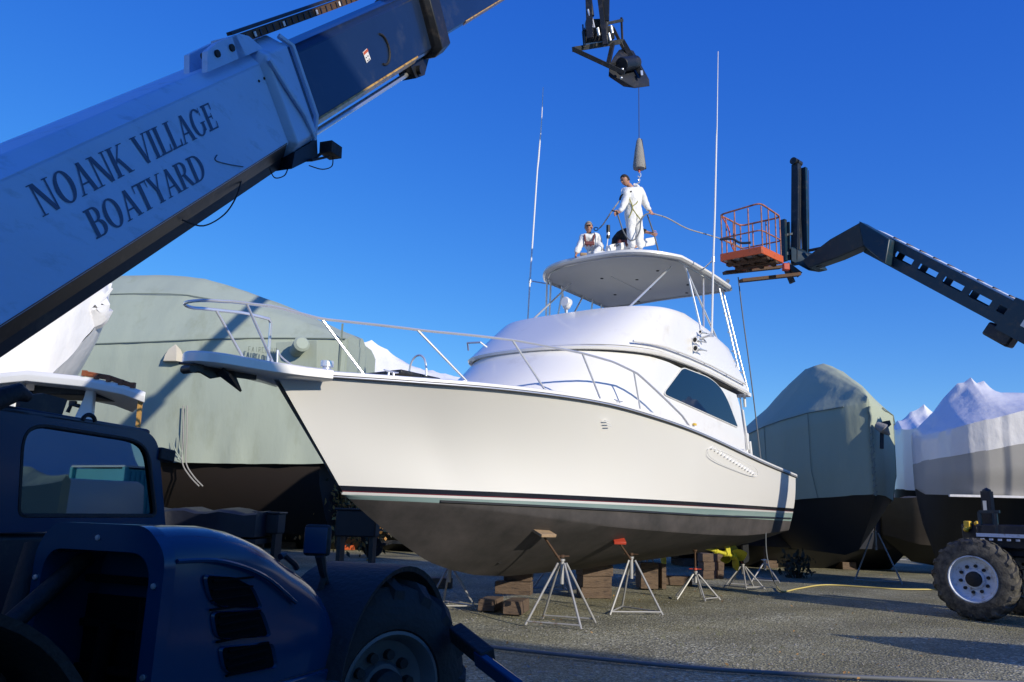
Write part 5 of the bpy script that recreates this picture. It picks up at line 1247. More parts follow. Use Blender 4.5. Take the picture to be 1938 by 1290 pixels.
# between: white-wrapped boat far behind the white boat's foredeck
wa, wc = at(640, 760, 33), at(1010, 760, 36)
Frw, Lw = frame_between(wa, wc); ws = []
for px, w, pb_, pk, pd, pr in ((600, 1.0, 900, 800, 740, 690), (650, 1.6, 905, 800, 740, 668), (686, 1.8, 905, 800, 735, 648), (712, 1.8, 905, 800, 730, 644), (745, 1.8, 905, 800, 730, 662), (775, 1.8, 905, 800, 730, 682), (810, 1.8, 905, 800, 730, 697), (838, 1.8, 905, 800, 735, 702), (862, 1.7, 905, 800, 735, 708), (900, 1.2, 900, 800, 740, 716), (960, .5, 900, 800, 745, 730)):
    q = lz(px, pd, -w); zz = [lz(px, v_, -w*(.86 if i == 0 else 1)).z for i, v_ in enumerate((pb_, pk, pd))]; ws.append((q.x, w, zz[0], zz[1], zz[2], lz(px, pr, 0).z))
w3, _q = wrapped('shrink_wrapped_boat', wa, wc, ws, M['wrap'], '', amp=.05, seed=41)
tag(w3, 'boat in white shrink film whose sloping peak shows just above the white boat\'s foredeck', 'boat')
underhull(w3, ws, M['darkhull'])
# left: white-wrapped flaring bow behind the pale boom
wa, wc = at(205, 620, 15.6), at(-420, 700, 14.0)
Frw, Lw = frame_between(wa, wc); ws = []
for px, w, pb_, pk, pd, pr in ((211, .06, 590, 570, 545, 534), (204, .25, 606, 575, 548, 529), (190, .45, 640, 590, 555, 530), (165, .8, 680, 610, 565, 535), (130, 1.1, 735, 640, 590, 548), (90, 1.3, 790, 660, 600, 560), (0, 1.6, 850, 700, 620, 560), (-150, 1.8, 880, 720, 640, 480), (-300, 1.8, 900, 720, 650, 460), (-420, 1.6, 900, 720, 650, 520)):
    q = lz(px, pd, 0); zz = [lz(px, v_, 0).z for v_ in (pb_, pk, pd)]; ws.append((q.x, w, zz[0], zz[1], zz[2], lz(px, pr, 0).z))
ws.sort()
w4, w4F = wrapped('shrink_wrapped_boat', wa, wc, ws, M['wrap'], '', amp=.09, seed=52)
tag(w4, 'white shrink wrapped boat at far left, its flaring crumpled bow showing under the pale boom', 'boat')
underhull(w4, ws, M['wrap'], dz=.35)
b = MB(); c_ = w4F.l(at(176, 588, 15.3))
rows = []
for k, (d_, r_) in enumerate(((0, .30), (.10, .26), (.22, .16), (.30, .04))):
    rows.append([c_+V((-d_*.2, d_, 0))+V((math.cos(a)*r_*1.1, 0, math.sin(a)*r_*(1.35 if k < 2 else 1)))+V((noise.noise(V((a*2, k, 1)))*.08, 0, noise.noise(V((a*2, k, 4)))*.1)) for a in [2*PI*j/14 for j in range(14)]])
b.loft(rows); b.build('film_bulge', M['wrap'], w4, ang=30)
b = MB(); s0, s1 = w4F.l(at(212, 545, 15.2)), w4F.l(at(118, 690, 15.0)); b.tube([s0, s0.lerp(s1, .35)+V((.05, 0, .05)), s0.lerp(s1, .7), s1], [.03, .05, .05, .03], 6); b.build('stem_fold', M['wrap'], w4)

# ---- open white pilothouse boat behind the loader's cab
PY = 11.6
ph = empty('pilothouse_boat', at(150, 960, PY)*1.0, 0); ph.location = (at(150, 960, PY).x, PY, 0)
def pl(px, py, Y=PY): return at(px, py, Y)-ph.location
M['house'] = mat('pilothouse_gelcoat', (0.78, 0.78, 0.77), 0.3, coat=.3, vary=.04)
b = MB()
roof = [(-60, 712, PY-.3), (52, 701, PY-.3), (160, 712, PY-.3), (236, 727, PY-.3), (276, 742, PY-.3)]
rowa = [pl(px, py, Y) for px, py, Y in roof]
b.loft([[p+V((0, 0, -.15)), p+V((0, -.02, -.06)), p, p+V((-.5, .9, .10)), p+V((-1.0, 1.8, .0)), p+V((-1.0, 1.8, -.10))] for p in rowa]); b.build('roof', M['house'], ph, bevel=.01)
b = MB()
def pil(pts, w, d_=.08): 
    for (p, q) in zip(pts, pts[1:]): b.bar(p, q, d_, w, (0, 1, 0))
pil([pl(48, 705), pl(35, 745), pl(20, 800)], .14)
b.loft([[pl(172, 722)+V((-.05, 0, 0)), pl(186, 722), pl(186, 722)+V((0, .09, 0)), pl(172, 722)+V((-.05, .09, 0))], [pl(158, 752), pl(177, 742), pl(177, 742)+V((0, .09, 0)), pl(158, 752)+V((0, .09, 0))], [pl(140, 790), pl(173, 790), pl(173, 790)+V((0, .09, 0)), pl(140, 790)+V((0, .09, 0))], [pl(110, 798), pl(172, 810), pl(172, 810)+V((0, .09, 0)), pl(110, 798)+V((0, .09, 0))], [pl(0, 830), pl(168, 850), pl(168, 850)+V((0, .09, 0)), pl(0, 830)+V((0, .09, 0))]])
pil([pl(-60, 735), pl(40, 722)], .10); pil([pl(60, 712), pl(180, 722)], .12)
b.build('window_frame', M['house'], ph, bevel=.015)
b = MB(); b.box(pl(110, 735)+V((0, .5, 0)), (.9, .7, .14)); b.box(pl(0, 740)+V((0, .6, 0)), (.7, .7, .12)); b.build('headliner', M['blackmetal'], ph, bevel=.02)
for px, py in ((77, 719), (108, 722), (138, 726), (20, 716), (6, 718)):
    b = MB(); b.box(pl(px, py, PY-.25), (.05, .03, .06)); b.build('fixing_clip', M['alu'], ph)
b = MB(); b.tube([pl(128, 780), pl(135, 765), pl(150, 768)], .03, 6); b.box(pl(138, 763), (.09, .06, .07)); b.build('wiper_motor', M['blackmetal'], ph)
b = MB(); b.tube([pl(158, 708, PY-.3), pl(205, 716, PY-.3), pl(252, 731, PY-.3)], .025, 6); b.tube([pl(160, 704, PY-.3), pl(207, 712, PY-.3), pl(253, 728, PY-.3)], .02, 6)
for t in (0, .25, .5, .75, 1): p = pl(160, 706, PY-.3).lerp(pl(252, 729, PY-.3), t); b.box(p, (.06, .05, .08))
b.build('teak_handrail', M['teak'], ph)
b = MB(); b.tube([pl(190, 724, PY-.28), pl(215, 734, PY-.28), pl(250, 744, PY-.28)], [.03, .035, .03], 8); b.build('rolled_curtain', M['blackmetal'], ph)
b = MB(); b.cyl(pl(267, 744, PY-.2), V((pl(265, 820, PY-.2).x, pl(265, 820, PY-.2).y, 1.35)), .036, 4); b.build('timber_post', M['post'], ph)
hs_ = []
b = MB()
for x, w in ((-4.5, 1.0), (-3.5, 1.15), (-1, 1.15), (-.1, .8), (.1, .5)):
    hs_.append([V((x, 1-w, 1.75)), V((x, 1-w*.95, 1.4)), V((x, 1-w*.5, .9)), V((x, 1, .65)), V((x, 1+w*.5, .9)), V((x, 1+w*.95, 1.4)), V((x, 1+w, 1.75))])
b.loft(hs_, close=True); b.build('hull', M['darkhull'], ph)
b = MB(); b.box((-1.3, 1, 1.9), (2.0, 1.5, .3)); b.build('deckhouse', M['darkhull'], ph)
tag(ph, 'small boat with open white pilothouse roof on a yellow timber post behind the loader', 'boat')

# off to the right, outside the frame: a boat added to cast shade across the gravel
ws = [(0, .1, 1.2, 1.3, 1.9, 1.95), (.8, .8, .9, 1.2, 1.8, 2.15), (2, 1.05, .8, 1.1, 1.7, 2.3), (4, 1.15, .8, 1.0, 1.6, 2.2), (5.2, 1.0, .8, 1.0, 1.5, 1.8)]
w5, _q = wrapped('shade_runabout', (8.5, 8.1, 0), (13.0, 5.7, 0), ws, M['canvas2'], '', seed=60)
underhull(w5, ws, M['darkhull'], dz=.55)
b = MB(); b.box((2.4, 0, .3), (4.4, 1.1, .1))
for x in (2.2, 3.0):
    for sg in (1, -1): b.cyl((x, sg*.95, .3), (x, sg*1.13, .3), .3, 18)
b.build('trailer', M['blackmetal'], w5)
tag(w5, 'small covered runabout on a trailer, added out of view to cast shade on the gravel', 'boat')
# ------------------------------------------------------------------ blue yard crane: wheel at lower right, boom in from the right edge
cw = at(1841, 1108, 14.35); ncr = V((-.72, -.69, 0)).normalized()
crz = math.atan2(-.77, .64); CF = Frame(V((cw.x, cw.y, 0)), crz)           # local x runs along the chassis, towards the near right
yc = empty('yard_crane', CF.loc, crz)
tag(yc, 'dark blue wheeled yard crane at right, its cranked boom holding up the orange platform', 'crane')
def cl(px, py, Y): return CF.l(at(px, py, Y))
nlc = CF.m @ ncr
wheel(yc, (0, 0, .685), nlc, .685, .46, .40, M['tyre'], M['rim'], 20)
wheel(yc, (0.1, 2.25, .685), (0.05, 1, 0), .685, .46, .40, M['tyre'], M['rim'], 20)
wheel(yc, (3.6, 0.0, .685), (0, -1, 0), .685, .46, .40, M['tyre'], M['rim'], 20)
wheel(yc, (3.6, 2.25, .685), (0, 1, 0), .685, .46, .40, M['tyre'], M['rim'], 20)
def cp(px, py, y):                                              # pixel on the plane local y
    n_ = CF.b @ V((0, 1, 0)); return CF.l(onplane(px, py, CF.w((0, y, 0)), n_))
b = MB(); b.box((1.9, 1.12, 1.35), (4.5, 1.0, .55)); b.box((0.1, 1.12, .7), (.3, 1.8, .25)); b.box((3.6, 1.12, .7), (.3, 1.8, .25))
q0 = cp(1850, 1010, .55)
b.box((q0.x+2.2, 1.1, 1.42), (4.4, 1.25, .42)); b.build('chassis', M['tealdk'], yc, bevel=.03)
b = MB(); b.box((q0.x+2.2, .40, cp(1860, 1012, .4).z), (4.3, .10, .06)); plate = b.build('running_board', M['rim'], yc)
b = MB()
for k in range(30): b.box((q0.x+.15+.14*k, .345, cp(1860, 1020, .35).z), (.06, .02, .035))
b.build('tread_teeth', M['rim'], plate)
b = MB(); p = cp(1868, 960, .75); b.box((p.x, .8, p.z-.02), (.16, .16, .62)); b.lathe((p.x, .8, p.z+.27), (0, 0, 1), [(0, .08), (.05, .07), (.09, .0)], 12); b.build('stack', M['tealdk'], yc, bevel=.02)
b = MB(); b.box((p.x-.02, .715, p.z+.02), (.06, .01, .2)); b.build('stack_badge', M['alu'], yc)
b = MB()
for px in (1856, 1887): q = cp(px, 1000, .5); b.bar((q.x, .5, q.z-.1), (q.x, .5, cp(px, 968, .5).z), .05, .05)
b.bar(cp(1853, 968, .5), cp(1892, 968, .5), .05, .05); b.build('guard_frame', M['teal'], yc)
p = cp(1832, 993, .6); b = MB(); b.box(p, (.10, .14, .14)); b.ball(p+V((.15, 0, .03)), .045); b.ball(p+V((-.02, -.05, -.08)), .05); b.build('corner_lamp', M['yellow2'], yc, bevel=.01)
# tower and boom
k1 = cl(1643, 428, 17.0); e1_ = cl(1938, 600, 14.6)
root_b = CF.l(V((13.2, 10.2, 2.6)))
dirb = (e1_-k1).normalized(); k0 = cl(1640, 470, 17.0)
A = cl(1655, 460, 17.0); Bm = cl(1938, 608, 14.6)
ext = A+(Bm-A).normalized()*((Bm-A).length*2.3)
def girder(a, c_, h0, h1, w, m_, name, slots=0):
    a, c_ = V(a), V(c_); d_ = (c_-a).normalized(); up_ = V((0, 0, 1)) - d_*d_.z; up_.normalize(); sd_ = d_.cross(up_)
    L_ = (c_-a).length; b = MB(); n0_ = 0
    for sgn in (-1, 1):
        o = sd_*(sgn*w/2)
        if slots:
            b.bar(a+o+up_*(h0*.34), c_+o+up_*(h1*.34), .02, h0*.34, up_); b.bar(a+o-up_*(h0*.31), c_+o-up_*(h1*.31), .021, h0*.40, up_)
            n_ = slots; 
            for i in range(n_+1):
                t0 = (i*1.0-.13)/n_; t1 = (i*1.0+.13)/n_
                t0, t1 = max(0, t0), min(1, t1); b.bar(a.lerp(c_, t0)+o+up_*(h0*.04), a.lerp(c_, t1)+o+up_*(h0*.04), .019, h0*.42, up_)
        else: b.bar(a+o, c_+o, .02, h0, up_)
    b.bar(a+up_*h0*.5, c_+up_*h1*.5, w, .02, up_); b.bar(a-up_*h0*.5, c_-up_*h1*.5, w, .02, up_)
    return b.build(name, m_, yc)
gd = girder(A, A+(Bm-A)*1.02, .52, .50, .34, M['teal'], 'boom_girder', 6)
girder(A+(Bm-A)*.93, ext, .66, .66, .50, M['teal'], 'boom_base')
d_ = (Bm-A).normalized(); up_ = (V((0, 0, 1))-d_*d_.z).normalized(); sd_ = d_.cross(up_)
b = MB(); b.bar(A+up_*.275+sd_*0-d_*0, A+(Bm-A)*.93+up_*.275, .30, .05, up_); b.build('top_plate', M['rim'], gd)
b = MB()
for i in range(9): b.box(A.lerp(Bm, .12+.095*i)+up_*.30, (.03, .31, .02))
b.build('plate_bolt', M['rust'], gd)
b = MB(); q = A+(Bm-A)*.95-up_*.42; b.bar(q-d_*.3, q+d_*.25, .3, .28, up_); b.build('boom_clamp', M['tealdk'], yc, bevel=.04)
q = A+(Bm-A)*1.03; b = MB(); b.bar(q+sd_*-.27+up_*.1, q+d_*.9+sd_*-.27+up_*.1, .01, .35, up_); b.bar(q+sd_*.27+up_*.1, q+d_*.9+sd_*.27+up_*.1, .01, .35, up_); b.build('name_plate', M['sticker'], yc)
# knee and dropping arm to the mast foot
D0 = cl(1545, 515, 18.0)
b = MB(); kp = [cl(px, py, Y) for px, py, Y in ((1642, 424, 17.0), (1668, 442, 17.0), (1672, 492, 17.0), (1645, 465, 17.0), (1600, 487, 17.5), (1545, 512, 18.0), (1527, 498, 18.0), (1585, 458, 17.5))]
kp = [cl(*q_) for q_ in ((1642, 424, 17.0), (1700, 458, 16.5), (1692, 505, 16.5), (1650, 470, 17.0))]
b.prism(kp, (sd_*.34)); b.prism([cl(*q_) for q_ in ((1642, 426, 17.0), (1650, 470, 17.0), (1600, 492, 17.5), (1545, 511, 18.0), (1532, 498, 18.0), (1586, 457, 17.5))], sd_*.30)
b.build('boom_knee', M['teal'], yc, bevel=.02)
b = MB(); b.cyl(cl(1530, 474, 18.0), cl(1590, 462, 17.5), .035, 10); b.cyl(cl(1590, 462, 17.5), cl(1625, 440, 17.2), .06, 12); b.build('levelling_cylinder', M['blackmetal'], yc)
b = MB(); b.tube(spline([cl(1625, 432, 17.1), cl(1595, 448, 17.3), cl(1580, 475, 17.5), cl(1560, 498, 17.7), cl(1545, 505, 17.8)]), .014, 6); b.build('boom_hose', M['rubber'], yc)
b = MB(); b.prism([cl(*q_) for q_ in ((1496, 466, 18.1), (1528, 480, 18.1), (1548, 508, 18.0), (1530, 512, 18.1), (1497, 494, 18.1))], (.1, .3, 0)); b.build('mast_foot', M['teal'], yc, bevel=.02)
# mast
mz0, mz1 = at(1510, 500, 18.2).z, at(1508, 308, 18.2).z; mx = at(1509, 400, 18.2)
b = MB()
pA, pB = cl(1507, 312, 18.2), cl(1506, 500, 18.2); b.bar(pA, pB, .16, .17, (1, 0, 0)); b.build('mast_channel', M['blackmetal'], yc)
pA, pB = cl(1521, 318, 18.25), cl(1525, 500, 18.25); b = MB(); b.bar(pA, pB, .10, .15, (1, 0, 0)); b.build('mast_rail', M['teal'], yc)
pA, pB = cl(1505, 306, 18.2), cl(1511, 308, 18.2); b = MB(); b.cyl(pA+V((0, -.1, 0)), pA+V((0, .1, 0)), .09, 14); b.cyl(pB+V((0, -.09, 0)), pB+V((0, .09, 0)), .07, 14); b.build('mast_pulley', M['blackmetal'], yc)
b = MB(); b.tube([cl(1513, 320, 18.05), cl(1514, 400, 18.05), cl(1518, 470, 18.05)], .012, 6); b.tube([cl(1530, 322, 18.1), cl(1531, 400, 18.1), cl(1531, 480, 18.1)], .008, 6); b.build('mast_hose', M['rubber'], yc)
pA, pB = cl(1482, 416, 18.2), cl(1484, 494, 18.2); b = MB(); b.bar(pA, pB, .10, .14, (1, 0, 0)); b.bar(cl(1492, 420, 18.2), cl(1494, 492, 18.2), .05, .06, (1, 0, 0)); b.bar(cl(1484, 445, 18.2), cl(1515, 440, 18.2), .05, .05); b.bar(cl(1484, 480, 18.2), cl(1510, 480, 18.2), .08, .08); b.build('fork_carriage', M['teal'], yc)
b = MB(); b.bar(cl(1487, 505, 18.2), cl(1500, 535, 18.2), .08, .12, (1, 0, 0)); b.bar(cl(1488, 500, 18.2), cl(1514, 520, 18.2), .12, .12); b.build('carriage_foot', M['blackmetal'], yc)
# forks
f0a, f0b = cl(1371, 516, 17.55), cl(1478, 505, 18.05); f1a, f1b = cl(1402, 531, 17.0), cl(1512, 519, 17.5)
b = MB(); b.bar(f0a, f0b, .15, .07); b.build('fork', M['rust'], yc); b = MB(); b.bar(f1a, f1b, .15, .07); b.build('fork', M['rust'], yc)

# ------------------------------------------------------------------ orange work platform standing on the forks
fl = [at(1367, 493, 18.0), at(1445, 487, 17.2), at(1478, 497, 18.3), at(1392, 508, 19.1)]
zf0 = at(1371, 516, 17.55).z + .10
BX0, BX1 = .0, 1.55
bo = at(1366, 500, 18.05); bk = empty('work_platform', (bo.x, bo.y, zf0), 0)
# corners measured on the floor plane
def fz(px, py, z=0.0): return atz(px, py, zf0+z)-bk.location
c0, c1, c2 = fz(1364, 493), fz(1442, 478), fz(1482, 497)
c3 = c0+(c2-c1)
def poly_box(cs, z0, z1): b.prism([p+V((0, 0, z0-p.z)) for p in cs], (0, 0, z1-z0))
b = MB()
for i in range(4): 
    p, q = [c0, c1, c2, c3][i], [c1, c2, c3, c0][i]; b.bar(V((p.x, p.y, .07)), V((q.x, q.y, .07)), .03, .17)
b.build('toe_board', M['orange'], bk, bevel=.01)
b = MB(); poly_box([c0, c1, c2, c3], 0.0, .02)
b.build('floor_plate', M['alu'], bk)
b = MB()
for t in (.2, .5, .8): b.bar(c0.lerp(c1, t)+V((0, 0, -c0.z-.03)), c3.lerp(c2, t)+V((0, 0, -c0.z-.03)), .08, .05)
for t in (.3, .7): b.bar(c0.lerp(c3, t)+V((0, 0, -c0.z-.045)), c1.lerp(c2, t)+V((0, 0, -c0.z-.045)), .14, .05)
b.build('floor_beam', M['rust'], bk)
cs = [V((p.x, p.y, 0)) for p in (c0, c1, c2, c3)]
H1 = 1.08
gate = MB()
def rail(pts, r_=.02): b = MB(); b.tube(pts, r_, 8); b.build('rail', M['railor'], bk)
up = V((0, 0, 1))
top_ = [cs[0]+up*H1, cs[1]+up*(H1+.06), cs[2]+up*H1, cs[3]+up*H1]
rp = roundpoly([p for p in top_], .14, 4); rail(rp+[rp[0]], .021)
mid_ = [p+up*(.52) for p in cs]; rp = roundpoly(mid_, .12, 4); rail(rp+[rp[0]], .017)
for i in range(4):
    p, q = cs[i], cs[(i+1) % 4]; n_ = 3 if i % 2 == 0 else 3
    for k in range(n_):
        w = p.lerp(q, (k+.12)/n_); b = MB(); b.cyl(w+up*.1, w+up*H1, .016, 8); b.build('upright', M['railor'], bk)
b = MB(); b.tube(spline([cs[3].lerp(cs[0], .9)+up*H1, cs[3].lerp(cs[0], .6)+up*.85, cs[3].lerp(cs[0], .5)+up*.5, cs[3].lerp(cs[0], .3)+up*.35, cs[3].lerp(cs[0], .1)+up*.3]), .016, 8); b.build('gate_bar', M['orange'], bk)
b = MB(); b.tube(spline([cs[0]+up*.5, cs[0].lerp(cs[1], .3)+up*.45, cs[0].lerp(cs[1], .5)+up*.32, cs[0].lerp(cs[1], .75)+up*.28]), .028, 8); b.build('hose_bundle', M['ropedk'], bk)
b = MB(); b.box(cs[2].lerp(cs[1], .1)+V((.1, 0, -.12)), (.14, .14, .16)); b.build('red_connector', M['redpaint'], bk, bevel=.02)
tag(bk, 'rusty orange work platform with guard rails, empty, standing on the crane forks', 'work platform')

# ------------------------------------------------------------------ hoses and ropes (each its own thing)
def line(name, pts, r_, m_, label, cat='rope'):
    b = MB(); b.tube(pts, r_, 8); return tag(b.build(name, m_, ang=80), label, cat)
g5 = ground(1475, 1108)
line('hose', spline([at(1397, 524, 17.4), at(1406, 600, 17.5), at(1422, 720, 17.6), at(1440, 870, 17.7), at(1449, 950, 17.75), at(1450, 1040, 17.8), at(1461, 1090, 17.9), ground(1470, 1110)+up*.02]), .014, M['hosegrey'], 'dark hose hanging from the orange platform down past the white stern to the gravel', 'hose')
line('hose', [p+up*.02 for p in spline([ground(1470, 1112), ground(1482, 1121), ground(1512, 1115), ground(1562, 1108), ground(1640, 1112), ground(1700, 1116), ground(1790, 1117), ground(1850, 1120)])], .016, M['hoseyellow'], 'yellow hose lying across the gravel towards the crane wheel', 'hose')
line('hose', [p+up*.03 for p in spline([ground(840, 1214), ground(905, 1226), ground(1100, 1248), ground(1300, 1268), ground(1500, 1281), ground(1700, 1290), ground(1960, 1300)])], .022, M['hosegrey'], 'thick dark hose lying on the shaded gravel along the bottom', 'hose')
# ------------------------------------------------------------------ people
def skinmesh(chains, sub=2):
    """chains: lists of (point, radius); the first point of the first chain is the root; chains join at equal points"""
    bm = bmesh.new(); idx = {}; rad = {}
    def key(p): return (round(p[0], 4), round(p[1], 4), round(p[2], 4))
    for ch in chains:
        prev = None
        for p, r_ in ch:
            k = key(p)
            if k not in idx: idx[k] = bm.verts.new(p); rad[idx[k]] = r_
            v = idx[k]
            if prev is not None and prev is not v:
                try: bm.edges.new((prev, v))
                except ValueError: pass
            prev = v
    bm.verts.index_update(); rl = [rad[v] for v in bm.verts]
    me = bpy.data.meshes.new('tmp'); bm.to_mesh(me); bm.free()
    o = bpy.data.objects.new('tmp', me); C.objects.link(o)
    md = o.modifiers.new('skin', 'SKIN'); me_ = o.data
    if not me_.skin_vertices: me_.skin_vertices.update() if hasattr(me_.skin_vertices, 'update') else None
    sv = me_.skin_vertices[0].data
    for i, r_ in enumerate(rl): sv[i].radius = (r_, r_) if not isinstance(r_, tuple) else r_; sv[i].use_root = (i == 0)
    md.use_smooth_shade = True
    if sub: sb = o.modifiers.new('sub', 'SUBSURF'); sb.levels = sub; sb.render_levels = sub
    dg = bpy.context.evaluated_depsgraph_get(); dg.update()
    res = bpy.data.meshes.new_from_object(o.evaluated_get(dg))
    bpy.data.objects.remove(o); return res
def merge(bm, me, mi):
    n0 = len(bm.faces); bm.from_mesh(me); bm.faces.ensure_lookup_table()
    for f in bm.faces[n0:]: f.material_index = mi
def head(b, c, fwd, r_=.105, hat=False):
    """head mesh with features; c centre, fwd facing; materials: 0 skin 1 eye 2 lip"""
    f = V(fwd).normalized(); s_ = V((0, 0, 1)).cross(f).normalized(); u_ = f.cross(s_)
    rot = Matrix((f, s_, u_)).transposed()
    b.mi = 0
    g = bmesh.ops.create_uvsphere(b.bm, u_segments=22, v_segments=16, radius=1.0)['verts']
    for v in g:
        x, y, z = v.co
        jaw = 1-.28*max(0, -z)**1.2; nx_ = x*(.93 if x > 0 else 1.02); v.co = V((nx_*r_*.95*(jaw if x < 0 else 1-.10*max(0, -z)), y*r_*.76*jaw, z*r_*1.18))
        if x > .5: v.co.x -= .006*math.exp(-((z-.12)/.12)**2)*(1 if abs(y) > .15 else 0)
    bmesh.ops.transform(b.bm, matrix=Matrix.Translation(V(c)) @ rot.to_4x4(), verts=g)
    b._tag({q for v in g for q in v.link_faces})
    P = lambda x, y, z: V(c)+f*x*r_+s_*y*r_+u_*z*r_
    b.loft([[P(.86, .05, .12), P(.86, -.05, .12), P(.86, -.05, .10), P(.86, .05, .10)], [P(1.06, .10, -.22), P(1.06, -.10, -.22), P(.85, -.14, -.30), P(.85, .14, -.30)]])
    for sg in (1, -1):
        b.ball(P(-.02, sg*.76, -.02), (r_*.18, r_*.07, r_*.27), rot, 8)
        b.mi = 1; b.ball(P(.83, sg*.30, .10), (r_*.06, r_*.11, r_*.06), rot, 8); b.box(P(.86, sg*.30, .27), (r_*.1, r_*.30, r_*.06), rot); b.mi = 0
    b.mi = 2; b.box(P(.80, 0, -.58), (r_*.12, r_*.36, r_*.07), rot); b.mi = 0
    return rot
def hand(b, w, d, side, curl=.8, L_=.175):
    """w wrist, d direction of the hand, side = direction of the thumb"""
    w, d = V(w), V(d).normalized(); s_ = (V(side)-d*V(side).dot(d)).normalized(); n_ = d.cross(s_)
    b.loft([[w+d*x+s_*(y*k)+n_*(z*k2) for y, z in ((.038, .0), (.03, .014), (-.03, .014), (-.038, 0), (-.03, -.014), (.03, -.014))] for x, k, k2 in ((-.02, .7, 1.5), (.02, .9, 1.2), (.06, 1.05, 1.0), (.085, 1.0, .8))])
    for i, (off, ln) in enumerate(((.030, .072), (.010, .080), (-.011, .074), (-.030, .058))):
        p = w+d*.082+s_*off; pts = [p]; dd = d.copy(); rr = [.0095]
        for k in range(3):
            ang = curl*(.5+.35*k); dd = (Matrix.Rotation(ang*.75, 3, s_) @ dd).normalized(); p = p+dd*ln*(.42, .32, .26)[k]; pts.append(p); rr.append(.009-.001*k)
        b.tube(pts, rr, 6)
    p = w+d*.025+s_*.034; t1 = (d*.6+s_*.75).normalized(); pts = [p, p+t1*.035, p+t1*.045+d*.022-n_*.008, p+t1*.042+d*.045-n_*.024]; b.tube(pts, [.013, .012, .010, .008], 6)
def figure(name, loc, label, J, suit_m, hat=None, hair=True, facing=(-.7, -.7, -.25), sleeves=True, hands_=None, legs=True, extra=None):
    """J: joints in metres relative to loc"""
    root = empty(name, loc); tag(root, label, 'person')
    g = {k: V(v) for k, v in J.items()}
    pel, ch, nk, hdp = g['pelvis'], g['chest'], g['neck'], g['head']
    sh = {s: g['sh_'+s] for s in 'lr'}
    def arms(k_, cut=1.0, root_=None):
        out = []
        for s in 'lr':
            el, wr = g['el_'+s], g['wr_'+s]; wr2 = el.lerp(wr, cut)
            out.append([(ch, .125*k_), (sh[s], .075*k_), (sh[s].lerp(el, .5), .055*k_), (el, .048*k_), (el.lerp(wr2, .5), .042*k_), (wr2, .034*k_)])
        return out
    def legchains(k_):
        out = []
        for s in 'lr':
            if 'kn_'+s not in g: continue
            hp, kn, an = g['hip_'+s], g['kn_'+s], g['an_'+s]
            out.append([(pel, .125*k_), (hp, .095*k_), (hp.lerp(kn, .5), .082*k_), (kn, .062*k_), (kn.lerp(an, .45), .055*k_), (an, .040*k_)])
        return out
    # body: skin
    b = MB(); spine = [(pel, .115), (pel.lerp(ch, .5), .11), (ch, .12), (nk, .06), (nk.lerp(hdp, .6), .052)]
    me = skinmesh([spine]+arms(.82)+legchains(.80)); merge(b.bm, me, 0)
    rot = head(b, hdp, facing)
    b.mi = 0
    for s in 'lr':
        wr = g['wr_'+s]; d = (wr-g['el_'+s]).normalized()
        if hands_ and s in hands_: d = (d+V(hands_[s])).normalized()
        hand(b, wr, d, V(facing)+V((0, 0, .3)), .9)
    body = b.build('body', [M['skin'], M['eye'], M['lip']], root, ang=60, normals=True)
    # clothing
    b = MB(); sl_ = 1.0 if sleeves else .42
    k_ = 1.12; spine = [(pel, .165), (pel.lerp(ch, .5), .16), (ch, .165), (nk.lerp(ch, .25), .085)]
    me = skinmesh([spine]+[[(c[0][0], .14)]+[(p, r_*1.38) for p, r_ in c[1:]] for c in arms(1.0, sl_)]+[[(c[0][0], .15)]+[(p, r_*(1.25+.07*i)) for i, (p, r_) in enumerate(c[1:])] for c in legchains(1.0)]); merge(b.bm, me, 0)
    b.bm.normal_update()
    for v in b.bm.verts:
        n_ = (.5-abs(noise.noise(V((v.co.x*5, v.co.y*5, v.co.z*11)))))*.022 + noise.noise(v.co*8)*.022 + noise.noise(v.co*V((14, 14, 30)).x*.9)*.005; v.co += v.normal*n_ if v.normal.length > 0 else V((0, 0, 0))
    b.build('coverall' if suit_m is M['suit'] else 'shirt', suit_m, root, ang=80)
    # shoes
    for s in 'lr':
        if 'an_'+s in g and legs:
            an = g['an_'+s]; fx = V((facing[0], facing[1], 0)).normalized(); b = MB()
            sx = fx.cross(V((0, 0, 1)))
            z0 = -an.z*0+0
            b.loft([[V((an.x, an.y, 0))+fx*x+sx*(y*w)+V((0, 0, z*h)) for y, z in ((-.045, 0), (-.048, .5), (-.02, 1), (.02, 1), (.048, .5), (.045, 0))] for x, w, h in ((-.07, .7, .07), (-.03, .9, .10), (.05, 1, .085), (.13, 1.05, .055), (.19, .8, .035))])
            b.build('shoe', M['black'] if suit_m is not M['suit'] else M['gel2'], root)
    b = MB(); r_ = .105
    g2 = bmesh.ops.create_uvsphere(b.bm, u_segments=20, v_segments=14, radius=1.0)['verts']
    kill = []
    for v in g2:
        x, y, z = v.co; v.co = V((x*r_*1.04, y*r_*.86, z*r_*1.27))
        if (z < (.38 if x > .25 else -.25 if hat is None else .12)) or (x > .72 and z < .55): kill.append(v)
    bmesh.ops.transform(b.bm, matrix=Matrix.Translation(hdp) @ rot.to_4x4(), verts=g2)
    bmesh.ops.delete(b.bm, geom=kill, context='VERTS')
    if hat:
        f = V(facing).normalized(); s_ = V((0, 0, 1)).cross(f).normalized(); u_ = f.cross(s_)
        b.loft([[hdp+f*x+s_*y*w+u_*z for y in (-1, -.5, 0, .5, 1)] for x, w, z in ((.085, .07, .05), (.13, .065, .04), (.165, .04, .03))], close=False, caps=False)
    o = b.build('cap' if hat else 'hair', hat or M['hair'], root, ang=60); sd_ = o.modifiers.new('thick', 'SOLIDIFY'); sd_.thickness = .012
    return root, g
HTZ = 6.745
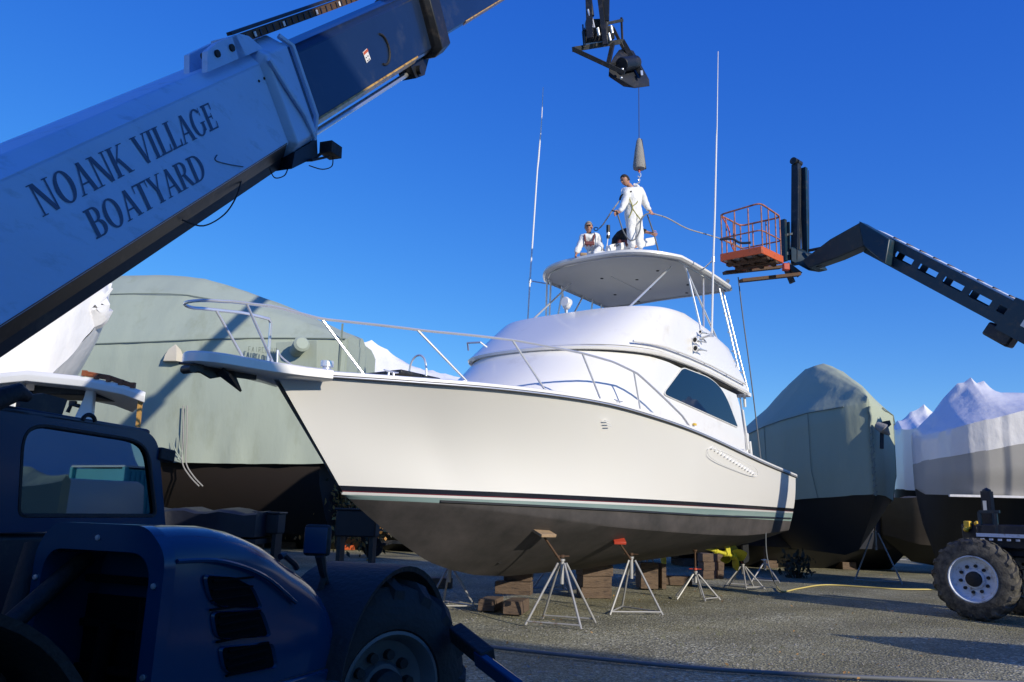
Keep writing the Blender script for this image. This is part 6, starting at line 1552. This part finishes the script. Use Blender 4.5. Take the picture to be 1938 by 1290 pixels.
# worker 1, standing
P1 = at(1203, 473, 15.5); P1.z = HTZ; Yb = P1.y
def j(px, py, dy=0.0): return at(px, py, Yb+dy)-P1
J1 = dict(pelvis=j(1199, 409), chest=j(1199, 371, .0), neck=j(1192, 352, -.02), head=j(1183, 341, -.06),
          sh_l=j(1211, 362, .10), el_l=j(1221, 384, .12), wr_l=j(1230, 398, .10), sh_r=j(1187, 363, -.10), el_r=j(1180, 388, -.26), wr_r=j(1171, 401, -.30),
          hip_l=j(1206, 414, .06), kn_l=j(1210, 442, .06), an_l=j(1211, 470, .06), hip_r=j(1193, 414, -.08), kn_r=j(1194, 442, -.10), an_r=j(1196, 470, -.06))
m1, g1 = figure('person', P1, 'person in a white coverall standing on the hardtop under the hoist weight, looking down', J1, M['suit'], facing=(-.85, -.45, -.42), hands_={'l': (.3, 0, -.4), 'r': (-.5, 0, .2)})
def strap(pts, w, m_, name, root, r_=.012):
    b = MB(); b.tube(spline(pts), r_, 6); return b.build(name, m_, root)
strap([j(1186, 358, -.14), j(1191, 375, -.20), j(1197, 393, -.20), j(1190, 412, -.19)], 0, M['webbing'], 'harness_strap', m1)
strap([j(1209, 373, -.08), j(1205, 384, -.17), j(1197, 393, -.20), j(1212, 415, -.16)], 0, M['webbing'], 'harness_strap', m1)
b = MB(); b.tube(spline([j(1195, 362, -.18), j(1184, 366, -.20), j(1176, 370, -.16), j(1173, 378, -.10)]), [.022]*19, 8); b.build('chest_strap', M['black'], m1)
b = MB(); b.tube(spline([j(1199, 349, .05), j(1206, 351, .04), j(1209, 356, .03), j(1203, 357, -.03), j(1194, 356, -.09)]), [.032]*25, 8); b.build('hood', M['suit'], m1)
b = MB(); b.tube([j(1158, 398, -.36), j(1166, 400, -.33), j(1170, 405, -.32)], [.014, .02, .018], 8); b.build('hose_nozzle', M['black'], m1)
# worker 2, kneeling at left, face to the camera
P2 = at(1118, 483, 15.75); P2.z = HTZ-.02; Yb2 = P2.y
def k2(px, py, dy=0.0): return at(px, py, Yb2+dy)-P2
J2 = dict(pelvis=k2(1128, 474, .30), chest=k2(1118, 453, .02), neck=k2(1115, 441, -.04), head=k2(1114, 430, -.10),
          sh_l=k2(1130, 450, .06), el_l=k2(1137, 468, -.02), wr_l=k2(1127, 478, -.20), sh_r=k2(1103, 450, -.02), el_r=k2(1096, 468, -.10), wr_r=k2(1091, 479, -.18),
          hip_l=k2(1134, 474, .34), kn_l=k2(1140, 480, .05), an_l=k2(1142, 478, .50), hip_r=k2(1122, 474, .30), kn_r=k2(1118, 481, .02), an_r=k2(1124, 478, .48))
for q in ('kn_l', 'an_l', 'kn_r', 'an_r'): J2[q].z = .09
m2, g2_ = figure('person', P2, 'person in grey cap and white coverall kneeling on the hardtop, facing the camera', J2, M['suit'], hat=M['cap'], facing=(-.12, -1, -.12), legs=False)
strap([k2(1106, 444, -.12), k2(1108, 456, -.16), k2(1112, 466, -.14)], 0, M['maroon'], 'harness_strap', m2, .02); strap([k2(1125, 444, -.10), k2(1122, 456, -.16), k2(1117, 466, -.14)], 0, M['maroon'], 'harness_strap', m2, .02)
b = MB(); b.box(k2(1116, 460, -.16), (.20, .05, .08)); b.build('chest_pad', M['maroon'], m2, bevel=.015)
b = MB(); b.box(k2(1104, 481, -.2)+V((0, 0, .0)), (.14, .08, .06)); sp = b.build('sponge', M['woodlt'], None, bevel=.02); sp.location = P2; tag(sp, 'small yellow sponge under the kneeling worker\'s hand on the hardtop', 'sponge')
# worker 3, crouching behind in dark clothes
P3 = at(1180, 470, 16.0); P3.z = HTZ; Yb3 = P3.y
def k3(px, py, dy=0.0): return at(px, py, Yb3+dy)-P3
J3 = dict(pelvis=k3(1166, 462, .1), chest=k3(1180, 444, .0), neck=k3(1192, 436, -.02), head=k3(1200, 430, -.02),
          sh_l=k3(1190, 442, .12), el_l=k3(1216, 437, .10), wr_l=k3(1232, 441, .04), sh_r=k3(1184, 446, -.12), el_r=k3(1184, 458, -.14), wr_r=k3(1194, 462, -.2),
          hip_l=k3(1166, 462, .2), kn_l=k3(1184, 462, .22), an_l=k3(1172, 468, .2), hip_r=k3(1166, 462, 0.0), kn_r=k3(1182, 463, -.05), an_r=k3(1170, 468, 0.0))
for q in ('an_l', 'an_r'): J3[q].z = .08
m3, g3 = figure('person', P3, 'person in a dark shirt crouching behind the standing worker, bare arm out on a rope', J3, M['black'], facing=(.8, -.3, -.5), sleeves=False, legs=False)
b = MB(); b.box(k3(1178, 460, -.18), (.22, .06, .16)); b.build('shorts', M['maroon'], m3, bevel=.03)
# slings, tether and hoses held by the workers
hl = P1+g1['wr_l']+V((.03, 0, -.06)); hr = P1+g1['wr_r']+V((-.03, 0, -.03)); h3 = P3+g3['wr_l']+V((.06, 0, -.01))
line('tether_rope', [P1+j(1172, 380, -.12), P1+j(1160, 396, -.3), at(1141, 425, Yb2-.05), at(1134, 432, Yb2-.05)], .014, M['rope'], 'pale tether rope from the standing worker\'s chest strap down to the kneeling worker')
b = MB(); b.tube([at(1128+4*math.cos(a), 433+3*math.sin(a), Yb2-.05) for a in [2*PI*k/12 for k in range(13)]], .01, 6); tag(b.build('snap_hook', M['blackmetal']), 'black snap hook at the lower end of the pale tether rope', 'hook')
pend = at(1362, 451, 17.6)
line('supply_hose', spline([hl, at(1262, 412, 16.6), at(1300, 432, 17.0), at(1340, 444, 17.4), pend, at(1392, 462, 17.9), at(1420, 480, 18.2)]), .016, M['rope'], 'pale hose running from the standing worker\'s hand to the orange platform', 'hose')
line('work_hose', spline([hr, at(1172, 415, Yb-.3), at(1180, 438, Yb-.3), at(1192, 454, Yb-.32), at(1203, 451, Yb-.3), at(1211, 435, Yb-.26), at(1213, 418, Yb-.1), at(1221, 406, Yb), hl]), .015, M['hosegrey'], 'grey hose hanging in a loop in front of the standing worker\'s legs', 'hose')
line('sling_rope', [hl+V((-.08, 0, -.05)), h3, at(1244, 466, Yb3+.0), V((at(1250, 476, 15.6).x, 15.6, HTZ-.02))], .016, M['hosegrey'], 'dark rope from the crouching worker\'s hand down to the hardtop edge')
line('lifting_strap', [wt.location+V((0, 0, -.30)), P1+j(1204, 348, .06)], .012, M['rope'], 'short strap joining the hook to the standing worker\'s harness', 'strap')
# all-round light and boxes on the hardtop
p = at(1146, 474, 15.6); p.z = HTZ; b = MB(); r0 = empty('mast_light', p); tag(r0, 'short black and white mast light on a thin leaning stem between the two white coveralls', 'light')
q = at(1151, 440, p.y)-p; b.tube([V((0, 0, 0)), q+V((0, 0, -.08))], .010, 6); b.build('stem', M['gel'], r0)
b = MB(); b.cyl(q+V((0, 0, -.12)), q+V((0, 0, -.06)), .038, 12); b.cyl(q+V((0, 0, .0)), q+V((0, 0, .16)), .04, 12); b.build('black_band', M['blackmetal'], r0)
b = MB(); b.cyl(q+V((0, 0, -.06)), q+V((0, 0, .0)), .036, 12); b.build('clear_band', M['alu'], r0)
p = at(1138, 476, 15.55); p.z = HTZ-.02; b = MB(); b.box((0, 0, .055), (.34, .26, .11)); b.prism([(.10, -.12, .11), (.17, -.12, .11), (.13, -.12, .20)], (0, .2, 0)); o = b.build('radar_pedestal', M['gel'], bevel=.02); o.location = p; tag(o, 'small white radar pedestal box beside the kneeling worker on the hardtop', 'pedestal')
# ------------------------------------------------------------------ jack stands
def stand(loc, h, spread, rz, nleg, pad, label, group, m_leg='galv', tilt=(0, 0), apex=.62, lean=0.0, handle=True, padw=None):
    root = empty('jack_stand', loc, rz); tag(root, label, 'jack stand', group)
    za = h*apex; feet = [V((spread*.58*math.cos(2*PI*k/nleg), spread*.58*math.sin(2*PI*k/nleg), 0)) for k in range(nleg)]
    for f in feet:
        b = MB(); b.tube([f, f*.12+V((0, 0, za))], .018, 8); b.build('leg', M[m_leg], root)
    for k in range(nleg):
        if nleg > 3 and k % 2: continue
        a, c = feet[k], feet[(k+1) % nleg]; b = MB(); b.cyl(a*.97+V((0, 0, .05)), c*.97+V((0, 0, .05)), .013, 8); b.build('brace', M[m_leg], root)
    b = MB(); b.cyl((0, 0, za-.35*h*apex), (0, 0, za+.04), .032, 12); b.lathe((0, 0, za+.03), (0, 0, 1), [(0, .045), (.03, .045)], 10); b.build('sleeve', M[m_leg], root)
    top = V((tilt[0]*.12, tilt[1]*.12, h-.04))
    if padw is not None:
        nn_ = V((tilt[0], tilt[1], 1)).normalized(); top = (Frame(V(loc), rz).l(padw)) - nn_*.06
    b = MB(); b.cyl((0, 0, za), top, .018, 10); b.build('screw', M['rust'], root)
    if handle: b = MB(); b.cyl((-.12, 0, za+.10), (.12, .0, za+.10), .009, 6); b.lathe((0, 0, za+.08), (0, 0, 1), [(0, .035), (.04, .035)], 8); b.build('screw_handle', M['rust' if pad in ('wood', 'red') else 'redpaint' if pad != 'white' else 'gel2'], root)
    if pad in ('wood', 'red'):
        nn = V((tilt[0], tilt[1], 1)).normalized(); q = nn.to_track_quat('Z', 'Y').to_matrix(); s_ = .30 if pad == 'wood' else .20
        b = MB(); b.box(top+nn*.03, (s_, s_, .045), q); b.build('pad', M['woodlt' if pad == 'wood' else 'redpaint'], root, bevel=.006)
    else:
        b = MB(); b.lathe(top, (0, 0, 1), [(0, .03), (.035, .05), (.04, .05)], 10); b.build('pad', M['rust'], root)
    return root
def onhull(px, py):
    Y = 9.0
    while Y < 22:
        p = at(px, py, Y); q = BF.l(p)
        if 0 < q.x < 12 and abs(q.y) < smooth(q.x, T_CH) and p.z >= hullz(p)-.01: return p
        Y += .02
    return None
GS = 'jack stands propping the white fishing boat'
def hullz(p, off=.0):                                           # underside of the white boat above a ground point
    q = BF.l(p); s, t = q.x, abs(q.y); tc, zc_ = smooth(s, T_CH), smooth(s, Z_CH)-.035; zk = interp(s, KEEL); f = min(1, t/max(tc, .1))
    return zk+(zc_-zk)*f - .05*math.sin(PI*f)
g = ground(1062, 1180); ph_ = onhull(1028, 1003)
print('PAD1', ph_, 'PAD2', onhull(1172, 1020))
stand((g.x, g.y, 0), 1.40, 1.02, R(25), 4, 'wood', 'tall jack stand with a wooden pad under the white hull, nearest to the camera', GS, tilt=(.10, -.35), padw=ph_)
g = ground(1195, 1160)
stand((g.x, g.y, 0), 1.38, .90, R(-20), 3, 'red', 'jack stand with a red pad under the white hull, second from the bow', GS, tilt=(.15, -.35), padw=onhull(1172, 1020))
for px, py, sp, lab in ((1317, 1133, .82, 'short jack stand with a red screw collar, just before the yellow propeller'), (1407, 1112, .85, 'jack stand standing directly in front of the yellow propeller blades'), (1449, 1100, .85, 'jack stand with a white collar under the white boat\'s stern corner')):
    g = ground(px, py); h = hullz(g); stand((g.x, g.y, 0), max(.9, h-.02) if BF.l(g).y < 2.0 else 1.28, sp, R(px*3), 5 if px < 1440 else 4, 'white' if px > 1440 else 'none', lab, GS, apex=.50)
for s, t, lab in ((8.6, -1.1, 'jack stand on the far side under the white bow'), (4.6, -1.6, 'far side jack stand amidships behind the wooden blocks'), (.4, -1.6, 'far side jack stand at the white boat\'s stern')):
    w = BF.w((s, t, 0)); stand((w.x, w.y, 0), hullz(w)-.02, .85, R(40*s), 3, 'none', lab, GS, apex=.55)
# stands under the stored boats
def far_stand(px, py, ptop, sp, lab, grp, rz=0, m_='galv', n_=3):
    g = ground(px, py); z = at(px, ptop, g.y).z; return stand((g.x, g.y, 0), z, sp, R(rz), n_, 'none', lab, grp, m_, apex=.72, handle=False)
GR = 'jack stands under the stored boats'
far_stand(1662, 1100, 974, 1.45, 'big steel jack stand in front of the green covered bow, right of the stern', GR, 200, n_=4)
for px, py, pt, sp, rz, lab in ((1560, 1062, 985, 1.2, 30, 'dark jack stand in shade left of the big front stand'), (1720, 1062, 972, 1.3, 70, 'jack stand in shade right of the big front stand'), (1512, 1058, 990, 1.2, 10, 'jack stand in deep shade just behind the white boat\'s stern'),
                                (1795, 1062, 962, 1.4, 120, 'jack stand in shade just left of the crane wheel'), (1640, 1045, 975, 1.3, 15, 'distant jack stand behind the green covered bow'), (1775, 1045, 960, 1.3, 50, 'distant jack stand under the grey wrapped sides'), (1900, 1045, 955, 1.3, 0, 'jack stand behind the crane deck at the right edge')):
    far_stand(px, py, pt, sp, lab, GR, rz)
for px, py, pt, sp, rz, lab in ((600, 1035, 932, 1.9, 20, 'tall sunlit jack stand under the big green cover, beside the loader mirror'), (520, 1030, 950, 1.9, 80, 'jack stand with one sunlit leg above the loader bonnet'), (485, 1030, 945, 1.8, 50, 'dark jack stand to the right of the dark tarp bundle'), (655, 1025, 930, 1.9, 0, 'dark jack stand behind the white stem'), (420, 1030, 930, 1.9, 40, 'dark jack stand behind the dark tarp bundle')):
    far_stand(px, py, pt, sp, lab, GR, rz)
# ------------------------------------------------------------------ timber blocks, each piece its own thing
def block(px, py, size, z, rz, lab, grp, dx=0, dy=0):
    g = ground(px, py); b = MB(); sx, sy, sz = size; b.box((0, 0, sz/2), size)
    for v in b.bm.verts: v.co += V((random.uniform(-.006, .006), random.uniform(-.006, .006), random.uniform(-.004, .004)))
    o = b.build('timber_block', M['wood'], bevel=.008); o.location = (g.x+dx, g.y+dy, z); o.rotation_euler = (0, 0, R(rz)); return tag(o, lab, 'timber block', grp)
GB = 'timber blocks under the white keel'
block(968, 1158, (.30, .70, .20), 0, -12, 'bottom timber block at the right of the front pile, nearest the camera', GB, .08)
block(940, 1154, (.28, .60, .18), 0, -14, 'bottom timber block at the left of the front pile', GB, -.10, .1)
block(972, 1150, (.62, .36, .21), .205, -8, 'middle timber block of the front pile under the keel', GB, .0, .25)
block(975, 1148, (.50, .34, .15), .42, -6, 'top timber block of the front pile, touching the keel', GB, .05, .3)
for k, (zz, w) in enumerate(((0, .60), (.21, .58), (.42, .62))):
    block(1124, 1130, (w, .5, .205), zz, 6+3*k, ('bottom', 'middle', 'top')[k]+' timber block of the second pile from the bow', GB)
block(1224, 1112, (.40, .55, .56), 0, 4, 'upright timber block of the third pile, dark face to the camera', GB, 0, 0)
block(1246, 1112, (.10, .55, .54), 0, 4, 'narrow upright plank at the right side of the third pile', GB, .06, 0)
block(1282, 1106, (.62, .5, .20), 0, -4, 'low pale timber block between the third and fourth piles', GB)
for k, (dx, zz) in enumerate(((0, 0), (.02, .22), (0, .44))):
    block(1336, 1094, (.30, .5, .215), zz, 3, ('bottom', 'middle', 'top')[k]+' timber block of the stack left of the propeller', GB, dx)
for k, (dx, zz) in enumerate(((0, 0), (.02, .22), (0, .44))):
    block(1352, 1093, (.16, .5, .215), zz, 3, ('bottom', 'middle', 'top')[k]+' narrow timber block of the stack beside the propeller shaft', GB, .10+dx)
block(752, 1128, (.5, .4, .2), 0, 20, 'timber block in shade behind the loader wheel', GB, .6, 2)
# dark keel blocks under the stored boats on the right
for k, (px, py) in enumerate(((1575, 1055), (1700, 1045))):
    block(px, py, (.7, .6, 1.3), 0, 5*k, ('dark keel block under the green covered bow', 'dark keel block behind the big stand')[k], 'keel blocks under the stored boats')
# ------------------------------------------------------------------ shaded things at left under the yacht
g = ground(385, 1060)
b = MB(); rows = []
for i in range(12):
    x = -1.35+2.7*i/11; w = .6+.06*math.sin(i); h = .50+.04*math.sin(i*1.7); z0 = .95
    rows.append([V((x, -w, z0)), V((x, -w*1.02, z0+h*.9)), V((x, -w*.8, z0+h)), V((x, w*.8, z0+h+.03)), V((x, w, z0+.2)), V((x, w, z0))])
tr_ = empty('tarp_bundle', (at(380, 950, 17).x, 17, 0)); b.loft(cloth(rows, 3, .04, 5)); b.build('tarp', mat('dark_blue_tarp', (.008, .010, .02), .5, vary=.3, bump=.6, bscale=3), tr_, ang=50)
b = MB(); b.box((0, 0, .86), (2.8, 1.2, .10))
for x in (-1.2, 0, 1.2): b.box((x, 0, .42), (.12, 1.0, .84))
b.build('rack', M['blackmetal'], tr_); tag(tr_, 'long dark blue tarp bundle on a low rack in shade, right of the loader cab', 'tarp bundle')
for px, py, w, h, lab in ((500, 990, .75, .42, 'black plastic crate in shade above the loader bonnet'), (678, 990, .85, .55, 'black plastic crate in shade left of the white hull\'s stem')):
    p = at(px, py, 17.5); r0 = empty('crate', (p.x, p.y, p.z-h/2)); b = MB(); b.box((0, 0, h/2), (w, .6, h)); b.build('bin', M['darkhull'], r0, bevel=.03)
    b = MB(); b.box((0, 0, h+.015), (w+.05, .65, .04)); b.build('lid', M['blackmetal'], r0, bevel=.01)
    for x in (-w*.4, w*.4): b = MB(); b.box((x, 0, -(p.z-h/2)/2), (.08, .5, (p.z-h/2))); b.build('trestle_leg', M['blackmetal'], r0)
    tag(r0, lab, 'crate')
# boat trailer tongue and wheel near the stem
g = ground(716, 1055); tl_ = empty('boat_trailer', (g.x-.2, g.y, 0)); b = MB(); b.lathe((0, -.1, .33), (0, 1, 0), [(0, .2), (.0, .33), (.18, .33), (.18, .2)], 24); b.build('wheel', M['tyredark'], tl_)
b = MB(); b.box((1.4, .2, .5), (3.2, .08, .10)); b.box((.4, .8, .45), (.1, 2.0, .1)); b.cyl((2.9, .2, 0), (2.9, .2, .6), .03, 8); b.build('frame', M['blackmetal'], tl_); tag(tl_, 'dark empty boat trailer in shade behind the white forefoot', 'trailer')
p = ground(660, 1040); b = MB(); b.box((0, 0, .14), (.42, .3, .28)); b.tube([(-.15, 0, .28), (0, 0, .40), (.15, 0, .28)], .012, 6); o = b.build('toolbox', M['orange'], bevel=.02); o.location = (p.x, p.y, 0); tag(o, 'small orange toolbox on the ground beside the loader mirror', 'toolbox')
# autumn shrub glimpsed past the stem
def shrub(loc, r_, n_, label, mats):
    root = empty('shrub', loc); b = MB()
    for k in range(9):
        a = 2*PI*k/9; b.tube([V((0, 0, 0)), V((math.cos(a)*r_*.3, math.sin(a)*r_*.3, r_*.7)), V((math.cos(a)*r_*.6, math.sin(a)*r_*.6, r_*1.5))], [.03, .02, .006], 5)
    b.build('stem', M['bark'], root); rn = random.Random(5)
    b = MB()
    for k in range(n_):
        u = V((rn.gauss(0, .42), rn.gauss(0, .42), rn.gauss(0, .40)))*r_; c = V((0, 0, r_*1.15))+u; s_ = rn.uniform(.05, .11); e = Euler((rn.uniform(0, 6), rn.uniform(0, 6), rn.uniform(0, 6))).to_matrix()
        b.mi = rn.choice((0, 0, 1)); b.face([c+e @ V(q)*s_ for q in ((-1, 0, 0), (0, -.5, 0), (1, 0, 0), (0, .5, 0))])
    b.build('leaves', mats, root, normals=False); return tag(root, label, 'shrub')
p = ground(648, 1035); shrub((at(648, 950, 24).x, 24.0, .25), 1.25, 1500, 'orange brown autumn shrub glimpsed between the green cover and the white stem', [M['leaf'], M['leafdk']])
p = at(700, 1000, 27)
shrub((p.x, p.y, 0), .9, 500, 'dark low shrub behind the white forefoot', [M['leafdk'], M['leaf']])
p = at(1497, 1050, 23.5); shrub((p.x+.1, p.y, -.3), .5, 260, 'dark weedy bush beside the white transom', [M['leafdk'], M['leafdk']])  # all leaves in the dark colour, to stand for shade

# ------------------------------------------------------------------ dark boats added farther back to fill in the shade under the near ones
M['shadenavy'] = mat('shade_navy_tarp', (.018, .022, .035), .6, vary=.3, bump=.4, bscale=2)  # tarp darkened to carry the shade under the near boats
M['shadebrown'] = mat('shade_brown_tarp', (.05, .04, .03), .7, vary=.3, bump=.4, bscale=2)  # brown darkened for the same shade
def backboat(x, y, rz, L_, w, top, film, label, cat='boat'):
    st = [(0, .1, 1.2, 1.9, 2.5, top*.72), (L_*.08, w*.6, .95, 1.7, 2.45, top*.8), (L_*.3, w, .75, 1.5, 2.35, top), (L_*.6, w, .7, 1.4, 2.2, top*.97), (L_, w*.9, .75, 1.4, 2.1, top*.78)]
    d = V((math.cos(R(rz)), math.sin(R(rz)), 0)); a = V((x, y, 0))
    root, _f = wrapped('added_boat', a, a+d*L_, st, film, '', amp=.06, seed=int(x*7))
    underhull(root, st, M['darkhull'], dz=.75); tag(root, label, cat, 'boats added to deepen the shade')
    for k, f in enumerate((.2, .5, .8)):
        b = MB(); b.box((L_*f, 0, .12), (.5, 1.2, .24)); b.build('keel_block', M['wood'], root)
    return root
backboat(4.2, 27.8, 8, 9.5, 1.6, 2.9, M['shadenavy'], 'added dark navy boat filling the shade behind the white stern, under the green cover')
backboat(12.6, 27.4, -6, 11, 1.6, 3.0, M['shadebrown'], 'added dark brown boat filling the shade behind the big jack stand on the right')
backboat(-13.5, 31.5, 2, 10.5, 1.8, 3.0, M['shadenavy'], 'added dark navy boat filling the shade under the left part of the covered yacht')
backboat(-3.2, 30.5, -3, 8.0, 1.7, 2.6, M['shadebrown'], 'added dark brown boat filling the shade behind the white forefoot')
backboat(13.0, 41, 4, 12, 1.8, 3.3, M['shadenavy'], 'farthest added dark navy boat, filling the shade between the right jack stands')

# ------------------------------------------------------------------ unseen boats added to block low sky; container and van show in cab glass
def yardboat(x, y, rz, L_, w, top, film, label):
    return backboat(x, y, rz, L_, w, top, film, label)
yardboat(-9.5, -3, 80, 11, 1.9, 5.4, M['wrap'], 'added white wrapped boat blocking low sky left of the loader, out of view')
yardboat(-16, 8, 95, 12, 2.0, 5.6, M['canvas2'], 'added grey green covered boat blocking low sky far to the left, out of view')
yardboat(23, 4, 80, 12, 2.0, 5.2, M['wrap'], 'added white wrapped boat blocking low sky far to the right, out of view')
yardboat(25, 17, 75, 12, 2.0, 5.4, M['canvas2'], 'added grey green covered boat blocking low sky behind the crane, out of view')
yardboat(-26, 24, 70, 12, 2.1, 5.8, M['wrap'], 'added white wrapped boat blocking low sky beyond the yacht, out of view')
ct = empty('storage_container', (17.0, 12.0, 0), R(78))
b = MB()
for k in range(40): b.box((-.0+.15*k, 0, 1.25), (.09, 2.40, 2.3))
b.box((2.9, 0, 1.25), (5.98, 2.34, 2.4)); b.build('corrugated_body', M['cyan'], ct)
b = MB()
for x in (-.1, 5.95):
    for y in (-1.2, 1.2): b.box((x, y, 1.25), (.12, .12, 2.5))
b.build('frame', M['cyan'], ct); b = MB(); b.box((2.9, 0, 2.52), (6.1, 2.45, .05)); b.build('roof', M['gel2'], ct)
tag(ct, 'cyan storage container beyond the crane, outside the right edge of the view', 'container')
vn = empty('parked_van', (15.2, 7.6, 0), R(80))
b = MB(); b.loft([[V((x, y*w, z)) for y, z in ((-1, .35), (-1, z1*.55+.2), (-.88, z1), (.88, z1), (1, z1*.55+.2), (1, .35))] for x, w, z1 in ((0, .9, .95), (.1, .95, 1.0), (.9, .95, 1.15), (1.7, .95, 1.95), (2.2, .95, 2.1), (4.6, .95, 2.1), (4.8, .93, 2.0))]); b.build('body', M['gel'], vn, bevel=.03)
for sg in (1, -1):
    b = MB(); b.prism([(1.25, sg*.93, 1.25), (1.75, sg*.90, 1.80), (2.6, sg*.90, 1.80), (2.6, sg*.94, 1.25)], (0, sg*.03, 0)); b.build('window', M['glass'], vn)
    for x in (.9, 3.9): b = MB(); b.lathe((x, sg*.72, .33), (0, sg, 0), [(0, .2), (0, .33), (.2, .33), (.21, .2), (.18, 0)], 24); b.build('wheel', M['tyredark'], vn)
tag(vn, 'white van parked outside the right edge of the view', 'van')
